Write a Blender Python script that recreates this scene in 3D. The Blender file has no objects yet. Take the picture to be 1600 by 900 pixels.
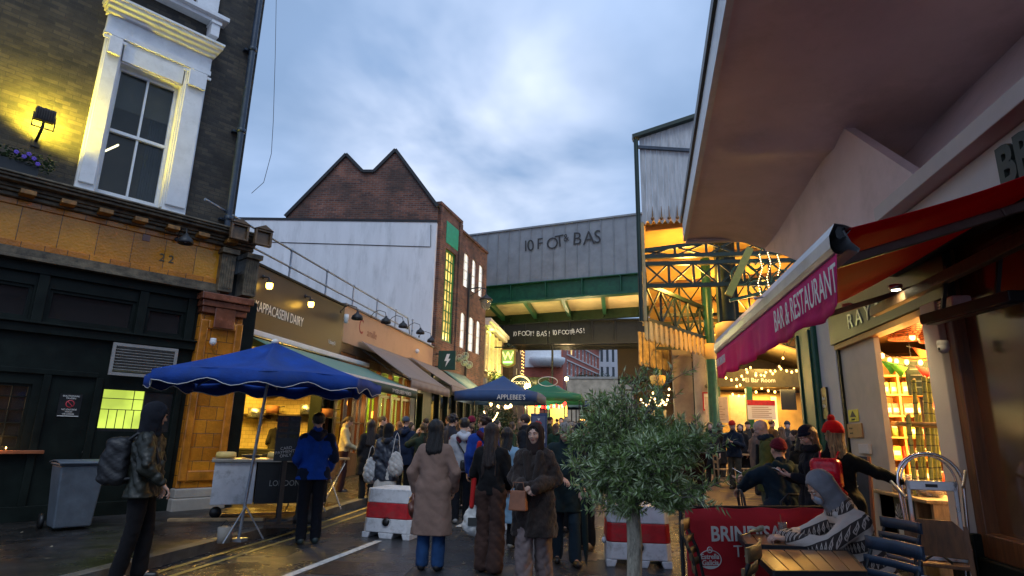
import bpy, math, random
import numpy as np
from mathutils import Matrix, Vector
random.seed(7); np.random.seed(7)
R = math.radians
SC = bpy.context.scene
COL = SC.collection

# ------------------------------------------------------------------ camera
EYE, FPX, PITCH, ROLL, YAW = 1.52, 930.0, R(13.9), R(1.2), R(10.0)
_f = np.array([-math.sin(YAW)*math.cos(PITCH), math.cos(YAW)*math.cos(PITCH), math.sin(PITCH)])
_r = np.array([math.cos(YAW), math.sin(YAW), 0.0]); _u = np.cross(_r, _f)
_c, _s = math.cos(ROLL), math.sin(ROLL)
_r, _u = _c*_r + _s*_u, -_s*_r + _c*_u
CP = np.array([0, 0, EYE])
def ray(px, py): return _f + _r*(px-800)/FPX - _u*(py-450)/FPX
def onZ(px, py, z=0.0):
    d = ray(px, py); return CP + d*((z-EYE)/d[2])
def onX(px, py, x):
    d = ray(px, py); return CP + d*(x/d[0])
def onY(px, py, y):
    d = ray(px, py); return CP + d*(y/d[1])
cam = bpy.data.cameras.new('camera'); camo = bpy.data.objects.new('camera', cam); COL.objects.link(camo)
cam.sensor_width = 36.0; cam.lens = 36.0*FPX/1600.0; cam.clip_start = 0.05; cam.clip_end = 2000
camo.matrix_world = Matrix(((_r[0], _u[0], -_f[0], 0), (_r[1], _u[1], -_f[1], 0), (_r[2], _u[2], -_f[2], EYE), (0, 0, 0, 1)))
SC.camera = camo

# ------------------------------------------------------------------ world, sun, exposure
world = bpy.data.worlds.new('World'); SC.world = world; world.use_nodes = True
def build_world():
    nt = world.node_tree; N = nt.nodes; L = nt.links; N.clear()
    out = N.new('ShaderNodeOutputWorld')
    sky = N.new('ShaderNodeTexSky'); sky.sky_type = 'NISHITA'; sky.sun_disc = False
    sky.sun_elevation = R(4); sky.sun_rotation = R(200); sky.air_density = 1.6; sky.dust_density = 1.0; sky.ozone_density = 4.0
    bg = N.new('ShaderNodeBackground'); bg.inputs[1].default_value = 0.11
    L.new(sky.outputs[0], bg.inputs[0])
    tc = N.new('ShaderNodeTexCoord')
    # cloud deck: direction projected on a flat layer
    sep = N.new('ShaderNodeSeparateXYZ'); L.new(tc.outputs['Generated'], sep.inputs[0])
    mz = N.new('ShaderNodeMath'); mz.operation = 'ADD'; mz.inputs[1].default_value = 0.22; L.new(sep.outputs[2], mz.inputs[0])
    dx = N.new('ShaderNodeMath'); dx.operation = 'DIVIDE'; L.new(sep.outputs[0], dx.inputs[0]); L.new(mz.outputs[0], dx.inputs[1])
    dy = N.new('ShaderNodeMath'); dy.operation = 'DIVIDE'; L.new(sep.outputs[1], dy.inputs[0]); L.new(mz.outputs[0], dy.inputs[1])
    cb = N.new('ShaderNodeCombineXYZ'); L.new(dx.outputs[0], cb.inputs[0]); L.new(dy.outputs[0], cb.inputs[1])
    n1 = N.new('ShaderNodeTexNoise'); n1.inputs['Scale'].default_value = 1.7; n1.inputs['Detail'].default_value = 5; n1.inputs['Roughness'].default_value = 0.5
    n1.inputs['Distortion'].default_value = 0.25
    L.new(cb.outputs[0], n1.inputs['Vector'])
    n2 = N.new('ShaderNodeTexNoise'); n2.inputs['Scale'].default_value = 0.9; n2.inputs['Detail'].default_value = 3
    mp = N.new('ShaderNodeMapping'); mp.inputs['Location'].default_value = (5.3, 2.2, 0); L.new(cb.outputs[0], mp.inputs[0]); L.new(mp.outputs[0], n2.inputs['Vector'])
    # brighter break in the clouds, one direction of the sky
    def lobe(px, py, lo):
        d = ray(px, py); d = d/np.linalg.norm(d)
        vm = N.new('ShaderNodeVectorMath'); vm.operation = 'DOT_PRODUCT'; L.new(tc.outputs['Generated'], vm.inputs[0]); vm.inputs[1].default_value = tuple(d)
        mr = N.new('ShaderNodeMapRange'); mr.interpolation_type = 'SMOOTHSTEP'; L.new(vm.outputs['Value'], mr.inputs[0]); mr.inputs[1].default_value = lo; mr.inputs[2].default_value = 1.0
        return mr.outputs[0]
    a = lobe(740, 215, 0.955); b = lobe(800, 330, 0.975)
    mx = N.new('ShaderNodeMath'); mx.operation = 'MAXIMUM'; L.new(a, mx.inputs[0]); L.new(b, mx.inputs[1])
    # cloud brightness
    r1 = N.new('ShaderNodeValToRGB'); L.new(n1.outputs[0], r1.inputs[0])
    e = r1.color_ramp.elements; e[0].position = 0.40; e[0].color = (0.25, 0.37, 0.59, 1); e[1].position = 0.62; e[1].color = (0.40, 0.53, 0.78, 1)
    br = N.new('ShaderNodeMixRGB'); br.blend_type = 'ADD'; br.inputs[2].default_value = (0.36, 0.31, 0.24, 1)
    f2 = N.new('ShaderNodeMath'); f2.operation = 'MULTIPLY'; L.new(mx.outputs[0], f2.inputs[0])
    rr = N.new('ShaderNodeMapRange'); L.new(n1.outputs[0], rr.inputs[0]); rr.inputs[1].default_value = 0.38; rr.inputs[2].default_value = 0.66
    L.new(rr.outputs[0], f2.inputs[1]); L.new(f2.outputs[0], br.inputs[0]); L.new(r1.outputs[0], br.inputs[1])
    bg2 = N.new('ShaderNodeBackground'); bg2.inputs[1].default_value = 0.85; L.new(br.outputs[0], bg2.inputs[0])
    ms = N.new('ShaderNodeMixShader')
    cr = N.new('ShaderNodeMapRange'); cr.interpolation_type = 'SMOOTHSTEP'; L.new(n2.outputs[0], cr.inputs[0]); cr.inputs[1].default_value = 0.3; cr.inputs[2].default_value = 0.7
    cr.inputs[3].default_value = 0.72; cr.inputs[4].default_value = 0.97
    L.new(cr.outputs[0], ms.inputs[0]); L.new(bg.outputs[0], ms.inputs[1]); L.new(bg2.outputs[0], ms.inputs[2]); L.new(ms.outputs[0], out.inputs[0])
build_world()
sun = bpy.data.lights.new('sun', 'SUN'); sun.energy = 0.6; sun.angle = R(25); sun.color = (0.86, 0.93, 1.0)
suno = bpy.data.objects.new('sun', sun); COL.objects.link(suno); suno.rotation_euler = (R(38), 0, R(20)); suno.location = (0, -5, 30)
SC.view_settings.view_transform = 'Standard'; SC.view_settings.look = 'None'; SC.view_settings.gamma = 1; SC.view_settings.exposure = 0.72
SC.cycles.use_denoising = True; SC.cycles.max_bounces = 6; SC.cycles.diffuse_bounces = 3; SC.cycles.glossy_bounces = 3
SC.cycles.transparent_max_bounces = 6; SC.cycles.transmission_bounces = 4; SC.cycles.sample_clamp_indirect = 3.0
SC.cycles.caustics_reflective = False; SC.cycles.caustics_refractive = False

# ------------------------------------------------------------------ materials
def _val(n, v): n.default_value = v
def mat(name, col, rough=0.7, metal=0.0, var=0.12, vs=6.0, bump=0.0, bs=60.0, streak=0.0, spec=None, sheen=0.0, coat=0.0, stretch=(1, 1, 1), dirt=None, dirt_amt=0.5, dirt_s=3.0, ang=0.0):
    m = bpy.data.materials.new(name); m.use_nodes = True
    nt = m.node_tree; N = nt.nodes; L = nt.links; b = N['Principled BSDF']
    tc = N.new('ShaderNodeTexCoord'); mp = N.new('ShaderNodeMapping'); mp.inputs['Scale'].default_value = stretch; mp.inputs['Rotation'].default_value = (0, 0, ang)
    L.new(tc.outputs['Object'], mp.inputs[0])
    b.inputs['Roughness'].default_value = rough; b.inputs['Metallic'].default_value = metal
    if spec is not None: b.inputs['Specular IOR Level'].default_value = spec
    if sheen: b.inputs['Sheen Weight'].default_value = sheen
    if coat: b.inputs['Coat Weight'].default_value = coat; b.inputs['Coat Roughness'].default_value = 0.15
    c = tuple(col)+(1,)
    if var > 0 or dirt:
        n = N.new('ShaderNodeTexNoise'); n.inputs['Scale'].default_value = vs; n.inputs['Detail'].default_value = 6; n.inputs['Roughness'].default_value = 0.62; L.new(mp.outputs[0], n.inputs['Vector'])
        r = N.new('ShaderNodeValToRGB'); L.new(n.outputs[0], r.inputs[0]); e = r.color_ramp.elements
        e[0].position = 0.32; e[1].position = 0.7
        e[0].color = tuple(max(0, x*(1-var*1.6)) for x in col)+(1,); e[1].color = tuple(min(1, x*(1+var*1.4)) for x in col)+(1,)
        last = r.outputs[0]
        if dirt:
            n3 = N.new('ShaderNodeTexNoise'); n3.inputs['Scale'].default_value = dirt_s; n3.inputs['Detail'].default_value = 9; n3.inputs['Roughness'].default_value = 0.72; L.new(mp.outputs[0], n3.inputs['Vector'])
            mr = N.new('ShaderNodeMapRange'); L.new(n3.outputs[0], mr.inputs[0]); mr.inputs[1].default_value = 0.5; mr.inputs[2].default_value = 0.72; mr.inputs[4].default_value = dirt_amt
            mx = N.new('ShaderNodeMixRGB'); L.new(mr.outputs[0], mx.inputs[0]); L.new(last, mx.inputs[1]); mx.inputs[2].default_value = tuple(dirt)+(1,); last = mx.outputs[0]
        L.new(last, b.inputs['Base Color'])
        rg = N.new('ShaderNodeMapRange'); L.new(n.outputs[0], rg.inputs[0]); rg.inputs[3].default_value = max(0.03, rough-0.12); rg.inputs[4].default_value = min(1, rough+0.12); L.new(rg.outputs[0], b.inputs['Roughness'])
    else: b.inputs['Base Color'].default_value = c
    if bump > 0:
        n2 = N.new('ShaderNodeTexNoise'); n2.inputs['Scale'].default_value = bs; n2.inputs['Detail'].default_value = 4; L.new(mp.outputs[0], n2.inputs['Vector'])
        bp = N.new('ShaderNodeBump'); bp.inputs['Strength'].default_value = min(1, bump); bp.inputs['Distance'].default_value = 0.01; L.new(n2.outputs[0], bp.inputs['Height']); L.new(bp.outputs[0], b.inputs['Normal'])
    return m
def canvas(name, col, tr=.4, **k):
    m = mat(name, col, **k); nt = m.node_tree; N = nt.nodes; L = nt.links; o = N['Material Output']; b = N['Principled BSDF']
    t = N.new('ShaderNodeBsdfTranslucent'); t.inputs[0].default_value = tuple(min(1, c*1.2) for c in col)+(1,); x = N.new('ShaderNodeMixShader'); x.inputs[0].default_value = tr
    L.new(b.outputs[0], x.inputs[1]); L.new(t.outputs[0], x.inputs[2]); L.new(x.outputs[0], o.inputs[0]); return m
def emat(name, col, strength, base=None):
    m = bpy.data.materials.new(name); m.use_nodes = True; b = m.node_tree.nodes['Principled BSDF']
    b.inputs['Base Color'].default_value = tuple(base or col)+(1,); b.inputs['Emission Color'].default_value = tuple(col)+(1,); b.inputs['Emission Strength'].default_value = strength
    return m
def lit_pane(name, col, strength, s=3.0, lo=0.35):
    """a window with a lit room behind it: uneven glow"""
    m = emat(name, col, strength); nt = m.node_tree; N = nt.nodes; L = nt.links; b = N['Principled BSDF']
    tc = N.new('ShaderNodeTexCoord'); n = N.new('ShaderNodeTexNoise'); n.inputs['Scale'].default_value = s; n.inputs['Detail'].default_value = 3; L.new(tc.outputs['Object'], n.inputs[0])
    mr = N.new('ShaderNodeMapRange'); L.new(n.outputs[0], mr.inputs[0]); mr.inputs[1].default_value = 0.35; mr.inputs[2].default_value = 0.65; mr.inputs[3].default_value = strength*lo; mr.inputs[4].default_value = strength
    L.new(mr.outputs[0], b.inputs['Emission Strength']); b.inputs['Roughness'].default_value = 0.15; b.inputs['Base Color'].default_value = (0.05, 0.05, 0.04, 1)
    return m
def brick(name, c1, c2, mortar, bw=0.22, bh=0.075, ms=0.012, rough=0.85, bump=0.6, gloss_var=0.1, noise=0.5, soot=None, off=0.5, sheen=0.0):
    m = bpy.data.materials.new(name); m.use_nodes = True; nt = m.node_tree; N = nt.nodes; L = nt.links; b = N['Principled BSDF']
    tc = N.new('ShaderNodeTexCoord'); sp = N.new('ShaderNodeSeparateXYZ'); L.new(tc.outputs['Object'], sp.inputs[0])
    ad = N.new('ShaderNodeMath'); L.new(sp.outputs[0], ad.inputs[0]); L.new(sp.outputs[1], ad.inputs[1])
    cb = N.new('ShaderNodeCombineXYZ'); L.new(ad.outputs[0], cb.inputs[0]); L.new(sp.outputs[2], cb.inputs[1])
    bt = N.new('ShaderNodeTexBrick'); L.new(cb.outputs[0], bt.inputs['Vector']); bt.inputs['Scale'].default_value = 1.0
    bt.inputs['Color1'].default_value = tuple(c1)+(1,); bt.inputs['Color2'].default_value = tuple(c2)+(1,); bt.inputs['Mortar'].default_value = tuple(mortar)+(1,)
    bt.inputs['Brick Width'].default_value = bw; bt.inputs['Row Height'].default_value = bh; bt.inputs['Mortar Size'].default_value = ms; bt.inputs['Mortar Smooth'].default_value = 0.2; bt.offset = off
    n = N.new('ShaderNodeTexNoise'); n.inputs['Scale'].default_value = 1.3; n.inputs['Detail'].default_value = 8; n.inputs['Roughness'].default_value = 0.7; L.new(tc.outputs['Object'], n.inputs[0])
    mr = N.new('ShaderNodeMapRange'); L.new(n.outputs[0], mr.inputs[0]); mr.inputs[1].default_value = 0.3; mr.inputs[2].default_value = 0.7; mr.inputs[3].default_value = 1-noise; mr.inputs[4].default_value = 1+noise*0.5
    mu = N.new('ShaderNodeMixRGB'); mu.blend_type = 'MULTIPLY'; mu.inputs[0].default_value = 1; L.new(bt.outputs[0], mu.inputs[1]); L.new(mr.outputs[0], mu.inputs[2])
    last = mu.outputs[0]
    if soot:
        n3 = N.new('ShaderNodeTexNoise'); n3.inputs['Scale'].default_value = 0.6; n3.inputs['Detail'].default_value = 6; L.new(tc.outputs['Object'], n3.inputs[0])
        m2 = N.new('ShaderNodeMapRange'); L.new(n3.outputs[0], m2.inputs[0]); m2.inputs[1].default_value = 0.45; m2.inputs[2].default_value = 0.65; m2.inputs[4].default_value = 0.75
        mx = N.new('ShaderNodeMixRGB'); L.new(m2.outputs[0], mx.inputs[0]); L.new(last, mx.inputs[1]); mx.inputs[2].default_value = tuple(soot)+(1,); last = mx.outputs[0]
    L.new(last, b.inputs['Base Color'])
    b.inputs['Roughness'].default_value = rough
    n4 = N.new('ShaderNodeTexNoise'); n4.inputs['Scale'].default_value = 25; L.new(tc.outputs['Object'], n4.inputs[0])
    if gloss_var:
        r4 = N.new('ShaderNodeMapRange'); L.new(n.outputs[0], r4.inputs[0]); r4.inputs[3].default_value = max(0.05, rough-gloss_var); r4.inputs[4].default_value = min(1, rough+gloss_var); L.new(r4.outputs[0], b.inputs['Roughness'])
    inv = N.new('ShaderNodeMath'); inv.operation = 'MULTIPLY_ADD'; L.new(bt.outputs['Fac'], inv.inputs[0]); inv.inputs[1].default_value = -1.0; L.new(n4.outputs[0], inv.inputs[2])
    bp = N.new('ShaderNodeBump'); bp.inputs['Strength'].default_value = bump; bp.inputs['Distance'].default_value = 0.012; L.new(inv.outputs[0], bp.inputs['Height']); L.new(bp.outputs[0], b.inputs['Normal'])
    return m
def glass(name, tint=(0.02, 0.025, 0.03), rough=0.04, alpha=0.35):
    """pane: see-through part plus mirror reflection"""
    m = bpy.data.materials.new(name); m.use_nodes = True; nt = m.node_tree; N = nt.nodes; L = nt.links; N.clear()
    o = N.new('ShaderNodeOutputMaterial'); t = N.new('ShaderNodeBsdfTransparent'); g = N.new('ShaderNodeBsdfPrincipled'); mx = N.new('ShaderNodeMixShader')
    g.inputs['Base Color'].default_value = tuple(tint)+(1,); g.inputs['Roughness'].default_value = rough; g.inputs['Specular IOR Level'].default_value = 0.9
    t.inputs[0].default_value = (0.9, 0.92, 0.9, 1); mx.inputs[0].default_value = alpha
    L.new(t.outputs[0], mx.inputs[1]); L.new(g.outputs[0], mx.inputs[2]); L.new(mx.outputs[0], o.inputs[0])
    return m
_mc = {}
def cloth(col, rough=0.85, sheen=0.03, bump=0.35, bs=120, var=0.1):
    k = ('cloth',)+tuple(round(c, 3) for c in col)+(rough, sheen, bump, bs)
    if k not in _mc: _mc[k] = mat('fabric', col, rough, 0, var, 9, bump, bs, sheen=sheen, spec=.15)
    return _mc[k]

def wet(m, scale, lo, hi, a=.42, b_=.58):
    nt = m.node_tree; N = nt.nodes; L = nt.links; b = N['Principled BSDF']; tc = N.new('ShaderNodeTexCoord'); n = N.new('ShaderNodeTexNoise'); n.inputs['Scale'].default_value = scale; n.inputs['Detail'].default_value = 7; n.inputs['Roughness'].default_value = .6; L.new(tc.outputs['Object'], n.inputs[0])
    r = N.new('ShaderNodeMapRange'); L.new(n.outputs[0], r.inputs[0]); r.inputs[1].default_value = a; r.inputs[2].default_value = b_; r.inputs[3].default_value = lo; r.inputs[4].default_value = hi; L.new(r.outputs[0], b.inputs['Roughness']); return m
# ------------------------------------------------------------------ mesh builder
class MB:
    def __init__(s): s.v = []; s.f = []; s.sm = []
    def add(s, vs, fs, smooth=False):
        o = len(s.v); s.v += [tuple(map(float, p)) for p in vs]; s.f += [tuple(i+o for i in f) for f in fs]; s.sm += [smooth]*len(fs); return s
    def box(s, x0, x1, y0, y1, z0, z1):
        if x0 > x1: x0, x1 = x1, x0
        if y0 > y1: y0, y1 = y1, y0
        if z0 > z1: z0, z1 = z1, z0
        v = [(x, y, z) for z in (z0, z1) for y in (y0, y1) for x in (x0, x1)]
        return s.add(v, [(0, 2, 3, 1), (4, 5, 7, 6), (0, 1, 5, 4), (2, 6, 7, 3), (0, 4, 6, 2), (1, 3, 7, 5)])
    def rbox(s, c, size, M):
        hx, hy, hz = [q/2 for q in size]
        v = [Vector(c) + M @ Vector((x, y, z)) for z in (-hz, hz) for y in (-hy, hy) for x in (-hx, hx)]
        return s.add(v, [(0, 2, 3, 1), (4, 5, 7, 6), (0, 1, 5, 4), (2, 6, 7, 3), (0, 4, 6, 2), (1, 3, 7, 5)])
    def bar(s, a, b, w, h=None, up=(0, 0, 1)):
        """square bar between two points"""
        h = h or w; a = Vector(a); b = Vector(b); d = (b-a); l = d.length
        if l < 1e-6: return s
        d.normalize(); u = Vector(up)
        if abs(d.dot(u)) > 0.98: u = Vector((0, 1, 0))
        r = d.cross(u).normalized(); u = r.cross(d).normalized()
        v = []
        for p in (a, b):
            for (i, j) in ((-1, -1), (1, -1), (1, 1), (-1, 1)): v.append(p + r*(i*w/2) + u*(j*h/2))
        return s.add(v, [(0, 1, 2, 3), (7, 6, 5, 4), (0, 4, 5, 1), (1, 5, 6, 2), (2, 6, 7, 3), (3, 7, 4, 0)])
    def tube(s, pts, r, n=8, cap=True):
        pts = [Vector(p) for p in pts]; m = len(pts); rs = r if isinstance(r, (list, tuple)) else [r]*m
        v = []; pu = None
        for i, p in enumerate(pts):
            d = (pts[min(i+1, m-1)] - pts[max(i-1, 0)]); d.normalize()
            if pu is None:
                u = Vector((0, 0, 1)) if abs(d.z) < 0.9 else Vector((1, 0, 0))
            else: u = pu
            a = d.cross(u)
            if a.length < 1e-5: a = d.cross(Vector((0, 1, 0.01)))
            a.normalize(); u = a.cross(d).normalized(); pu = u
            for k in range(n):
                t = 2*math.pi*k/n; v.append(p + a*(math.cos(t)*rs[i]) + u*(math.sin(t)*rs[i]))
        f = [(i*n+k, i*n+(k+1) % n, (i+1)*n+(k+1) % n, (i+1)*n+k) for i in range(m-1) for k in range(n)]
        s.add(v, f, True)
        if cap:
            s.add([v[k] for k in range(n)], [tuple(range(n))[::-1]]); s.add([v[(m-1)*n+k] for k in range(n)], [tuple(range(n))])
        return s
    def lathe(s, prof, c=(0, 0, 0), n=20, axis='z', smooth=True):
        v = []
        for (r, h) in prof:
            for k in range(n):
                t = 2*math.pi*k/n; x, y = r*math.cos(t), r*math.sin(t)
                v.append({'z': (c[0]+x, c[1]+y, c[2]+h), 'y': (c[0]+x, c[1]+h, c[2]-y), 'x': (c[0]+h, c[1]+x, c[2]+y)}[axis])
        m = len(prof)
        f = [(i*n+k, i*n+(k+1) % n, (i+1)*n+(k+1) % n, (i+1)*n+k) for i in range(m-1) for k in range(n)]
        return s.add(v, f, smooth)
    def ball(s, c, r, n=10, m=6):
        if not isinstance(r, (tuple, list)): r = (r, r, r)
        v = []; 
        for i in range(m+1):
            ph = math.pi*i/m
            for k in range(n):
                t = 2*math.pi*k/n; v.append((c[0]+r[0]*math.sin(ph)*math.cos(t), c[1]+r[1]*math.sin(ph)*math.sin(t), c[2]-r[2]*math.cos(ph)))
        return s.add(v, [(i*n+k, i*n+(k+1) % n, (i+1)*n+(k+1) % n, (i+1)*n+k) for i in range(m) for k in range(n)], True)
    def prism(s, poly, y0, y1):
        """polygon in xz extruded along y"""
        n = len(poly); v = [(x, y0, z) for x, z in poly] + [(x, y1, z) for x, z in poly]
        return s.add(v, [tuple(range(n))[::-1], tuple(range(n, 2*n))] + [(i, (i+1) % n, n+(i+1) % n, n+i) for i in range(n)])
    def sheet(s, rows, thick=0.0, smooth=True):
        """grid of points; optional thickness"""
        m = len(rows); n = len(rows[0]); v = [Vector(p) for r_ in rows for p in r_]
        f = [(i*n+j, i*n+j+1, (i+1)*n+j+1, (i+1)*n+j) for i in range(m-1) for j in range(n-1)]
        if thick <= 0: return s.add(v, f, smooth)
        nr = [Vector((0, 0, 0)) for _ in v]
        for q in f:
            k = (v[q[1]]-v[q[0]]).cross(v[q[3]]-v[q[0]])
            for i in q: nr[i] += k
        w = [p - (k.normalized() if k.length > 1e-9 else Vector((0, 0, 1)))*thick for p, k in zip(v, nr)]
        o = len(v); g = [tuple(i+o for i in q[::-1]) for q in f]
        rim = [i for i in range(n)] + [i*n+n-1 for i in range(1, m)] + [(m-1)*n+j for j in range(n-2, -1, -1)] + [i*n for i in range(m-2, 0, -1)]
        e = [(rim[(i+1) % len(rim)], rim[i], rim[i]+o, rim[(i+1) % len(rim)]+o) for i in range(len(rim))]
        s.add(v+w, f+g, smooth)
        o2 = len(s.v)-2*o
        s.f += [tuple(i+o2 for i in q) for q in e]; s.sm += [False]*len(e)
        return s
    def mb(s, other, M=None):
        vs = [tuple(M @ Vector(p)) for p in other.v] if M is not None else other.v
        o = len(s.v); s.v += vs; s.f += [tuple(i+o for i in f) for f in other.f]; s.sm += other.sm; return s
    def build(s, name, m, parent=None, bevel=0.0, loc=None, rz=None, smooth=None):
        me = bpy.data.meshes.new(name); me.from_pydata(s.v, [], s.f)
        sm = s.sm if smooth is None else [smooth]*len(s.f)
        me.polygons.foreach_set('use_smooth', sm); me.materials.append(m); me.update()
        return link(name, me, parent, bevel, loc, rz)
def link(name, me, parent=None, bevel=0.0, loc=None, rz=None):
    o = bpy.data.objects.new(name, me); COL.objects.link(o)
    if parent is not None: o.parent = parent
    if loc is not None: o.location = loc
    if rz is not None: o.rotation_euler = (0, 0, rz)
    if bevel > 0:
        b = o.modifiers.new('bevel', 'BEVEL'); b.width = bevel; b.segments = 2; b.limit_method = 'ANGLE'
    return o
def tag(o, label, cat, group=None, kind=None):
    if label: o['label'] = label
    if cat: o['category'] = cat
    if group: o['group'] = group
    if kind: o['kind'] = kind
    return o
def thing(name, label, cat, loc=(0, 0, 0), rz=0.0, group=None):
    o = bpy.data.objects.new(name, None); COL.objects.link(o); o.empty_display_size = 0.2
    o.location = loc; o.rotation_euler = (0, 0, rz); return tag(o, label, cat, group)
class Fr:
    """upright plane: local x along it, -y towards the viewer, z up"""
    def __init__(s, loc, rz):
        s.o = np.array([loc[0], loc[1], loc[2] if len(loc) > 2 else 0.0]); s.rz = rz
        s.x = np.array([math.cos(rz), math.sin(rz), 0]); s.y = np.array([-math.sin(rz), math.cos(rz), 0])
    def pt(s, px, py, d=0.0):
        r = ray(px, py); p0 = s.o + s.y*d
        p = CP + r*(((p0-CP) @ s.y)/(r @ s.y)); q = p - s.o
        return float(q @ s.x), float(q[2])
    def thing(s, name, label, cat, group=None): return thing(name, label, cat, tuple(s.o), s.rz, group)
    def w(s, x, y, z): return s.o + s.x*x + s.y*y + np.array([0, 0, z])
def text(body, name, size, m, parent, loc, rot=(R(90), 0, 0), ext=0.004, sx=1.0, align='LEFT', bold=0.0, shear=0.0, space=1.0):
    cu = bpy.data.curves.new('t', 'FONT'); cu.body = body; cu.size = size; cu.extrude = ext; cu.align_x = align; cu.offset = bold; cu.shear = shear; cu.resolution_u = 3; cu.space_character = space
    to = bpy.data.objects.new('t', cu); COL.objects.link(to)
    me = bpy.data.meshes.new_from_object(to); bpy.data.objects.remove(to); me.materials.clear(); me.materials.append(m)
    for v in me.vertices: v.co.x *= sx
    o = link(name, me, parent); o.location = loc; o.rotation_euler = rot; return o
def scrawl(body, size, m, parent, x, y, z, adv, seed=1):
    rs = random.Random(seed)
    for ch in body:
        if ch != ' ': text(ch, 'graffiti_letter', size*rs.uniform(.92, 1.10), m, parent, (x, y, z+rs.uniform(-.05, .05)*size), ext=.002, rot=(R(90), R(rs.uniform(-6, 6)), 0), sx=rs.uniform(.8, .95))
        x += adv*(.55 if ch in '1I!' else rs.uniform(.97, 1.08))
def lamp(kind, loc, energy, col, size=0.1, rot=None, spot=None, name='lamp_light', blend=0.6):
    l = bpy.data.lights.new(name, kind); l.energy = energy*1.9; l.color = col
    if kind == 'AREA': l.size = size
    else: l.shadow_soft_size = size
    if spot: l.spot_size = R(spot); l.spot_blend = blend
    o = bpy.data.objects.new(name, l); COL.objects.link(o); o.location = tuple(loc)
    if rot is not None: o.rotation_euler = rot
    return o
def aim(o, target):
    d = Vector(target)-Vector(o.location); o.rotation_euler = d.to_track_quat('-Z', 'Y').to_euler(); return o
def gz(Y):
    """street rises gently away from the camera"""
    t = min(max((Y-8.5)/33.0, 0), 1); return 1.05*t*t*(3-2*t)*0.55 + 1.05*t*0.45
def empties_children(o): return [c for c in bpy.data.objects if c.parent == o]
def copy_tree(o, parent=None, loc=None, rz=None, label=None):
    c = o.copy(); COL.objects.link(c)
    if parent is not None: c.parent = parent; c.matrix_parent_inverse = o.matrix_parent_inverse
    if loc is not None: c.location = loc
    if rz is not None: c.rotation_euler = (0, 0, rz)
    if label: c['label'] = label
    for ch in empties_children(o): copy_tree(ch, c)
    return c

# ------------------------------------------------------------------ signed-distance modelling for people and soft things
def surfnet(D, lo, h):
    nx, ny, nz = D.shape; C3 = (nx-1, ny-1, nz-1)
    acc = np.zeros(C3+(3,)); cnt = np.zeros(C3)
    E3 = np.eye(3, dtype=int)
    for ax in range(3):
        o1, o2 = [i for i in range(3) if i != ax]
        for a in (0, 1):
            for b in (0, 1):
                off = np.zeros(3, int); off[o1] = a; off[o2] = b
                sl = tuple(slice(off[i], off[i]+C3[i]) for i in range(3)); off2 = off+E3[ax]
                sm = tuple(slice(off2[i], off2[i]+C3[i]) for i in range(3))
                A = D[sl]; B = D[sm]; cr = (A < 0) != (B < 0)
                t = np.where(cr, A/np.where(cr, A-B, 1), 0)
                for i in range(3): acc[..., i] += np.where(cr, off[i] + (t if i == ax else 0), 0)
                cnt += cr
    act = cnt > 0; idx = -np.ones(C3, int); idx[act] = np.arange(act.sum())
    cells = np.argwhere(act); V = (cells + acc[act]/cnt[act][:, None])*h + lo
    F = []
    for ax in range(3):
        o1, o2 = [(1, 2), (2, 0), (0, 1)][ax]
        s0 = [slice(0, n) for n in D.shape]; s1 = list(s0); s0[ax] = slice(0, -1); s1[ax] = slice(1, None)
        A = D[tuple(s0)] < 0; B = D[tuple(s1)] < 0
        for (m, fl) in ((A & ~B, False), (~A & B, True)):
            e = np.argwhere(m); e = e[(e[:, o1] > 0) & (e[:, o2] > 0) & (e[:, o1] < D.shape[o1]-1) & (e[:, o2] < D.shape[o2]-1)]
            if not len(e): continue
            q = []
            for (i, j) in ((-1, -1), (0, -1), (0, 0), (-1, 0)):
                c = e.copy(); c[:, o1] += i; c[:, o2] += j; q.append(idx[c[:, 0], c[:, 1], c[:, 2]])
            q = np.stack(q, 1); F.append(q[:, ::-1] if fl else q)
    F = np.concatenate(F) if F else np.zeros((0, 4), int)
    return V, F
V3 = lambda *a: np.array(a, float)
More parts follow.
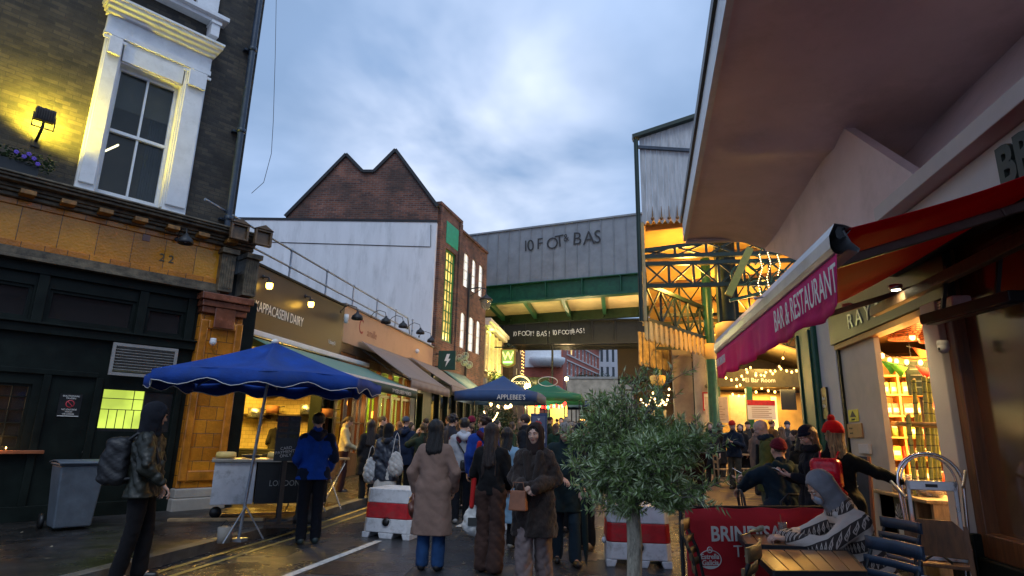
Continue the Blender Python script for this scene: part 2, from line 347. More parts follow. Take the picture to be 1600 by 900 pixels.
class Sdf:
    def __init__(s, k=0.03): s.p = []; s.k = k; s.cuts = []; s.subs = []; s.lo = np.full(3, 1e9); s.hi = -s.lo; s.disp = None
    def _b(s, c, r): s.lo = np.minimum(s.lo, c-r); s.hi = np.maximum(s.hi, c+r)
    def cone(s, a, b, ra, rb=None, k=None):
        a = np.array(a, float); b = np.array(b, float); rb = ra if rb is None else rb; ba = b-a; L2 = max(ba @ ba, 1e-9)
        def f(P):
            t = np.clip(((P-a) @ ba)/L2, 0, 1); return np.sqrt(((P-a-t[:, None]*ba)**2).sum(1)) - (ra+(rb-ra)*t)
        s.p.append((f, k)); s._b(a, ra); s._b(b, rb); return s
    def ell(s, c, r, k=None, rot=None):
        c = np.array(c, float); r = np.array(r, float)
        def f(P):
            q = P-c
            if rot is not None: q = q @ rot
            q0 = np.sqrt(((q/r)**2).sum(1)); q1 = np.sqrt(((q/r**2)**2).sum(1)); return q0*(q0-1)/np.maximum(q1, 1e-6)
        s.p.append((f, k)); s._b(c, r.max() if rot is not None else r); return s
    def box(s, c, hs, rd=0.02, k=None, rot=None):
        c = np.array(c, float); hs = np.array(hs, float)-rd
        def f(P):
            q = P-c
            if rot is not None: q = q @ rot
            q = np.abs(q)-hs; return np.sqrt((np.maximum(q, 0)**2).sum(1)) + np.minimum(q.max(1), 0) - rd
        s.p.append((f, k)); s._b(c, (np.abs(rot) @ (hs+rd)) if rot is not None else hs+rd); return s
    def cut(s, p, n, soft=0.0): s.cuts.append((np.array(p, float), np.array(n, float)/np.linalg.norm(n))); return s   # removes the side n points to
    def sub(s, other, k=0.01): s.subs.append((other, k)); return s
    def ev(s, P):
        d = None
        for f, k in s.p:
            e = f(P)
            if d is None: d = e; continue
            kk = s.k if k is None else k
            if kk <= 0: d = np.minimum(d, e)
            else:
                h = np.clip(0.5+0.5*(d-e)/kk, 0, 1); d = d*(1-h)+e*h - kk*h*(1-h)
        if s.disp is not None: d = d + s.disp(P)
        for p, n in s.cuts: d = np.maximum(d, (P-p) @ n)
        for o, k in s.subs: 
            e = -o.ev(P); 
            if k <= 0: d = np.maximum(d, e)
            else:
                h = np.clip(0.5-0.5*(d-e)/k, 0, 1); d = d*(1-h)+e*h + k*h*(1-h)
        return d
    def mesh(s, res):
        lo = s.lo-res*2.5; hi = s.hi+res*2.5
        for p, n in s.cuts:      # tighten the grid for axis cuts
            for i in range(3):
                if n[i] > 0.999: hi[i] = min(hi[i], p[i]+2.5*res)
                if n[i] < -0.999: lo[i] = max(lo[i], p[i]-2.5*res)
        ax = [np.arange(lo[i], hi[i]+res, res) for i in range(3)]
        G = np.stack(np.meshgrid(*ax, indexing='ij'), -1); sh = G.shape[:3]
        return surfnet(s.ev(G.reshape(-1, 3)).reshape(sh), lo, res)
def vf_mesh(name, parts, m, parent=None, loc=None, rz=None):
    vs = []; fs = []; o = 0
    for V, F in parts: vs.append(V); fs.append(F+o); o += len(V)
    V = np.concatenate(vs); F = np.concatenate(fs)
    me = bpy.data.meshes.new(name); me.vertices.add(len(V)); me.vertices.foreach_set('co', V.ravel())
    me.loops.add(F.size); me.loops.foreach_set('vertex_index', F.ravel()); me.polygons.add(len(F)); me.polygons.foreach_set('loop_start', np.arange(0, F.size, 4))
    me.polygons.foreach_set('use_smooth', np.ones(len(F), bool)); me.materials.append(m); me.update(calc_edges=True); me.validate()
    return link(name, me, parent, 0, loc, rz)
def folds(amp, fx=22, fz=7, seed=0.0):
    def f(P):
        x, y, z = P[:, 0], P[:, 1], P[:, 2]
        a = np.arctan2(y, x)
        return 1.5*amp*((1-1.6*np.abs(np.sin(fz*z*1.2+2.2*np.sin(a*2+seed)+1.3*np.sin(x*17+seed)+seed)))*0.55 + np.sin(a*6+2.5*np.sin(z*fz*0.8+seed*2)+seed)*0.35 + (1-1.6*np.abs(np.sin(fx*.6*x+fx*0.8*z+2*np.sin(y*14+seed)+seed)))*0.35 + .18*np.sin(fx*3.1*z+3*np.sin(x*31))*np.sin(y*fx*2+x*40))
    return f
def vfolds(amp, n=9, seed=0.0, z0=1.0):
    def f(P):
        a = np.arctan2(P[:, 1], P[:, 0]); w = np.clip((z0-P[:, 2])*1.6, 0, 1)
        return amp*(np.sin(a*n+seed+1.2*np.sin(P[:, 2]*3+seed))*w + 0.35*np.sin(P[:, 2]*16+2*np.sin(a*3+seed)))
    return f
def rotm(yaw=0, tilt=0, roll=0):
    """yaw left+, tilt forward/down +"""
    M = Matrix.Rotation(R(yaw), 3, 'Z') @ Matrix.Rotation(-R(tilt), 3, 'X') @ Matrix.Rotation(R(roll), 3, 'Y'); return np.array(M)
def head_sdf(c, M, s, neck=None, fine=True):
    S = Sdf(0.018*s); T = lambda *a: c + M @ (V3(*a)*s); r = lambda *a: V3(*a)*s
    S.ell(T(0, -.014, .028), r(.077, .096, .088), rot=M); S.ell(T(0, .022, -.042), r(.058, .062, .070), k=.03, rot=M)
    S.ell(T(0, .060, -.088), r(.024, .020, .018), k=.02, rot=M)
    for q in (-1, 1):
        S.ell(T(q*.036, .056, -.022), r(.026, .028, .026), k=.02, rot=M)
        S.ell(T(q*.030, .078, .030), r(.026, .012, .009), k=.012, rot=M)
        S.ell(T(q*.079, -.008, -.004), r(.010, .021, .032), k=.004, rot=M)
    S.cone(T(0, .082, .018), T(0, .108, -.022), .007*s, .0125*s, k=.010)
    for q in (-1, 1): S.ell(T(q*.013, .098, -.027), r(.009, .010, .008), k=.006, rot=M)
    S.ell(T(0, .086, -.052), r(.022, .010, .006), k=.008, rot=M); S.ell(T(0, .084, -.064), r(.019, .010, .007), k=.006, rot=M)
    if fine:
        E = Sdf(0.002)
        for q in (-1, 1): E.ell(T(q*.031, .098, .010), r(.016, .012, .009), rot=M)
        S.sub(E, .012*s)
    if neck is not None: S.cone(c + M @ (V3(0, -.02, -.05)*s), neck, .052*s, .060*s, k=.02); S.ell(neck+V3(0, 0, -.03), r(.075, .05, .04), k=.03)
    return S
def hand_sdf(w, d, pn, th, s=1.0, curl=0.5, spread=0.0):
    """w wrist, d hand direction, pn palm normal (the way fingers close), th thumb side"""
    d = d/np.linalg.norm(d); pn = pn - d*(pn @ d); pn /= np.linalg.norm(pn); th_ = np.cross(d, pn); th_ = th_ if th_ @ th > 0 else -th_
    S = Sdf(.006)
    S.cone(w-d*.05, w+d*.012, .027*s, .024*s); 
    for q, L in ((-.026, .078), (-.009, .086), (.009, .085), (.026, .080)): S.cone(w+d*.015+th_*q*.7*s, w+d*L*s+th_*q*s, .014*s, .0115*s, k=.012)
    for i, (q, L0, L1, L2) in enumerate(((.029, .040, .024, .019), (.010, .044, .028, .020), (-.010, .041, .026, .020), (-.028, .033, .020, .017))):
        b = w + d*(.084-(.008 if i in (0, 3) else 0))*s + th_*q*s; a = curl*(0.9+.12*i); dd = d
        r = .0088-(i == 3)*.0012
        for k, L in enumerate((L0, L1, L2)):
            ang = a*(0.7, 1.0, .8)[k] + (0 if k else 0)
            dd = dd*math.cos(ang)+pn*math.sin(ang) if k == 0 else (lambda v, n: v*math.cos(ang)+n*math.sin(ang))(dd, -d*(dd @ pn)+pn*(dd @ d))
            dd = dd/np.linalg.norm(dd) + th_*spread*q*3; dd /= np.linalg.norm(dd)
            e = b+dd*L*s; S.cone(b, e, r*s, (r-.0008)*s, k=.003); b = e; r -= .0008
    t0 = w+d*.020*s+th_*.020*s; t1 = t0+(d*.6+th_*.6+pn*.35)*.045*s; t2 = t1+(d*.85+th_*.15+pn*.4)*.032*s; t3 = t2+(d*.9-th_*.05+pn*.4)*.024*s
    S.cone(t0, t1, .0150*s, .0105*s, k=.010); S.cone(t1, t2, .0100*s, .0092*s, k=.003); S.cone(t2, t3, .0090*s, .0078*s, k=.003)
    return S
SKIN = dict(light=(.58, .36, .27), tan=(.42, .25, .17), brown=(.20, .11, .07), pale=(.66, .44, .36))
_sk = {}
def skin_mat(k):
    if k not in _sk:
        m = mat('skin', SKIN[k], 0.5, 0, .06, 20, .12, 90); b = m.node_tree.nodes['Principled BSDF']
        b.inputs['Subsurface Weight'].default_value = 0.08; b.inputs['Subsurface Radius'].default_value = (.02, .008, .004); _sk[k] = m
    return _sk[k]
def hair_mat(col):
    k = ('hair',)+tuple(col)
    if k not in _mc: _mc[k] = mat('hair', col, .38, 0, .6, 9, 1.0, 40, stretch=(9, 9, .5), spec=.55)
    return _mc[k]
M_WHITE = None
def base_joints(fem):
    J = dict(head=V3(0, .015, 1.635), neck=V3(0, -.015, 1.475), chest=V3(0, 0, 1.30), waist=V3(0, 0, 1.08), pelvis=V3(0, 0, .95))
    sw = .150 if fem else .176
    for n, q in (('L', -1), ('R', 1)):
        J['sh'+n] = V3(q*sw, -.012, 1.385); J['el'+n] = V3(q*(sw+.055), -.04, 1.13); J['wr'+n] = V3(q*(sw+.05), .05, .885)
        J['hip'+n] = V3(q*.092, 0, .93); J['kn'+n] = V3(q*.095, .025, .50); J['an'+n] = V3(q*.095, -.02, .085); J['toe'+n] = V3(q*.11, .13, .035)
    return J
def fem_bust(s): return s.fem
class Person:
    """standing figure facing local +y (feet on z=0); L is x<0"""
    def __init__(s, label, x, y, face=0.0, H=1.72, fem=False, res=.012, pose=None, head=(0, 0, 0), skin='light', z=None, hands=True, curl=.5, face_detail=False, group=None, bulk=1.0):
        s.k = H/1.75; s.fem = fem; s.res = res; s.bulk = bulk
        s.root = thing('person', label, 'person', (x, y, gz(y) if z is None else z), R(face), group); s.seed = (x*13.7+y*7.3) % 6.28
        J = base_joints(fem)
        if pose:
            for k_, v in pose.items(): J[k_] = V3(*v)
        J = {a: b*s.k for a, b in J.items()}; s.J = J; k = s.k
        s.hM = rotm(*head); s.hs = 1.0*k if not fem else .96*k
        P = []
        B = Sdf(.03*k)
        for n in 'LR':
            B.cone(J['sh'+n]*.55+J['chest']*.45, J['hip'+n], .055*k, .055*k)
            B.cone(J['sh'+n], J['el'+n], .040*k, .033*k, k=.02); B.cone(J['el'+n], J['wr'+n], .033*k, .023*k, k=.01)
            B.cone(J['hip'+n], J['kn'+n], .07*k, .045*k, k=.02); B.cone(J['kn'+n], J['an'+n], .043*k, .032*k, k=.01); B.cone(J['an'+n], J['toe'+n], .035*k, .022*k, k=.01)
        B.cone(J['neck'], J['chest'], .05*k, .075*k); B.cone(J['chest'], J['pelvis'], .075*k, .08*k)
        P.append(B.mesh(max(.018, res*1.3)))
        P.append(head_sdf(J['head'], s.hM, s.hs, J['neck'], fine=res < .02).mesh(res*.45 if face_detail else res*.8))
        s.hands = {}
        if hands:
            for n, q in (('L', -1), ('R', 1)):
                d = J['wr'+n]-J['el'+n]; d = d/np.linalg.norm(d); hd = (pose or {}).get('hd'+n); hd = d if hd is None else V3(*hd)
                pn = V3(-q, 0, 0.0) if abs(d[2]) > .75 else V3(0, 0, -1)
                pn = V3(*(pose or {}).get('pn'+n, pn)); th = V3(0, 1, 0) if abs(d[2]) > .75 else V3(-q, 0, 0)
                th = V3(*(pose or {}).get('th'+n, th))
                w = J['wr'+n]+hd/np.linalg.norm(hd)*.035*k
                P.append(hand_sdf(w, hd, pn, th, k*(.92 if fem else 1), curl).mesh(.0045 if res < .016 else .008)); s.hands[n] = w+hd/np.linalg.norm(hd)*.07*k
        body = vf_mesh('body', P, skin_mat(skin), s.root)
        s.body = body
        if face_detail: s.face()
    def T(s, *a): return s.J['head'] + s.hM @ (V3(*a)*s.hs)
    def world(s, p):
        p = np.array(p, float); c, si = math.cos(s.root.rotation_euler.z), math.sin(s.root.rotation_euler.z)
        return np.array([p[0]*c-p[1]*si, p[0]*si+p[1]*c, p[2]]) + np.array(s.root.location)
    def part(s, name, S, col, res=None, m=None):
        V, F = S.mesh(res or s.res)
        if len(F) == 0: return None
        return vf_mesh(name, [(V, F)], m or cloth(col), s.root)
    def face(s):
        Mw = mat('eye_white', (.75, .72, .70), .25, 0, 0); Md = mat('iris', (.03, .017, .01), .15, 0, 0); k = s.hs
        for q in (-1, 1):
            S = Sdf(.001); S.ell(s.T(q*.031, .0815, .010), V3(.0145, .012, .0050)*k, rot=s.hM); e = s.part('eye', S, None, .002, Mw)
            S = Sdf(.001); S.ell(s.T(q*.030, .0915, .010), V3(.0060, .004, .0050)*k, rot=s.hM); o = s.part('iris', S, None, .0016, Md); o.parent = e
        S = Sdf(.002)
        for q in (-1, 1): S.cone(s.T(q*.014, .094, .029), s.T(q*.034, .090, .035), .0034, .0034); S.cone(s.T(q*.034, .090, .035), s.T(q*.052, .076, .028), .0032, .002)
        s.part('eyebrow', S, None, .0022, hair_mat((.018, .012, .009)))
        S = Sdf(.003); S.ell(s.T(0, .090, -.0535), V3(.021, .0085, .005)*k, rot=s.hM); S.ell(s.T(0, .0885, -.0625), V3(.018, .009, .0058)*k, rot=s.hM)
        s.part('mouth', S, None, .002, mat('lips', (.36, .12, .10), .45, 0, 0))
    def trousers(s, col, top=.098, knee=.075, hem=.07, z=.035, m=None, fold=.004):
        J, k = s.J, s.k
        out = Sdf(.03*k)
        w = J['waist']*.45+J['pelvis']*.55
        for n, q in (('L', -1), ('R', 1)):
            out.cone(w+V3(q*.06*k, 0, 0), J['hip'+n]+V3(0, .0, -.03*k), .088*k*s.bulk, top*.97*k*s.bulk)
            out.cone(J['hip'+n]+V3(0, 0, -.03*k), J['kn'+n], top*k, knee*k, k=.02); an = J['an'+n].copy()
            out.cone(J['kn'+n], an, knee*k, hem*k, k=.01)
        if z is not None: out.cone(w, J['pelvis']+V3(0, 0, -.03)*k, .10*k, .105*k)
        out.disp = folds(fold, 30, 9, s.seed)
        if z is not None: out.cut((0, 0, z), (0, 0, -1))
        return s.part('trousers', out, col, m=m)
    def shoes(s, col, m=None):
        J, k = s.J, s.k
        for n, q in (('L', -1), ('R', 1)):
            S = Sdf(.02*k); a, t = J['an'+n], J['toe'+n]; h = V3(a[0], a[1]-.03*k, t[2]+.012)
            S.cone(a+V3(0, 0, .02)*k, h, .046*k, .044*k); S.cone(h, t+V3(0, 0, .003), .044*k, .038*k); S.cut((0, 0, t[2]-.033), (0, 0, -1))
            s.part('shoe', S, col, max(.010, s.res), m or mat_shoe(col))
    def top(s, col, hem=.80, arm=.058, cuff=.046, chest=.115, waist=.115, hemr=.125, collar=True, name='jacket', m=None, fold=.006, sleeves=True, front=0.0, res=None, wristcut=.02, open_hem=0):
        """jacket, coat, jumper ... hem = height of its lower edge for a 1.75 m figure"""
        J, k = s.J, s.k; S = Sdf(.05*k); b = s.bulk; hipmid = (J['hipL']+J['hipR'])/2
        for n, q in (('L', -1), ('R', 1)):
            sh = J['sh'+n]; ch = sh*.72+J['chest']*.28+V3(0, 0, -.03*k)
            S.cone(ch, J['waist']+V3(q*.055*k, 0, 0), chest*.82*k*b, waist*.88*k*b); S.cone(J['waist']+V3(q*.055*k, 0, 0), J['hip'+n]+V3(0, 0, .02*k), waist*.88*k*b, hemr*.88*k*b, k=.03)
            S.cone(J['neck']+V3(q*.03*k, -.005, -.045*k), sh+V3(-q*.02*k, 0, .0), .062*k, (arm+.004)*k, k=.04)
            if hem < .86: S.cone(J['hip'+n], (J['hip'+n]*V3(1.25, 1, 1)) if abs(J['kn'+n][2]-J['hip'+n][2]) < .2*k else V3(J['hip'+n][0]*1.22, J['hip'+n][1]*.5+hipmid[1]*.5, hem*k-.02*k), hemr*.88*k*b, hemr*k*b, k=.03)
            if sleeves:
                S.cone(sh, J['el'+n], (arm+.004)*k, arm*.95*k, k=.025); S.cone(J['el'+n], J['wr'+n]-(J['wr'+n]-J['el'+n])*wristcut, arm*k, cuff*k, k=.015)
        S.cone(J['neck']+V3(0, 0, -.10*k), J['waist'], .10*k*b, waist*.95*k*b, k=.04)
        if fem_bust(s): S.ell(J['chest']+V3(-.06, .075, .0)*k, V3(.06, .05, .06)*k, k=.04); S.ell(J['chest']+V3(.06, .075, .0)*k, V3(.06, .05, .06)*k, k=.04)
        if collar: S.cone(J['neck']+V3(0, 0, -.02*k), J['neck']+V3(0, .012*k, .035*k), .082*k, .074*k, k=.02)
        if hem < .95 and abs(J['kn'+n][2]-J['hip'+n][2]) > .2*k: S.cone(J['waist'], V3(hipmid[0], hipmid[1], hem*k-.02*k), waist*.95*k*b, hemr*1.04*k*b, k=.05)
        S.disp = folds(fold*1.25, 24, 6, s.seed)
        S.cut((0, 0, hem*k), (0, 0, -1))
        H_ = head_sdf(J['head'], s.hM, s.hs*1.02, None, fine=False); S.sub(H_, .012)
        return s.part(name, S, col, m=m, res=res)
    def skirt(s, col, top=1.02, hem=.3, r0=.12, r1=.17, name='skirt', m=None, fold=.014, n=11):
        J, k = s.J, s.k; S = Sdf(.05*k)
        for q in (-1, 1): S.cone(V3(q*.05*k, 0, top*k), V3(q*.07*k, 0, hem*k), r0*k, r1*k)
        S.disp = vfolds(fold, n, s.seed, top*k); S.cut((0, 0, hem*k), (0, 0, -1)).cut((0, 0, top*k), (0, 0, 1)); return s.part(name, S, col, m=m)
    def hair(s, col, style='short', length=.25, vol=.0, width=.07):
        k = s.hs; S = Sdf(.02*k); v = vol; T = s.T; M = s.hM
        S.ell(T(0, -.020, .036), V3(.086+v, .103+v, .092+v)*k, rot=M)
        F = Sdf(.02)
        F.ell(T(0, .105, -.030), V3(.066, .085, .098)*k, rot=M)
        if style in ('short', 'bun', 'tail'):
            F.ell(T(0, .03, -.10), V3(.12, .09, .075)*k, rot=M); F.ell(T(0, -.03, -.13), V3(.12, .12, .065)*k, rot=M)
        if style == 'bun': S.ell(T(0, -.10, .07), V3(.04, .04, .04)*k)
        if style == 'tail': S.cone(T(0, -.11, .03), T(0, -.13, -length), .03*k, .022*k)
        if style == 'curly':
            rs = random.Random(int(s.seed*100))
            for _ in range(34):
                a = rs.uniform(0, 6.28); e = rs.uniform(-.3, 1.4); q = (math.cos(a)*math.cos(e)*.088, -.025+math.sin(a)*math.cos(e)*.10, .045+math.sin(e)*.095)
                if q[1] > .045 and q[2] < .06: continue
                S.ell(T(*q), V3(1, 1, 1)*rs.uniform(.018, .030)*k, k=.008)
            F.ell(T(0, -.03, -.14), V3(.12, .12, .07)*k, rot=M)
        if style in ('long', 'bob'):
            e = T(0, -.070, -.02); down = V3(0, -.13, -1)*length*k
            for q in (-1, -.35, .35, 1):
                S.cone(T(q*.050, -.045, .03), e+V3(q*width*k, 0, 0)+down*(1 if abs(q) < .5 else .93), .052*k, (.034 if style == 'long' else .045)*k, k=.03)
            if style == 'bob':
                for q in (-1, 1): S.cone(T(q*.066, .01, .02), T(q*.070, .0, -.02)+V3(0, 0, -length*.62)*k, .030*k, .030*k, k=.03)
        if style in ('long', 'bob'):   # loose ends and stray locks
            rs = random.Random(int(s.seed*77))
            for _ in range(9 if s.res < .016 else 3):
                q = rs.uniform(-1, 1); a0 = T(q*.06, -.075, -.05)+down*rs.uniform(.3, .7); S.cone(a0+V3(q*width*.4*k, 0, 0), a0+V3(q*width*.5*k+rs.uniform(-.015, .015), -.02*k, -rs.uniform(.10, .16)*k-length*.25*k), .022*k, .006*k, k=.012)
        S.sub(F, .012); am = .0035 if style != 'short' else .0025
        c = s.J['head']
        S.disp = lambda P: am*(np.sin(np.arctan2(P[:, 0]-c[0], P[:, 1]-c[1]+.03)*26+2*np.sin(P[:, 2]*18)+P[:, 2]*4)+.9*np.sin(P[:, 0]*95+3*np.sin(P[:, 2]*11)+P[:, 1]*60)+.8*np.sin(P[:, 0]*31+2*np.sin(P[:, 2]*7+1)))
        return s.part('hair', S, col, s.res*.8, hair_mat(col))
    def beanie(s, col, cuff=True, pom=None, m=None):
        k = s.hs; S = Sdf(.01*k); T = s.T; M = s.hM
        S.ell(T(0, -.016, .052), V3(.089, .107, .095)*k, rot=M); S.cut(T(0, 0, .028), M @ V3(0, .22, -1))
        o = s.part('hat', S, col, s.res*.8, m or cloth(col, bump=.9, bs=40))
        if cuff:
            S = Sdf(.01); S.ell(T(0, -.016, .052), V3(.095, .113, .100)*k, rot=M); S.cut(T(0, 0, .024), M @ V3(0, .22, -1)).cut(T(0, 0, .066), M @ V3(0, -.22, 1)); c = s.part('cuff', S, col, s.res*.8, m or cloth(col, bump=.9, bs=40)); 
            if c and o: c.parent = o
        if pom: S = Sdf(.01); S.ell(T(0, -.03, .165), V3(1, 1, 1)*.035*k); S.disp = lambda P: .003*np.sin(P[:, 0]*300)*np.sin(P[:, 2]*300); s.part('bobble', S, pom, s.res*.8)
        return o
    def cap(s, col):
        k = s.hs; S = Sdf(.01*k); T = s.T; M = s.hM
        S.ell(T(0, -.016, .045), V3(.086, .104, .088)*k, rot=M); S.cut(T(0, 0, .03), M @ V3(0, .1, -1)); S.ell(T(0, .115, .043), V3(.062, .065, .008)*k, rot=M); return s.part('cap', S, col, s.res*.8)
    def hood(s, col, up=True, m=None):
        k = s.hs; T = s.T; M = s.hM; S = Sdf(.04*k)
        if up:
            S.ell(T(0, -.030, .030), V3(.108, .125, .122)*k, rot=M); S.cone(T(0, -.03, -.05), s.J['neck']+V3(0, -.01, -.02)*s.k, .105*k, .115*k)
            F = Sdf(.02); F.ell(T(0, .12, .000), V3(.076, .125, .108)*k, rot=M); S.sub(F, .01)
            S.sub(head_sdf(s.J['head'], M, s.hs*.98, None, fine=False), .002)
        else:
            n = s.J['neck']; S.cone(n+V3(-.085, -.055, -.01)*k, n+V3(0, -.115, -.055)*k, .042*k, .055*k); S.cone(n+V3(.085, -.055, -.01)*k, n+V3(0, -.115, -.055)*k, .042*k, .055*k)
            S.cone(n+V3(-.08, -.04, .01)*k, n+V3(-.05, .06, -.03)*k, .035*k, .03*k); S.cone(n+V3(.08, -.04, .01)*k, n+V3(.05, .06, -.03)*k, .035*k, .03*k)
        S.disp = folds(.004, 34, 12, s.seed); return s.part('hood', S, col, m=m)
    def scarf(s, col, m=None):
        n = s.J['neck']; k = s.k; S = Sdf(.02)
        for i in range(9):
            a = i*2*math.pi/9; b = (i+1)*2*math.pi/9
            S.cone(n+V3(math.cos(a)*.085, math.sin(a)*.075+.01, .035+.01*math.sin(a*2))*k, n+V3(math.cos(b)*.085, math.sin(b)*.075+.01, .035+.01*math.sin(b*2))*k, .036*k)
        S.disp = folds(.004, 60, 20, s.seed); return s.part('scarf', S, col, m=m)
_shoe = {}
def mat_shoe(c):
    c = tuple(c)
    if c not in _shoe: _shoe[c] = mat('leather', c, .4, 0, .1, 20, .1, 80)
    return _shoe[c]

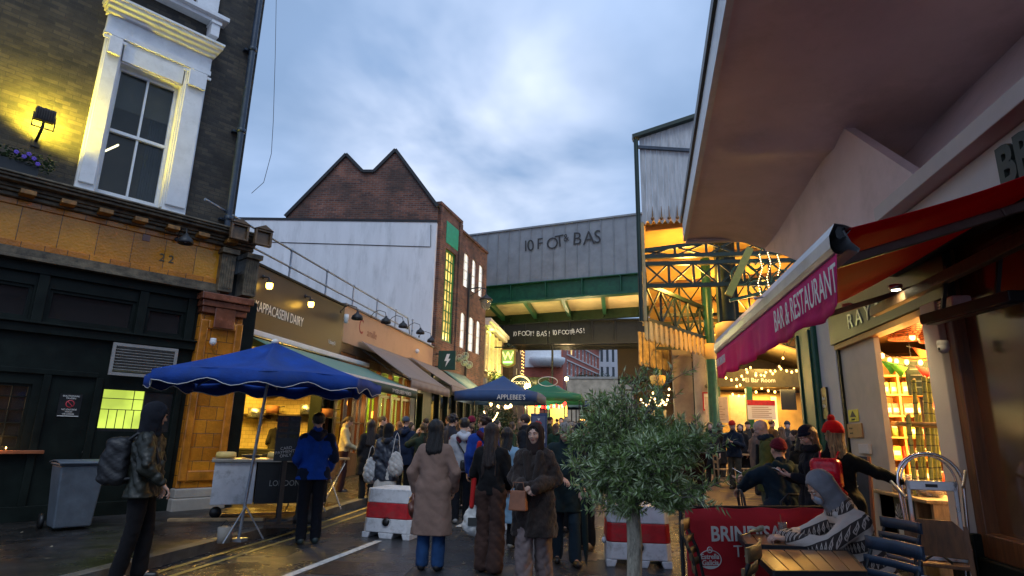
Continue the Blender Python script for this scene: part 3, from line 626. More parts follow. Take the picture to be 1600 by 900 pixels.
# ------------------------------------------------------------------ shared materials
M = dict(
 asphalt=mat('asphalt', (.036, .037, .041), .33, 0, .35, 1.3, .7, 160, dirt=(.02, .021, .025), dirt_amt=.7, dirt_s=.9),
 paving=mat('paving', (.024, .023, .023), .40, 0, .35, 2.5, .5, 90, dirt=(.09, .085, .08), dirt_amt=.4, dirt_s=5),
 kerb=mat('kerb_stone', (.13, .125, .115), .55, 0, .3, 5, .5, 60, dirt=(.05, .05, .045), dirt_amt=.6, dirt_s=6),
 redpave=mat('market_paving', (.085, .05, .04), .6, 0, .3, 1.7, .4, 80, dirt=(.04, .03, .028), dirt_amt=.6, dirt_s=2),
 wline=mat('road_paint_white', (.62, .62, .60), .6, 0, .1, 20, .2, 60, dirt=(.06, .06, .06), dirt_amt=.85, dirt_s=14),
 yline=mat('road_paint_yellow', (.42, .31, .09), .6, 0, .1, 20, .2, 60, dirt=(.05, .05, .05), dirt_amt=.9, dirt_s=9),
 brickD=brick('sooty_stock_brick', (.085, .070, .050), (.032, .030, .028), (.045, .042, .038), .225, .075, .008, noise=.6),
 brickR=brick('red_brick', (.27, .10, .06), (.11, .042, .035), (.17, .15, .135), .26, .09, .013, noise=.65, soot=(.045, .035, .032)),
 brickF=brick('far_red_brick', (.52, .13, .08), (.40, .10, .06), (.25, .15, .12), .45, .15, .01, noise=.2),
 white=mat('white_paint', (.74, .75, .76), .45, 0, .05, 4, .1, 40, dirt=(.42, .42, .40), dirt_amt=.35, dirt_s=5),
 render=mat('white_render', (.72, .75, .80), .7, 0, .06, 1.2, .3, 30, stretch=(1.6, 1, .35), dirt=(.40, .43, .46), dirt_amt=.7, dirt_s=1.3),
 tile=brick('glazed_tile', (.70, .26, .018), (.46, .15, .012), (.10, .055, .02), .30, .24, .006, rough=.22, bump=.5, gloss_var=.1, noise=.45, off=.5),
 tileB=brick('glazed_tile_large', (.78, .34, .02), (.58, .22, .014), (.12, .07, .03), .52, .70, .006, rough=.2, bump=.5, gloss_var=.1, noise=.4, off=0),
 tileR=mat('glazed_terracotta', (.20, .065, .03), .25, 0, .3, 5, .2, 30, coat=.4),
 cornice=mat('weathered_cornice', (.13, .10, .06), .55, 0, .45, 7, .5, 40, dirt=(.035, .035, .025), dirt_amt=.8, dirt_s=6),
 greenB=mat('dark_green_joinery', (.007, .011, .009), .5, 0, .3, 3, .15, 50, spec=.18),
 black=mat('black_paint', (.012, .013, .014), .4, 0, .2, 5, .1, 60),
 blackM=mat('black_metal', (.02, .021, .024), .45, .2, .2, 6, .2, 60),
 steel=mat('steel', (.55, .56, .58), .3, .9, .08, 8, .05, 60),
 galv=mat('galvanised_tube', (.30, .34, .40), .45, .7, .15, 12, .2, 60),
 chrome=mat('chrome', (.8, .8, .82), .12, 1, .04, 8),
 pipe=mat('blue_black_iron', (.025, .04, .065), .4, .1, .2, 6, .15, 60),
 darkglass=mat('dark_window_glass', (.012, .014, .015), .06, 0, 0, 1, spec=.8),
 glass=glass('glass', alpha=.3),
 blind=mat('roller_blind', (.34, .31, .27), .8, 0, .1, 3),
 sign=mat('charcoal_fascia', (.022, .020, .018), .38, 0, .25, 2, .1, 60),
 peach=mat('peach_render', (.55, .35, .22), .7, 0, .08, 2, .15, 60, dirt=(.36, .22, .14), dirt_amt=.4, dirt_s=2),
 cream=brick('cream_tile_wall', (.66, .52, .24), (.60, .46, .20), (.36, .27, .12), .20, .10, .006, rough=.35, bump=.3, noise=.25),
 wood=mat('varnished_wood', (.16, .060, .022), .35, 0, .3, 4, .2, 40, stretch=(6, 6, .5)),
 woodL=mat('pale_timber', (.42, .27, .13), .55, 0, .25, 5, .25, 40, stretch=(1, 6, 1)),
 woodD=mat('dark_timber', (.06, .036, .022), .5, 0, .3, 5, .25, 40, stretch=(6, 6, .6)),
 green=mat('market_green_iron', (.012, .085, .045), .38, .05, .2, 5, .12, 50),
 greenD=mat('deep_green_iron', (.006, .022, .013), .42, .05, .25, 5, .15, 50),
 zinc=mat('zinc_cladding', (.25, .265, .29), .5, .15, .10, 1.5, .1, 30, dirt=(.12, .125, .14), dirt_amt=.5, dirt_s=.6),
 deck=mat('pale_soffit', (.55, .44, .28), .75, 0, .15, .8, .1, 10),
 board=mat('weathered_boards', (.46, .47, .48), .75, 0, .2, 2, .3, 40, stretch=(4, 4, .5), dirt=(.20, .21, .22), dirt_amt=.5, dirt_s=3),
 valance=mat('cream_valance_board', (.74, .52, .20), .6, 0, .08, 3, .15, 40),
 stone=mat('portland_stone', (.38, .35, .31), .8, 0, .15, 1.2, .3, 30, dirt=(.22, .20, .18), dirt_amt=.5, dirt_s=2),
 concrete=mat('painted_concrete_soffit', (.86, .70, .70), .72, 0, .06, .8, .15, 20, dirt=(.50, .40, .36), dirt_amt=.55, dirt_s=.6),
 lintel=mat('cream_masonry_paint', (.60, .54, .50), .6, 0, .05, 2, .15, 40),
 redcloth=canvas('red_canvas', (.55, .003, .014), .5, rough=.8, var=.16, vs=2, bump=.4, bs=45, dirt=(.25, .01, .012), dirt_amt=.7, dirt_s=1.6),
 pink=canvas('magenta_canvas', (.85, .04, .26), .4, rough=.75, var=.14, vs=3, bump=.4, bs=45, dirt=(.45, .05, .16), dirt_amt=.6, dirt_s=3),
 blue=canvas('blue_canvas', (.006, .060, .34), .2, rough=.8, var=.22, vs=2.5, bump=.5, bs=45, dirt=(.03, .07, .20), dirt_amt=.7, dirt_s=2.2),
 navy=mat('navy_canvas', (.02, .06, .17), .7, 0, .08, 4, .3, 80, sheen=.03),
 awngreen=mat('sage_canvas', (.10, .24, .19), .75, 0, .06, 4, .25, 80, sheen=.2),
 valgreen=mat('dark_green_canvas', (.018, .055, .042), .75, 0, .08, 4, .25, 80),
 taupe=mat('taupe_canvas', (.17, .135, .125), .75, 0, .06, 4, .25, 80, sheen=.2),
 gazgreen=mat('gazebo_green_canvas', (.010, .13, .075), .7, 0, .08, 4, .25, 80),
 red=mat('red_plastic', (.50, .012, .018), .5, 0, .16, 8, .3, 30, dirt=(.22, .06, .05), dirt_amt=.8, dirt_s=9),
 whiteP=mat('white_plastic', (.68, .69, .72), .45, 0, .06, 8, .2, 30, dirt=(.22, .21, .19), dirt_amt=.75, dirt_s=6),
 letterW=mat('white_lettering', (.78, .77, .72), .6, 0, 0),
 letterB=mat('dark_lettering', (.03, .032, .03), .6, 0, 0),
 leafD=mat('dark_leaf', (.035, .075, .028), .6, 0, .4, 30, 0),
 bark=mat('bark', (.20, .18, .15), .85, 0, .35, 14, .8, 60),
 terracotta=mat('clay', (.30, .12, .06), .8),
 bulb=emat('bulb', (1, .50, .12), 5), bulbW=emat('bulb_white', (1, .66, .28), 5),
 bulbR=emat('red_bulb', (1, .03, .02), 4), bulbG=emat('green_bulb', (.05, 1, .2), 3),
 litY=lit_pane('lit_yellow_pane', (1, .66, .16), 1.1), litW=lit_pane('lit_white_pane', (1, .93, .78), .95, lo=.75), litG=lit_pane('lit_green_pane', (.62, .80, .10), .8, 2, .6),
)
wet(M['asphalt'], .55, .10, .50); wet(M['paving'], .7, .14, .55)
def P3(a): return tuple(float(q) for q in a)
# ------------------------------------------------------------------ ground
def ground_sheet(name, m, x0, x1, y0, y1, dz, dy=1.0, edge=0.0, nx=2):
    b = MB(); n = max(1, int((y1-y0)/dy)); rows = []
    for i in range(n+1):
        Y = y0+(y1-y0)*i/n; rows.append([(x0+(x1-x0)*j/(nx-1), Y, gz(Y)+dz) for j in range(nx)])
    b.sheet(rows, smooth=False)
    if edge:
        b.add([(x1, r[-1][1], r[-1][2]) for r in rows]+[(x1, r[-1][1], r[-1][2]-edge) for r in rows], [(i, i+1, n+2+i, n+1+i) for i in range(n)])
    o = b.build(name, m); o['kind'] = 'structure'; return o
ground_sheet('road', M['asphalt'], -260, 260, -30, 60, 0, 1.5); 
b = MB(); b.box(-400, 400, 60, 900, .95, 1.047); o = b.build('ground', M['asphalt']); o['kind'] = 'structure'
ground_sheet('pavement_left', M['paving'], -30, -5.30, -6, 60, .12, 1.5)
ground_sheet('kerb', M['kerb'], -5.30, -5.13, -6, 60, .124, 1.5, edge=.13)
ground_sheet('market_paving', M['redpave'], 2.0, 30, 9.0, 45, .005, 1.5)
def stripe(name, m, pts, w, dz=.008):
    b = MB(); rows = []
    for i, p in enumerate(pts):
        q = pts[min(i+1, len(pts)-1)]; r_ = pts[max(i-1, 0)]; d = Vector((q[0]-r_[0], q[1]-r_[1], 0)).normalized(); n = Vector((-d.y, d.x, 0))
        rows.append([(p[0]-n.x*w/2, p[1]-n.y*w/2, gz(p[1])+dz), (p[0]+n.x*w/2, p[1]+n.y*w/2, gz(p[1])+dz)])
    b.sheet(rows, smooth=False); return b
def road_mark(m, lines, w, dz=.008):
    b = MB()
    for l in lines:
        n = max(2, int(math.dist(l[0], l[1])/.8)); b.mb(stripe('', m, [(l[0][0]+(l[1][0]-l[0][0])*i/n, l[0][1]+(l[1][1]-l[0][1])*i/n) for i in range(n+1)], w, dz))
    o = b.build('road_marking', m); o['kind'] = 'structure'; return o
g0 = onZ(450, 897); g1 = onZ(592, 846)
road_mark(M['wline'], [((g0[0]-.05, g0[1]-2.2), (g1[0], g1[1]))], .11)
road_mark(M['wline'], [((-2.62, 10.2), (-2.35, 15))], .10)
road_mark(M['yline'], [((-4.92, 2), (-4.92, 24)), ((-4.66, 2), (-4.66, 24))], .07)
road_mark(mat('yellow_hatch', (.50, .36, .06), .6, 0, .1, 20, .2, 60, dirt=(.06, .04, .03), dirt_amt=.6, dirt_s=7), [((1.35+dx, 8.6), (2.5+dx, 12.4)) for dx in (0, .0)]+[((2.6, 9.6+1.5*i), (5.6, 11.0+1.5*i)) for i in range(6)]+[((2.6, 10.9+1.5*i), (5.6, 9.9+1.5*i)) for i in range(6)], .07, .012)
b = MB(); b.box(-4.15, -3.72, 5.72, 6.12, 0, .008); o = b.build('drain_cover', M['blackM']); o['kind'] = 'structure'

def patches():
    pm = wet(mat('tar_patch', (.018, .018, .020), .4, 0, .2, 6, .6, 140), 1.4, .12, .45); b = MB()
    for (x, y, w, h, a) in ((-2.9, 7.0, 1.1, .7, .1), (-1.2, 5.9, 1.8, .5, -.05), (-3.6, 11.5, .9, 2.2, .02), (.6, 10.5, 1.2, 1.9, .1), (-1.9, 13, .6, 4, .0)):
        c, s_ = math.cos(a), math.sin(a); b.add([(x+u*w/2*c-v*h/2*s_, y+u*w/2*s_+v*h/2*c, gz(y+v*h/2)+.0045) for u, v in ((-1, -1), (1, -1), (1, 1), (-1, 1))], [(0, 1, 2, 3)])
    o = b.build('road_patch', pm); o['kind'] = 'structure'
    b = MB(); rs = random.Random(12)
    for _ in range(260):
        x = rs.choice((rs.gauss(-4.95, .15), rs.uniform(-9, 1.5))); y = rs.uniform(5.0, 15); z = gz(y)+(.126 if x < -5.13 else .012); a = rs.uniform(0, 6.28); l = rs.uniform(.012, .035)
        d = Vector((math.cos(a), math.sin(a), 0))*l; n = Vector((-math.sin(a), math.cos(a), 0))*l*.5; c = Vector((x, y, z)); b.add([c-d, c-n, c+d+Vector((0, 0, .006)), c+n], [(0, 1, 2, 3)])
    o = b.build('litter', mat('litter', (.30, .26, .18), .8, 0, .8, 3)); tag(o, 'scattered fallen leaves and scraps of paper on the road and pavement', 'litter', kind='stuff')
patches()
# ------------------------------------------------------------------ windows
def sash(parent, s0, s1, z0, z1, y, frame, pane, cols=2, rows=2, fw=.05, bar=.025, depth=.05, arch=0.0, sill=None, rail=True):
    """one window of a wall whose face is y: frame bars as one part, its glass a child"""
    b = MB(); b.box(s0, s0+fw, y-depth*.3, y+depth, z0, z1).box(s1-fw, s1, y-depth*.3, y+depth, z0, z1).box(s0+fw, s1-fw, y-depth*.3, y+depth, z0, z0+fw).box(s0+fw, s1-fw, y-depth*.3, y+depth, z1-fw, z1)
    for i in range(1, cols): x = s0+(s1-s0)*i/cols; b.box(x-bar/2, x+bar/2, y, y+depth*.8, z0+fw, z1-fw)
    for j in range(1, rows):
        z = z0+(z1-z0)*j/rows; h = bar*(2 if rail and j*2 == rows else 1)
        for i in range(cols):
            a = s0+(s1-s0)*i/cols+bar/2 if i else s0+fw; c = s0+(s1-s0)*(i+1)/cols-bar/2 if i < cols-1 else s1-fw
            b.box(a, c, y+.002, y+depth*.8-.002, z-h/2, z+h/2)
    if sill: b.box(s0-.06, s1+.06, y-.09, y-depth*.3-.001, z0-.07, z0)
    w = b.build('window', frame, parent)
    g = MB().box(s0+fw*.6, s1-fw*.6, y+depth*.82, y+depth*.82+.012, z0+fw*.6, z1-fw*.6).build('pane', pane, w)
    return w
def wall_holes(b, x0, x1, z0, z1, y0, y1, holes):
    """solid wall between x0..x1 and z0..z1 with rectangular openings (non-overlapping columns)"""
    xs = sorted(set([x0, x1]+[h for q in holes for h in q[:2]]))
    for a, c in zip(xs[:-1], xs[1:]):
        cuts = sorted([(q[2], q[3]) for q in holes if q[0] <= a+1e-6 and q[1] >= c-1e-6]); z = z0
        for lo, hi in cuts:
            if lo > z+1e-4: b.box(a, c, y0, y1, z, lo)
            z = max(z, hi)
        if z < z1-1e-4: b.box(a, c, y0, y1, z, z1)
    return b

# ------------------------------------------------------------------ pub on the corner, number 22
def pub():
    rz = math.atan2(.84, .55); F = Fr((-7.15, 10.40, 0), rz)
    t = F.thing('pub_building', 'old corner pub in dark brick over yellow glazed tiles with a big white framed window', 'building')
    gl0, gz0 = F.pt(150, 300); gl1, _ = F.pt(251, 318); _, gt = F.pt(180, 85)
    g0, g1, zb, zt = gl0, gl1+.03, 5.47, 7.95
    w0 = g0-.30; w1 = g1+.42   # outer surround
    # second floor window sill corner seen top right
    us0, us1, uz = w0-.02, w1-.02, 9.62
    b = MB(); wall_holes(b, -9, -.38, 5.30, 13.5, .16, .42, [(g0-.05, g1+.05, zb-.05, zt+.05), (g0, g1, uz+.1, uz+2.4)]); b.box(-9, -.38, .42, 9, 5.3, 13.5) if False else None
    b.build('upper_wall', M['brickD'], t)
    MB().box(-.64, -.38, .421, 8.5, 5.3, 13.5).build('side_wall', M['brickR'], t)
    MB().box(-9, -.64, 2.2, 2.4, 5.3, 13.5).build('room_back', M['blind'], t)
    # big window
    w = MB(); y = .06
    for a, c in ((w0, g0-.02), (g1+.02, w1)):
        w.box(a, c, y, .16, zb-.12, zt+.42); w.box(a+.03, c-.03, y-.05, y, zb+.05, zt+.30)
        m_ = (a+c)/2
        w.box(a-.05, c+.05, y-.08, y-.051, zt+.30, zt+.36); w.box(a+.04, c-.04, y-.14, y-.081, zt+.02, zt+.36)
    # reveal
    w.box(g0-.02, g0, .10, .34, zb, zt).box(g1, g1+.02, .10, .34, zb, zt).box(g0-.02, g1+.02, .10, .34, zt, zt+.03)
    w.box(g0-.0, g1+.0, y, .159, zt+.03, zt+.42)
    w.build('window_surround', M['white'], t, .008)
    e = MB(); zz = zt+.42
    for i, (h, pr) in enumerate(((.10, .05), (.30, .02), (.07, .10), (.06, .19), (.06, .27), (.05, .31))):
        e.box(w0-.02-pr*.4, w1+.02+pr*.4, y-pr, .159, zz, zz+h-.001); zz += h
    e.build('window_pediment', M['white'], t, .006)
    s_ = MB().box(w0-.6, w1+.03, -.02, .159, zb-.19, zb-.11).box(w1+.031, -.40, .0, .159, zb-.30, zb-.19).build('window_sill', M['white'], t, .006)
    fr = MB(); fy = .26; mz = (zb+zt)/2-.02; mx = (g0+g1)/2
    fr.box(g0, g0+.06, fy, fy+.06, zb, zt).box(g1-.06, g1, fy, fy+.06, zb, zt).box(g0+.06, g1-.06, fy, fy+.06, zb, zb+.08).box(g0+.06, g1-.06, fy, fy+.06, zt-.06, zt)
    fr.box(g0+.06, g1-.06, fy-.02, fy+.05, mz-.03, mz+.03).box(mx-.018, mx+.018, fy, fy+.05, zb+.08, mz-.03).box(mx-.018, mx+.018, fy, fy+.05, mz+.03, zt-.06)
    wf = fr.build('window', M['white'], t, .004)
    MB().box(g0+.05, g1-.05, fy+.052, fy+.06, zb+.05, zt-.05).build('pane', glass('pub_glass', (.02, .025, .025), .05, .35), wf)
    MB().box(g0+.05, g1-.05, fy+.10, fy+.115, zt-.75, zt-.03).build('blind', M['blind'], wf)
    cu = MB(); 
    for side in (0, 1):
        pts = []; x0 = g1-.32 if side else g0+.02
        for i in range(25): pts.append((x0+.30*i/24, fy+.22+.03*math.sin(i*1.9)))
        cu.sheet([[(x, yy, zb-.02) for x, yy in pts], [(x, yy, zt) for x, yy in pts]])
        if not side: cu = MB()
    cu.build('curtain', mat('curtain', (.16, .17, .20), .85), wf)
    st = MB().rbox((g0+.22, 1.1, zb+1.15), (.02, .9, .03), Matrix.Rotation(.2, 3, 'Z')).build('strip_light', emat('tube_light', (1, .9, .5), 5), t)
    # upper storey window (its sill and bracket show at the top of the picture)
    u = MB(); u.box(us0-.05, us1+.20, -.16, .159, uz-.02, uz+.07).box(us0, us1+.1, -.06, .159, uz-.10, uz-.021)
    for sx in (us0+.06, us1-.10): u.box(sx, sx+.16, -.10, .159, uz-.42, uz-.101).box(sx-.02, sx+.18, -.13, .159, uz-.16, uz-.1005)
    u.build('window_sill', M['white'], t, .006)
    u = MB()
    for a, c in ((w0, g0-.02), (g1+.02, w1)): u.box(a, c, y, .16, uz+.07, uz+2.7)
    u.build('window_surround', M['white'], t); sash(t, g0, g1, uz+.1, uz+2.4, .28, M['white'], M['darkglass'], 2, 2)
    # cornice
    c = MB(); z = 4.96
    for (h, pr) in ((.07, .10), (.05, .16), (.06, .20)): c.box(-9, -.02, -pr, .16, z, z+h-.001); z += h
    c.box(-9, .03, -.34, .159, z, z+.05); z += .051; c.box(-9, .05, -.39, .159, z, z+.04); z += .041; c.box(-9, .06, -.42, .159, z, z+.035)
    c.build('cornice', M['cornice'], t, .012)
    OCH = mat('ochre_glaze', (.30, .14, .03), .35, 0, .4, 8)
    for i in range(16):
        x = -7.9+i*.52
        if x < -.5: MB().box(x, x+.2, -.31, -.101, 4.985, 5.06).build('dentil', OCH, t, .008)
    # frieze of big glazed tiles
    MB().box(-9, -.62, 0, .3, 4.30, 4.955).build('frieze', M['tileB'], t)
    f2 = MB(); f2.box(-9, -.62, -.035, .299, 4.20, 4.299).box(-9, -.62, -.03, -.001, 4.86, 4.955); f2.build('frieze_border', M['tile'], t, .008)
    f3 = MB(); f3.box(-9, -.55, -.06, .25, 4.07, 4.199).box(-9, -.55, -.10, .25, 4.02, 4.069); f3.build('frieze_moulding', M['cornice'], t, .006)
    sx = -1.64; text('22', 'numerals', .20, mat('bronze_numerals', (.09, .085, .05), .5, .3), t, (sx, -.006, 4.44), ext=.006, space=1.5)
    sx, sz = F.pt(232, 371) ; MB().box(-1.95, -1.83, -.012, .0, 4.74, 4.88).build('vent_tile', M['tileR'], t, .004)
    # fluted consoles + blocks at the corner
    for (a, nm) in ((-.62, 0), (-.16, 1)):
        q = MB(); q.box(a, a+.26, -.16, .2, 4.06, 4.80)
        for i in range(5): q.box(a+.025+i*.046, a+.045+i*.046, -.18, -.161, 4.12, 4.76)
        q.box(a-.03, a+.29, -.24, .2, 4.80, 4.90).build('console', M['cornice'], t, .008)
        h = MB(); h.box(a-.04, a+.30, -.46, -.425, 5.02, 5.34).box(a-.04, a+.0, -.52, -.461, 5.02, 5.34).box(a+.26, a+.30, -.52, -.461, 5.02, 5.34).box(a+.0, a+.26, -.52, -.461, 5.30, 5.34).box(a, a+.26, -.52, -.461, 5.02, 5.06)
        h.prism([(a-.06, 5.34), (a+.32, 5.34), (a+.13, 5.44)], -.54, -.42); h.build('cornice_block', mat('brown_glaze', (.13, .075, .035), .35, 0, .3, 8), t, .008)
    # pilaster
    p0, p1 = -.80, -.02
    q = MB(); q.box(p0, p1, -.02, .3, .50, 3.62).build('pilaster', M['tile'], t, .02)
    q = MB(); q.box(p0, p0+.14, -.08, -.021, .62, 3.5).box(p1-.14, p1, -.08, -.021, .62, 3.5).box(p0+.14, p1-.14, -.08, -.021, 3.34, 3.5).box(p0+.14, p1-.14, -.08, -.021, .62, .80); q.build('pilaster_panel', mat('amber_glaze', (.46, .16, .014), .2, 0, .4, 3, .2, 20, coat=.4), t, .02)
    q = MB(); q.box(p0-.02, p1+.02, -.12, .3, 3.621, 3.74).box(p0-.05, p1+.05, -.17, .3, 3.741, 3.86).box(p0-.09, p1+.09, -.23, .3, 3.861, 3.99).box(p0+.2, p1-.2, -.15, -.121, 3.36, 3.74); q.build('pilaster_capital', M['tileR'], t, .02)
    q = MB(); q.box(p0-.06, p1+.06, -.14, .3, .12, .34).box(p0-.03, p1+.03, -.11, .3, .341, .499); q.build('pilaster_base', M['stone'], t, .02)
    MB().box(p1+.001, p1+.30, .12, .5, .12, 4.0).build('corner_panel', M['greenB'], t)
    MB().box(p1-.1, p1-.02, .301, 6.0, .12, 5.3).build('side_wall', M['greenB'], t)
    # timber shopfront
    g = MB(); ys = .12
    wall_holes(g, -9, p0, .12, 4.02, ys, ys+.2, [(-4.6, -3.03, 1.16, 2.14), (-2.08, -1.00, 1.45, 2.13), (-4.9, -3.27, 3.14, 3.68), (-3.06, -1.82, 3.14, 3.66), (-1.65, -1.02, 3.14, 3.60)])
    g.build('shopfront', M['greenB'], t)
    g = MB(); g.box(-9, p0, ys-.10, ys-.001, 2.92, 3.06).box(-9, p0, ys-.16, ys-.001, 3.061, 3.09).box(-9, p0, ys-.07, ys-.001, 3.86, 4.01)
    for x in (-3.16, -1.73, -.93): g.box(x-.08, x+.06, ys-.06, ys-.001, 3.092, 3.858)
    g.box(-9, -2.2, ys-.05, ys-.001, 2.30, 2.38); g.box(-9, p0, ys-.06, ys-.001, .12, .34)
    for x in (-2.86, -2.16, -.93): g.box(x-.06, x+.04, ys-.05, ys-.001, .341, 2.298)
    g.build('joinery', M['greenB'], t, .006)
    for (a, c, zt_) in ((-4.9, -3.27, 3.68), (-3.06, -1.82, 3.66), (-1.65, -1.02, 3.60)): sash(t, a, c, 3.14, zt_, ys+.05, M['greenB'], M['darkglass'], 1, 1, .05)
    sash(t, -4.6, -3.03, 1.16, 2.14, ys+.05, M['greenB'], glass('bar_glass', alpha=.5), 7, 5, .04, .014, rail=False)
    # door with the lit upper lights
    d = MB(); d.box(-2.08, -1.0, ys+.03, ys+.09, .14, 1.50).box(-1.46, -1.00, ys+.03, ys+.09, 1.50, 2.13); d.box(-1.98, -1.62, ys+.005, ys+.029, .35, 1.3).box(-1.46, -1.10, ys+.005, ys+.029, .35, 1.3)
    do = d.build('door', M['black'], t, .005)
    b = MB()
    for i in range(1, 5): b.box(-2.08+i*.124, -2.070+i*.124, ys+.04, ys+.055, 1.50, 1.80)
    for z in (1.80, 1.98): b.box(-2.08, -1.46, ys+.04, ys+.055, z, z+.012)
    b.box(-1.62, -1.61, ys+.04, ys+.055, 1.812, 2.13)
    b.build('glazing_bars', M['black'], do); MB().box(-2.08, -1.46, ys+.07, ys+.08, 1.50, 2.13).build('pane', M['litG'], do)
    MB().ball((-2.2, ys-.0, 1.12), .025).build('handle', M['steel'], do)
    # louvre
    lv = MB(); a, c = F.pt(174, 560)[0], F.pt(274, 570)[0]; z0, z1 = 2.36, 2.90
    a, c = -2.10, -1.09
    lv.box(a, a+.05, -.03, ys-.12, z0, z1).box(c-.05, c, -.03, ys-.12, z0, z1).box(a+.05, c-.05, -.03, ys-.12, z0, z0+.05).box(a+.05, c-.05, -.03, ys-.12, z1-.05, z1)
    for i in range(9): lv.rbox(((a+c)/2, -.0, z0+.085+i*.048), (c-a-.1, .055, .008), Matrix.Rotation(-.7, 3, 'X'))
    lv.build('louvre_vent', mat('grey_louvre', (.34, .33, .31), .5, .4, .1, 8), t)
    # ledge with glow under the bar window
    MB().box(-4.9, -2.74, ys-.14, ys-.001, 1.10, 1.15).build('window_ledge', mat('copper_ledge', (.35, .12, .05), .4, .3), t, .006)
    # bar interior
    MB().box(-6, -2.8, 1.2, 1.25, .3, 3).build('room_back', M['woodD'], t)
    # poster
    px0, pz0 = F.pt(96, 650); px1, pz1 = F.pt(129, 615)
    po = MB().box(-2.66, -2.36, ys-.012, ys-.002, 1.66, 2.02).build('poster', M['black'], t)
    MB().box(-2.65, -2.37, ys-.013, ys-.0125, 1.67, 1.68).build('poster_edge', M['letterW'], po)
    for body, sz, zz in (('SOUTHWARK', .036, 1.975), ('TAVERN', .036, 1.94), ('NO OUTSIDE', .034, 1.765), ('FOOD', .034, 1.73), ('OR DRINK', .034, 1.695)):
        text(body, 'lettering', sz, M['letterW'], po, (-2.51, ys-.014, zz), ext=.001, align='CENTER')
    r = MB(); r.lathe([(.048, 0), (.06, 0), (.06, .003), (.048, .003)], (-2.51, ys-.016, 1.865), 20, 'y'); r.rbox((-2.51, ys-.016, 1.865), (.10, .003, .010), Matrix.Rotation(.8, 3, 'Y')); r.build('symbol', mat('sign_red', (.6, .05, .07), .5), po)
    # drainpipe
    dp = MB(); xs = -.56; dp.tube([(xs, -.02, 5.36), (xs, -.02, 13.4)], .062, 12)
    for z in (5.5, 7.4, 9.3, 11.2): dp.lathe([(.062, 0), (.085, .01), (.085, .09), (.062, .10)], (xs, -.02, z), 12); dp.box(xs-.13, xs+.13, .05, .158, z+.02, z+.06)
    dp.build('drainpipe', M['pipe'], t)
    return F, t
PF, PT = pub()
def gooseneck(loc, rz, label, group, s=1.0, reach=.45):
    t = thing('gooseneck_lamp', label, 'lamp', loc, rz, group)
    b = MB(); b.tube([(0, 0, 0), (0, -.1*s, .12*s), (0, -.25*s, .19*s), (0, -reach*.92*s, .12*s), (0, -reach*s, -.02*s)], .011*s, 6); b.lathe([(0, -.03), (.045*s, -.03), (.045*s, 0)], (0, 0, 0), 10, 'y'); b.build('arm', M['blackM'], t)
    MB().lathe([(.0, .06*s), (.03*s, .055*s), (.05*s, .0), (.13*s, -.06*s), (.155*s, -.13*s), (.15*s, -.17*s), (.145*s, -.17*s), (.12*s, -.07*s), (.0, -.02*s)], (0, -reach*s, -.05*s), 18).build('lamp_shade', M['blackM'], t)
    MB().ball((0, -reach*s, -.17*s), .03*s).build('bulb', mat('unlit_bulb', (.5, .5, .48), .2), t)
    return t
pw = PF.w(-1.42, -.05, 4.88); gooseneck(P3(pw), PF.rz, 'black dome lamp on a curved arm over the tiles numbered 22', None, .85, .6)
def floodlight():
    w = PF.w(-3.37-.02, .13, 6.35); x, z = PF.pt(70, 182, -.25); w = PF.w(x, .15, z)
    t = thing('floodlight', 'square black floodlight on a wall bracket shining yellow on the pub brick', 'floodlight', P3(w), PF.rz)
    b = MB(); b.box(-.13, .13, -.46, -.36, -.09, .12); 
    for i in range(8): b.box(-.12+i*.032, -.11+i*.032, -.50, -.461, -.07, .10)
    b.build('housing', mat('floodlight_housing', (.06, .05, .045), .5, .3), t, .01)
    MB().tube([(0, 0, -.3), (0, -.2, -.26), (0, -.4, -.2), (0, -.41, -.1)], .022, 8).box(-.15, -.135, -.43, -.40, -.2, .02).box(.135, .15, -.43, -.40, -.2, .02).box(-.15, .15, -.43, -.40, -.215, -.2).box(-.06, .06, -.02, 0, -.4, -.2).build('bracket', M['blackM'], t)
    MB().box(-.115, .115, -.355, -.348, -.075, .105).build('lens', emat('flood_lens', (1, .80, .12), 8), t)
    l = lamp('SPOT', P3(PF.w(x, -.19, z+.02)), 150, (1, .78, .05), .08, spot=172, blend=.3); aim(l, P3(PF.w(x+.35, 1.0, z+.85)))
floodlight()
# the same yellow light lower down on the frieze and the window surround
def flower_box():
    x, z = PF.pt(20, 262, -.2); x = -4.0
    t = thing('flower_box', 'dark planter with white, yellow and purple pansies on the pub cornice', 'planter', P3(PF.w(x, -.18, 5.29)), PF.rz)
    MB().box(-.55, .42, -.12, .12, 0, .20).build('box', M['black'], t, .01)
    rs = random.Random(3); b = MB()
    for _ in range(700):
        c = Vector((rs.uniform(-.58, .60), rs.uniform(-.20, .14), .16+rs.uniform(0, .26)*(1-abs(rs.uniform(-.5, .5))))); a = rs.uniform(0, 6.28); d = Vector((math.cos(a), math.sin(a), rs.uniform(-.5, .7)))*.05; n = Vector((-math.sin(a), math.cos(a), .3))*.02
        b.add([c-n*.3, c+d*.5-n, c+d, c+d*.5+n], [(0, 1, 2, 3)])
    b.build('foliage', mat('pansy_leaf', (.07, .14, .05), .6, 0, .4, 30), t)
    for col, pts in (((.8, .78, .7), ((-.5, .3), (-.36, .31), (-.44, .34))), ((.8, .6, .03), ((-.22, .33), (-.28, .29))), ((.12, .06, .45), ((.1, .28), (.2, .24), (.32, .25), (.38, .18), (.25, .3)))):
        pm = mat('petal', col, .6, 0, 0)
        for x_, z_ in pts:
            b = MB()
            for k in range(5): a = k*1.257; b.ball((x_+.018*math.cos(a), -.22, z_+.018*math.sin(a)), (.019, .006, .019), 6, 4)
            b.build('flower', pm, t)
flower_box()
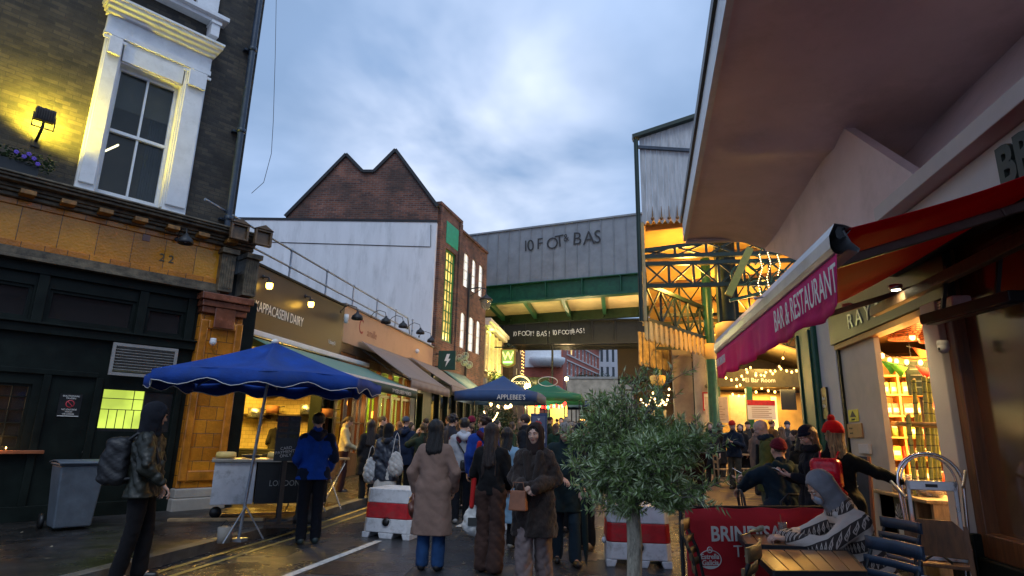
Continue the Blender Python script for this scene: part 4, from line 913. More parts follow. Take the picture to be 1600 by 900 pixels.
def cctv(loc, rz, label, s=1.0):
    t = thing('security_camera', label, 'camera', loc, rz); MB().lathe([(.0, .05), (.05, .05), (.055, .02), (.055, 0)], (0, -.05, 0), 14).build('mount', M['white'], t)
    MB().ball((0, -.05, -.02), (.05*s, .05*s, .055*s), 14, 10).build('housing', M['white'], t); MB().ball((.01, -.085, -.03), (.022, .02, .022)).build('lens', M['black'], t)
w = PF.w(PF.pt(332, 533, -.1)[0], -.08, PF.pt(332, 533, -.1)[1]); cctv(P3(w), PF.rz, 'small white dome camera on the tiled pilaster', 1.2)
def bin_():
    c = (onZ(70, 828, .12)+onZ(140, 828, .12))/2
    t = thing('wheelie_bin', 'grey wheelie bin against the dark green pub front', 'bin', (c[0]-.10, c[1]+.10, .12), PF.rz)
    b = MB(); f0, f1 = (.25, .25), (.31, .30)
    v = [(-.22, -.24, .04), (.22, -.24, .04), (.22, .20, .04), (-.22, .20, .04), (-.27, -.30, .86), (.27, -.30, .86), (.27, .28, .86), (-.27, .28, .86)]
    b.add(v, [(3, 2, 1, 0), (4, 5, 6, 7), (0, 1, 5, 4), (1, 2, 6, 5), (2, 3, 7, 6), (3, 0, 4, 7)]); b.box(-.29, .29, -.32, .30, .861, .90)
    gm = mat('grey_plastic', (.10, .125, .155), .5, 0, .15, 5, .2, 40, dirt=(.06, .07, .08), dirt_amt=.5); b.build('bin_body', gm, t, .02)
    l = MB(); l.sheet([[(-.30+.60*i/6, -.34+.66*j/5, .902+.035*math.sin(math.pi*j/5)) for i in range(7)] for j in range(6)], .012); l.build('lid', gm, t)
    MB().tube([(-.2, .32, .91), (-.2, .37, .90), (.2, .37, .90), (.2, .32, .91)], .015, 6).build('handle', gm, t)
    for q in (-1, 1): MB().lathe([(0, 0), (.10, 0), (.10, .05), (0, .05)], (q*.28-.025, .25, .10), 16, 'x').build('wheel', M['black'], t)
bin_()
x, z = PF.pt(22, 690, 0); 
for i, (dx, r) in enumerate(((-3.42, .03), (-3.3, .028), (-3.2, .03))):
    t = thing('tealight', ['lit tea candle at the left on the pub window ledge', 'lit tea candle in the middle of the pub window ledge', 'lit tea candle at the right on the pub window ledge'][i], 'candle', P3(PF.w(dx, .04, 1.152)), PF.rz, 'tea candles on the pub ledge')
    MB().lathe([(0, 0), (r, 0), (r*1.1, .06), (r, .06), (r*.9, .01), (0, .01)], (0, 0, 0), 12).build('glass_cup', M['glass'], t); MB().ball((0, 0, .035), (.008, .008, .018)).build('flame', emat('flame', (1, .45, .1), 25), t)
lamp('POINT', P3(PF.w(-3.3, -.05, 1.3)), 1.2, (1, .5, .15), .03)
lamp('POINT', P3(PF.w(-3.6, .9, 1.9)), 4, (1, .6, .25), .2)
def cable():
    t = MB(); a = onY(432, -20, 14); bpt = onY(424, 240, 14); c = onY(393, 302, 14)
    t.tube([a, onY(430, 90, 14), onY(427, 190, 14), bpt, onY(412, 285, 14), c], .008, 5); tag(t.build('cable', M['black']), 'thin black cable hanging in front of the sky beside the drainpipe', 'cable')
cable()

# ------------------------------------------------------------------ left shops
XW = -7.4
FL = Fr((XW, 0, 0), R(90))      # local x = street direction, -y = towards the road
def Yx(px, py, X=XW): return onX(px, py, X)[1]
def awning(parent, Y0, Y1, zw, Xf, zf, m, mv, val=.22, cassette=None, scallop=0, sag=.03, ybias=0):
    """canvas from the wall at y=0 out to the front bar; local frame of FL"""
    yf = -(Xf-XW); n = 14
    rows = []
    for j in range(9):
        u = j/8; rows.append([(Y0+(Y1-Y0)*i/n, -.10+(yf+.10)*u, zw+(zf-zw)*u-sag*math.sin(math.pi*u)*(.8+.2*math.sin(i*1.3))) for i in range(n+1)])
    c = MB().sheet(rows, .006).build('canvas', m, parent)
    v = []; k = 40
    v.append([(Y0+(Y1-Y0)*i/k, yf-.035, zf-.02) for i in range(k+1)])
    v.append([(Y0+(Y1-Y0)*i/k, yf-.035+.006*math.sin(i*1.1), zf-val*.5) for i in range(k+1)])
    v.append([(Y0+(Y1-Y0)*i/k, yf-.035+.014*math.sin(i*1.1), zf-val-(abs(math.sin(i*math.pi/ (k/scallop)))*.05 if scallop else 0)) for i in range(k+1)])
    MB().sheet(v, .005).build('valance', mv, parent)
    MB().box(Y0, Y1, yf-.03, yf+.03, zf-.03, zf+.035).build('front_bar', cassette or m, parent, .006)
    for y in (Y0+.25, Y1-.25):
        a = MB(); a.bar((y, -.05, zw-.22), (y+.1, yf*.55, (zw+zf)/2-.28), .03).bar((y+.1, yf*.55, (zw+zf)/2-.28), (y, yf+.02, zf-.03), .03)
        a.build('folding_arm', M['blackM'], parent)
def dairy():
    t = thing('cheese_shop', 'small dairy shop with charcoal fascia, green awning and brightly lit yellow kitchen', 'shop', (XW, 10.55, 0), R(90)); O = 10.55
    Y0, Y1 = 10.55-O, 15.12-O; jx = 14.35-O
    MB().box(Y0, Y1, -.05, .25, 3.52, 4.88).build('fascia', M['sign'], t, .006)
    MB().box(Y0-.02, Y1+.02, -.09, .30, 4.881, 4.93).build('coping', M['greenB'], t)
    a = onX(396, 498, XW+.05); 
    text('KAPPACASEIN DAIRY', 'sign_lettering', .315, M['letterW'], t, (Yx(396, 494, XW+.05)-O, -.056, 3.93), sx=.66, ext=.003)
    text('1 Stoney St', 'sign_lettering', .15, M['letterW'], t, (Yx(513, 528, XW+.05)-O, -.056, 3.75), sx=.6, ext=.002)
    MB().box(Y0, Y0+.25, 0, .3, .12, 3.52).box(jx, jx+.12, -.02, .3, .12, 3.52).box(Y1-.1, Y1, -.02, .3, .12, 3.52).box(jx+.12, Y1-.1, .05, .3, .12, .9).box(Y0+.25, jx, .0, .1, 3.2, 3.519).box(jx+.12, Y1-.1, 0, .3, 3.1, 3.519).build('frame', M['greenB'], t, .006)
    sash(t, jx+.12, Y1-.1, .9, 3.1, .1, M['wood'], M['darkglass'], 1, 2)
    # kitchen
    MB().box(-.6, 4.6, 3.4, 3.5, .12, 3.5).build('back_wall', M['cream'], t)
    MB().box(4.35, 4.45, .30, 3.4, .12, 3.5).build('side_wall', M['cream'], t); MB().box(-.6, -.5, .35, 3.4, .12, 3.5).build('side_wall', M['cream'], t)
    MB().box(-.6, 4.45, .30, 3.5, 3.51, 3.6).build('ceiling', M['cream'], t); MB().box(-.6, 4.45, .0, 3.5, .02, .14).build('floor', M['stone'], t)
    MB().box(-.6, 4.5, .25, 3.6, 4.5, 4.6).build('roof', M['greenB'], t)
    sh = MB(); sh.box(.0, 2.0, 3.05, 3.4, 1.85, 1.88).box(.0, 1.4, 3.05, 3.4, 2.35, 2.38); sh.build('shelf', M['steel'], t)
    hd = MB(); hd.box(.2, 1.5, 2.5, 3.4, 2.55, 2.95).build('extractor_hood', mat('copper_hood', (.40, .14, .06), .4, .5), t, .01)
    tb = MB(); tb.box(.3, 3.6, 2.2, 2.9, .86, .92).box(.3, .36, 2.2, 2.9, .14, .859).box(3.54, 3.6, 2.2, 2.9, .14, .859).build('prep_table', M['steel'], t)
    MB().box(3.5, 4.3, .9, 2.9, 1.0, 1.05).box(3.5, 4.3, .9, 2.9, .14, .999).build('range_cooker', M['blackM'], t, .01); MB().box(4.0, 4.34, .6, 3.2, 1.9, 1.93).build('side_shelf', M['woodD'], t); MB().box(3.7, 4.34, .5, 1.6, 2.5, 2.85).build('extractor', mat('copper_canopy', (.40, .13, .05), .4, .5), t, .01)
    Yr = 16.85-O; fr = onY(653, 611, 16.85); 
    awning(t, .35, Yr-.15, 3.36, fr[0], fr[2], M['awngreen'], M['valgreen'], .24, M['white'])
    MB().box(.30, Yr, -.16, -.06, 3.40, 3.52).build('awning_cassette', M['white'], t, .02)
    for i, (px, s_) in enumerate(((575, 'RACLETTE'), (606, 'TOASTED'), (626, 'CHEESE'), (640, 'SANDWICH'))):
        pass
    yf = -(fr[0]-XW)-.046
    text('RACLETTE', 'valance_lettering', .14, M['letterW'], t, (2.55, yf, fr[2]-.19), sx=.8, ext=.001); text('TOASTED CHEESE SANDWICH', 'valance_lettering', .14, M['letterW'], t, (Yr-2.15, yf, fr[2]-.19), sx=.75, ext=.001)
    return t
DT = dairy()
lamp('AREA', (XW-1.6, 12.6, 3.45), 115, (1, .64, .10), 2.2, rot=(0, 0, 0)); lamp('POINT', (XW-.2, 12.3, 2.75), 55, (1, .56, .10), .12)
for i, (px, py) in enumerate(((421, 446), (486, 475))):
    w = onX(px, py, XW+.22)
    t = thing('bulkhead_lamp', ['glowing outdoor lamp nearest the pub on the charcoal dairy fascia', 'glowing outdoor lamp further from the pub on the charcoal dairy fascia'][i], 'lamp', (XW+.05, w[1], w[2]), R(90), 'glowing lamps on the dairy fascia')
    MB().tube([(0, 0, .19), (0, -.14, .17), (0, -.17, .1)], .015, 6).lathe([(0, -.02), (.05, -.02), (.05, 0)], (0, 0, .19), 10, 'y').lathe([(0, .12), (.05, .11), (.075, .06), (.075, .045), (0, .045)], (0, -.17, 0), 14).build('bracket', M['blackM'], t)
    MB().lathe([(.068, .045), (.07, -.03), (.05, -.075), (0, -.085)], (0, -.17, 0), 14).build('glass_jar', emat('lamp_glass', (1, .55, .08), 9), t)
    lamp('POINT', (XW+.24, w[1], w[2]-.02), 16, (1, .54, .05), .06)
def camille():
    O = 15.15; t = thing('peach_shop', 'restaurant with peach fascia, two taupe awnings and glazed timber front', 'shop', (XW, O, 0), R(90)); L = 23.45-O
    MB().box(0, L, -.03, .25, 3.92, 4.95).build('fascia', M['peach'], t, .006); MB().box(-.02, L+.0, -.07, .3, 4.951, 5.0).build('coping', mat('lead_coping', (.16, .16, .17), .6), t)
    MB().box(0, L, .0, .25, 3.66, 3.919).build('awning_box', M['woodD'], t, .006)
    MB().box(0, L, .26, 7.4, 4.6, 4.72).build('roof', M['blackM'], t)
    text('C', 'sign_lettering', .62, mat('maroon_lettering', (.35, .05, .04), .6), t, (Yx(557, 522)-O+.05, -.034, 4.34), ext=.002, sx=.75)
    text('amille', 'sign_lettering', .34, mat('brown_lettering', (.30, .12, .08), .6), t, (Yx(569, 522)-O+.12, -.034, 4.34), ext=.002, sx=.95, shear=.2)
    # glazed timber front lit from inside
    fr = MB(); xs = [0, .12, 1.05, 1.2, 2.0, 2.1, 2.95, 3.1, 4.0, 4.15, 5.0, 5.12, 5.9, 6.0]
    for a in (0, 1.05, 2.0, 2.95, 4.0, 5.0, 5.9): fr.box(a, a+.14, .0, .14, .12, 3.65)
    for a, c in ((.14, 1.05), (1.19, 2.0), (2.14, 2.95), (3.09, 4.0), (4.14, 5.0), (5.14, 5.9)):
        fr.box(a, c, .02, .12, .12, .95); fr.box(a, c, .03, .11, 2.62, 2.70); fr.box(a, c, .02, .12, 3.4, 3.65); m_ = (a+c)/2; fr.box(m_-.02, m_+.02, .04, .10, .95, 2.62).box(a, m_-.02, .04, .1, 1.75, 1.79).box(m_+.02, c, .04, .1, 1.75, 1.79)
    fr.build('shopfront', M['wood'], t)
    MB().box(.14, 5.9, .115, .125, .95, 3.4).build('pane', glass('shop_glass', (.03, .02, .012), .05, .25), t)
    MB().box(.0, 6.0, 2.6, 2.7, .1, 3.65).build('room_back', mat('warm_wall', (.38, .17, .07), .7, 0, .4, 1.5), t); MB().box(0, 6, .2, 2.6, 3.6, 3.65).build('ceiling', M['woodD'], t); MB().box(0, 6.0, .2, 2.6, .02, .14).build('floor', M['woodD'], t)
    for a, (px, py, w_) in enumerate(((602, 625, .2), (618, 637, .2), (640, 645, .2))): pass
    # wall bits between the shops: pale door posts, the bright green doorway
    MB().box(6.0, 6.45, -.02, .3, .12, 3.66).build('post', M['lintel'], t)
    d = MB(); d.box(6.45, 6.57, -.05, .2, .12, 3.2).box(7.25, 7.37, -.05, .2, .12, 3.2).box(6.57, 7.25, -.05, .2, 3.0, 3.2).box(7.37, L, -.02, .3, .12, 3.66).box(6.45, 7.37, -.04, .2, 3.201, 3.66); d.build('door_frame', M['greenD'], t, .006)
    dl = MB(); dl.rbox((7.0, .45, 1.55), (.06, .8, 2.8), Matrix.Rotation(-.35, 3, 'Z')); dl.build('door', mat('lime_door', (.20, .32, .03), .5), t)
    MB().box(6.45, 7.5, 1.9, 1.95, .12, 3.2).build('hall_back', mat('lime_wall', (.45, .50, .05), .6), t)
    for (a, b_, px, fy) in ((559, 631, 0, 0),): pass
    def aw(p0, p1, f1, m, mv, val):
        y0, y1 = Yx(*p0), Yx(*p1); z = (onX(*p0, XW)[2]+onX(*p1, XW)[2])/2; f = onY(*f1, y1); awning(t, y0-O, y1-O, z, f[0], f[2], m, mv, val); return f
    aw((559, 537), (633, 557), (701, 609), M['taupe'], M['taupe'], .26); aw((636, 560), (681, 574), (741, 614), M['taupe'], M['taupe'], .26)
    return t
camille()
lamp('AREA', (XW-1.4, 18.0, 3.4), 110, (1, .46, .10), 2.4, rot=(0, 0, 0)); lamp('POINT', (XW-.9, 21.6, 2.6), 36, (.75, 1, .08), .1); lamp('POINT', (XW-.6, 16.2, 2.2), 22, (1, .5, .15), .08)
for i, (px, py) in enumerate(((556, 497), (601, 503), (628, 510), (655, 520), (672, 533))):
    base = (533, 572, 602, 632, 652)[i]; Y = Yx(base+20, py+ (0, 8, 10, 8, 6)[i]); w = onX(px, py, XW+.5)
    gooseneck((XW+.04, w[1], w[2]+.18), R(90), ['first', 'second', 'third', 'fourth', 'fifth'][i]+' black gooseneck lamp from the dairy along the peach fascia', 'gooseneck lamps along the peach fascia', 1.0, .5)
w = onX(650, 548, XW+.1); cctv(P3(w), R(90), 'white bullet camera at the far end of the peach fascia', 1.6)
w = onX(540, 498, XW+.2); t = thing('alarm_sounder', 'small white sounder where the charcoal and peach fascias meet', 'alarm', P3(w), R(90)); MB().lathe([(0, .13), (.06, .12), (.07, .0), (.05, -.04), (.07, -.1), (0, -.13)], (0, -.02, 0), 12).build('sounder_body', M['white'], t)
# small hanging lamps and shelves seen through the timber front
for i, (px, py) in enumerate(((583, 648), (547, 630), (643, 640))):
    w = onX(px, py, XW-.7); t = thing('hanging_lantern', ['orange lantern hanging inside the timber shopfront near the middle', 'small warm lantern hanging inside the timber shopfront nearest the dairy', 'warm lantern hanging inside the timber shopfront beside the green doorway'][i], 'lantern', P3(w), 0, 'lanterns inside the peach restaurant')
    MB().ball((0, 0, 0), (.10, .10, .12)).build('shade', emat('lantern_glow', (1, .38, .05), 3.5), t); MB().tube([(0, 0, .1), (0, 0, 3.55-w[2])], .006, 4).build('cord', M['black'], t)

def railing():
    t = thing('roof_railing', 'long galvanised handrail along the flat roof over the shops', 'railing', (XW-.12, 9.9, 4.9), R(90))
    b = MB(); L = Yx(642, 498)-9.9
    b.tube([(-.6, 0, .80), (L, 0, .74)], .026, 8).tube([(-.6, 0, .38), (L, 0, .34)], .024, 8).tube([(L, 0, .74), (L+.45, .0, -.0)], .024, 8)
    b.build('rails', M['galv'], t)
    for px, py in ((457, 400), (512, 435), (553, 462), (590, 480), (619, 497), (645, 512)):
        y = Yx(px, py-15, XW-.12)-9.9
        p = MB(); p.tube([(y, 0, 0), (y, 0, .82)], .024, 8)
        for z in (.37, .78): p.ball((y, 0, z), .045, 8, 6)
        p.build('post', M['galv'], t)
railing()

# ------------------------------------------------------------------ gable end, tall brick house
def gable_house():
    F = Fr((-7.50, 23.45, 0), R(8.7)); t = F.thing('gable_end_house', 'house side wall rendered white below a twin peaked red brick gable', 'building')
    L = F.pt(385, 336)[0]; pts = [F.pt(*p) for p in ((450, 333), (541, 243), (567, 270), (584, 270), (618, 236), (688, 318))]
    MB().box(L-3, 0, 0, .3, 0, 10.42).build('rendered_wall', M['render'], t)
    MB().box(F.pt(390, 336)[0]-3, 0, -.03, .3, 10.421, 10.53).build('ledge', M['blackM'], t)
    zt = 10.532; poly = [(pts[0][0]-.1, zt)]+[(a, c) for a, c in pts[1:5]]+[(.0, pts[5][1]-.2), (.0, zt)]
    MB().prism(poly, .02, .30).build('brick_gable', M['brickR'], t)
    cp = MB(); q = poly[:-1]
    for (a, c), (d, e) in zip(q[:-1], q[1:]): cp.bar((a, .13, c+.06), (d, .13, e+.06), .42, .13, up=(0, 0, 1))
    cp.build('gable_coping', M['blackM'], t)
    rf = MB(); 
    for (a, c), (d, e) in zip(q[:-1], q[1:]): rf.add([(a, .3, c), (d, .3, e), (d, 9, e), (a, 9, c)], [(0, 1, 2, 3)])
    rf.build('roof', mat('slate', (.05, .055, .065), .6), t)
    MB().box(L-3, L-2.7, .3, 9, 0, 10.4).build('side_wall', M['brickR'], t)
    s = MB(); z = F.pt(540, 384)[1]; s.tube([(F.pt(412, 380)[0], -.015, z+.12), (F.pt(672, 388)[0], -.015, z)], .015, 5).tube([(F.pt(674, 340)[0], -.015, 10.3), (F.pt(673, 388)[0], -.015, z)], .012, 5); s.build('wall_cable', M['black'], t)
gable_house()
def tall_house():
    rz = math.atan2(6.28, .78); F = Fr((-7.45, 23.72, 0), rz); t = F.thing('tall_brick_house', 'tall dark red brick house with slim arched lit windows and a green framed stair window', 'building')
    L = F.pt(763, 395)[0]; holes = []
    W = [F.pt(*p) for p in ()]
    def rect(x0, y0, x1, y1):
        a = F.pt(x0, (y0+y1)/2); c = F.pt(x1, (y0+y1)/2); xm = (x0+x1)/2; return a[0], c[0], F.pt(xm, y1)[1], F.pt(xm, y0)[1]
    big = rect(693, 390, 710, 536); gp = rect(697, 352, 716, 386)
    up = [rect(726.5, 389, 735.5, 446), rect(739, 404, 746.5, 458), rect(749.5, 417, 757, 467)]; lo = [rect(721, 482, 729.5, 544), rect(734, 494, 743, 550), rect(745.5, 503, 753, 554)]
    zu0 = np.mean([q[2] for q in up]); zu1 = np.mean([q[3] for q in up]); zl0 = np.mean([q[2] for q in lo]); zl1 = np.mean([q[3] for q in lo])
    up = [(a, c, zu0, zu1) for a, c, _, _ in up]; lo = [(a, c, zl0, zl1) for a, c, _, _ in lo]
    cols = []
    b = MB(); wall_holes(b, 0, L, 4.2, 11.0, 0, .35, [big]+up+lo) if False else None
    # columns differ between storeys: build storey by storey
    zm = (zu0+zl1)/2; x1 = F.pt(718, 450)[0]
    wall_holes(b, 0, x1, 3.9, 11.35, 0, .35, [big]); wall_holes(b, x1, L, 3.9, zm, .06, .35, lo); wall_holes(b, x1, L, zm, 11.0, .06, .35, up)
    b.build('wall', M['brickR'], t)
    MB().box(0, L, .36, .4, 3.9, 11.0).box(L-.3, L, .4, 8, 0, 11).box(0, .3, .4, 8, 0, 11.0).build('inner_wall', M['brickR'], t)
    c = MB(); c.box(-.03, x1, -.05, .4, 11.351, 11.5).box(x1, L, -.02, .4, 11.001, 11.12).box(-.02, .22, -.07, -.001, 5, 11.3).box(x1-.35, x1-.02, -.07, -.001, 4.4, 11.3); c.build('parapet', M['brickR'], t, .01)
    MB().box(0, L, .35, 8, 10.9, 11.0).build('roof', M['blackM'], t)
    MB().box(gp[0], gp[1], -.02, -.001, gp[2], gp[3]).build('sign_panel', mat('green_panel', (.03, .35, .20), .5), t)
    sash(t, *big, .10, mat('green_window_frame', (.04, .20, .06), .45), M['litY'], 4, 9, .10, .05, rail=False)
    for q in up+lo:
        sash(t, *q, .16, M['white'], M['litW'], 2, 4, .05, .02, sill=True); a = MB(); n = 8; m_ = (q[0]+q[1])/2; r = (q[1]-q[0])/2
        a.prism([(q[0]-.02, q[3]-.20), (q[0]-.02, q[3]+.02), (q[1]+.02, q[3]+.02), (q[1]+.02, q[3]-.20)]+[(m_+r*math.cos(math.pi*i/n), q[3]-.20+.16*math.sin(math.pi*i/n)) for i in range(1, n)], .055, .15); a.build('window_arch', M['brickR'], t)
    # ground floor
    MB().box(0, L, -.06, .3, 3.2, 3.86).build('fascia', M['greenD'], t, .01); 
    g = MB()
    for i in range(8): a = L*i/7; g.box(a-.08, a+.08, 0, .2, .1, 3.2)
    g.box(0, L, .02, .2, .1, .9); g.build('shopfront', M['greenD'], t); MB().box(0, L, .12, .13, .9, 3.2).build('pane', M['darkglass'], t)
    y0 = F.pt(693, 577)[0]
    w0 = F.w(F.pt(693, 577)[0], 0, 0); w1 = F.w(F.pt(722, 588)[0], 0, 0)
    tt = Fr(P3(w0), rz); a0, z0 = F.pt(693, 577); a1, z1 = F.pt(722, 588); f = F.pt(762, 622, -1.5); z = (z0+z1)/2
    rows = [[(a0+(a1-a0+.3)*i/6, -1.5*j/5, z+(f[1]-z)*j/5) for i in range(7)] for j in range(6)]
    aw = MB().sheet(rows, .006).build('awning_canvas', M['awngreen'], t); MB().box(a0, a1+.3, -1.52, -1.50, f[1]-.2, f[1]+.01).build('valance', M['awngreen'], t)
    return F, t
HF, HT = tall_house()
def pub_two():
    F = Fr((-7.0, 34.2, 0), R(91)); t = F.thing('far_pub', 'low building with tall yellow lit windows and window boxes just before the bridge', 'building')
    z1 = 1.52+ (682-500)/930*34.5
    MB().box(-2.6, 3.9, .15, 6, 0, 7.6).build('wall', M['brickR'], t); c = MB(); c.box(-2.6, 3.9, -.25, .2, 7.601, 7.8).box(-2.6, 3.9, -.12, .149, 7.4, 7.6).build('cornice', M['lintel'], t, .01)
    for i, x in enumerate((-2.3, -1.0, .3, 1.6)):
        sash(t, x, x+.8, 4.9, 7.2, .08, mat('cream_frame', (.6, .5, .3), .5), M['litY'], 2, 3, .09, .04)
        MB().box(x+.9, x+1.15, .05, .149, 4.6, 7.3).build('pilaster', mat('cream_pilaster', (.70, .62, .30), .5), t)
    MB().box(-2.6, 3.9, -.06, .149, 3.7, 4.5).build('fascia', mat('grey_fascia', (.22, .21, .21), .6), t, .01); MB().box(-2.6, 3.9, .0, .149, .3, 3.69).build('shopfront', M['woodD'], t)
    rs = random.Random(4); b = MB()
    for _ in range(900):
        c = Vector((rs.uniform(-2.3, 3.5), rs.uniform(-.45, 0), 4.55+rs.uniform(-.35, .45))); a = rs.uniform(0, 6.28); d = Vector((math.cos(a), math.sin(a), rs.uniform(-.8, .8)))*.11; n = Vector((-math.sin(a), math.cos(a), .3))*.05
        b.add([c-n*.3, c+d*.5-n, c+d, c+d*.5+n], [(0, 1, 2, 3)])
    b.build('window_box_plants', mat('bright_leaf', (.10, .18, .03), .6, 0, .4, 12), t)
    for i in range(3): lamp('POINT', P3(F.w(-1+i*2.6, -.5, 5.0)), 30, (1, .8, .2), .1)
pub_two()
def street_house():
    F = Fr((-7.3, 42.5, 0), R(88)); t = F.thing('side_street_house', 'dark brown house beyond the bridge strung with vertical fairy lights', 'building'); zb = 1.0
    b = MB(); holes = [(1.2+i*1.5, 2.0+i*1.5, 4.6+j*3, 6.4+j*3) for i in range(2) for j in range(2)]; wall_holes(b, 0, 4.2, zb, 12, 0, .3, holes[::1]) 
    b.build('wall', brick('brown_brick', (.16, .10, .06), (.09, .06, .04), (.1, .09, .08), .3, .1), t); MB().box(0, 4.2, .3, 6, zb, 11.9).build('inner_wall', M['woodD'], t)
    for h in holes: sash(t, *h, .1, M['white'], M['litY'], 2, 2, .1, .05)
    for i in range(2):
        l = MB(); 
        for k in range(16): l.ball((3.2+i*.6, -.05, 4.4+k*.25), .04, 5, 3)
        l.build('fairy_lights', M['bulb'], t)
street_house()
def hanging_sign(name, label, x, y, z, w, h, faces, arm=.5):
    pass
def w_sign():
    c = onY(794, 557, 31.5); t = thing('pub_sign', 'lit green and gold hanging pub sign with a large letter W', 'sign', (c[0], c[1], c[2]), R(-4)); s = 31.5/930*12
    poly = [(-s, .62*s*1.35), (s, .62*s*1.35), (s, -.9*s), (s*.55, -1.18*s), (0, -1.3*s), (-s*.55, -1.18*s), (-s, -.9*s)]
    MB().prism([(a*1.0, b_*1.15) for a, b_ in poly], -.05, .05).build('frame', mat('gold_paint', (.42, .30, .05), .4, .3), t, .01)
    MB().prism([(a*.80, b_*.98) for a, b_ in poly], -.056, -.051).build('panel', emat('lit_green_panel', (.25, .42, .08), .45), t)
    text('W', 'lettering', .62, emat('gold_letter', (1, .80, .25), .9), t, (0, -.062, -.18), align='CENTER', ext=.004, bold=.008)
    MB().box(-s*.62, s*.62, -.062, -.057, -.36, -.26).build('glow_strip', emat('strip_glow', (.6, 1, .3), 1.5), t)
    b = MB(); b.tube([(-s*1.9, 0, s*1.25), (s*1.0, 0, s*1.25)], .035, 6).tube([(-.25, 0, s*.9), (-.25, 0, s*1.25)], .02, 5).tube([(.25, 0, s*.9), (.25, 0, s*1.25)], .02, 5).ball((0, 0, s*1.5), .1).tube([(-.3, 0, s*1.3), (0, 0, s*1.7), (.3, 0, s*1.3)], .02, 5); b.build('bracket', M['greenD'], t)
w_sign()
def bolt_sign():
    c = onX(699, 563, -6.9); w = 30/930*c[1]/2; t = thing('projecting_sign', 'square dark green projecting sign with a white lightning bolt', 'sign', P3(c), R(0)); h = 31/930*c[1]/2
    MB().box(-w, w*.92, -.04, .04, -h, h).build('panel', mat('bolt_panel', (.01, .06, .045), .4), t, .01)
    MB().prism([(a*w, b_*h) for a, b_ in ((-.05, .65), (.30, .65), (.12, .15), (.38, .15), (-.18, -.70), (-.02, -.08), (-.30, -.08))], -.046, -.041).build('bolt', M['letterW'], t)
    MB().box(-w-.5, -w, -.02, .02, h*.6, h*.7).box(-w-.5, -w, -.02, .02, -h*.7, -h*.6).build('bracket', M['blackM'], t)
    c = onX(729, 570, -6.5)
    for i, (px, py) in enumerate(((718, 560), (727, 556), (726, 566), (733, 570))):
        c = onX(px, py, -6.7); t = thing('wire_pendant', ['pale green wire basket nearest the bolt sign', 'pale green wire basket hanging highest beside the bolt sign', 'pale green wire basket hanging second lowest by the bolt sign', 'pale green wire basket hanging lowest and furthest from the bolt sign'][i], 'basket', P3(c), 0, 'hanging wire baskets')
        b = MB(); r = .17
        for k in range(8): a = k*math.pi/4; b.tube([(r*math.cos(a)*math.sin(u), r*math.sin(a)*math.sin(u), r*math.cos(u)) for u in np.linspace(0.1, 3.0, 7)], .008, 4, False)
        b.build('wire_cage', mat('pale_green_wire', (.40, .50, .38), .5), t); MB().ball((0, 0, -.05), (.12, .12, .1)).build('liner', mat('pale_green_liner', (.25, .33, .22), .8), t); MB().tube([(0, 0, r), (0, 0, r+.35)], .006, 4).build('cord', M['black'], t)
bolt_sign()
def street_lamp():
    Xl = -7.0; a = onX(733, 440, Xl); t = thing('wall_lantern', 'black wall bracket lantern on a long pole beside the slim windows', 'street lamp', (a[0], a[1], 3.0), 0)
    top = onX(736, 430, Xl)[2]; MB().tube([(0, 0, -2.5), (0, 0, top-3.0)], .06, 8).build('pole', M['blackM'], t)
    c = onX(759, 474, Xl) ; c = onY(759, 476, a[1]); lx = c[0]-a[0]; lz = c[2]-3.0
    z = onX(735, 464, Xl)[2]-3.0
    MB().tube([(0, 0, z+.3), (lx*.5, 0, z+.38), (lx, 0, z+.30), (lx, 0, lz+.55)], .03, 6).tube([(0, 0, z-.1), (lx*.7, 0, z+.28)], .02, 6).build('bracket', M['blackM'], t)
    MB().lathe([(0, .58), (.06, .5), (.12, .42), (.30, .30), (.33, .22), (.30, .2), (.0, .2)], (lx, 0, lz), 16).build('lamp_hood', M['blackM'], t); MB().lathe([(.28, .2), (.26, .05), (.18, -.18), (0, -.28)], (lx, 0, lz), 16).build('lamp_glass', glass('lantern_glass', (.3, .3, .28), .1, .5), t)
street_lamp()

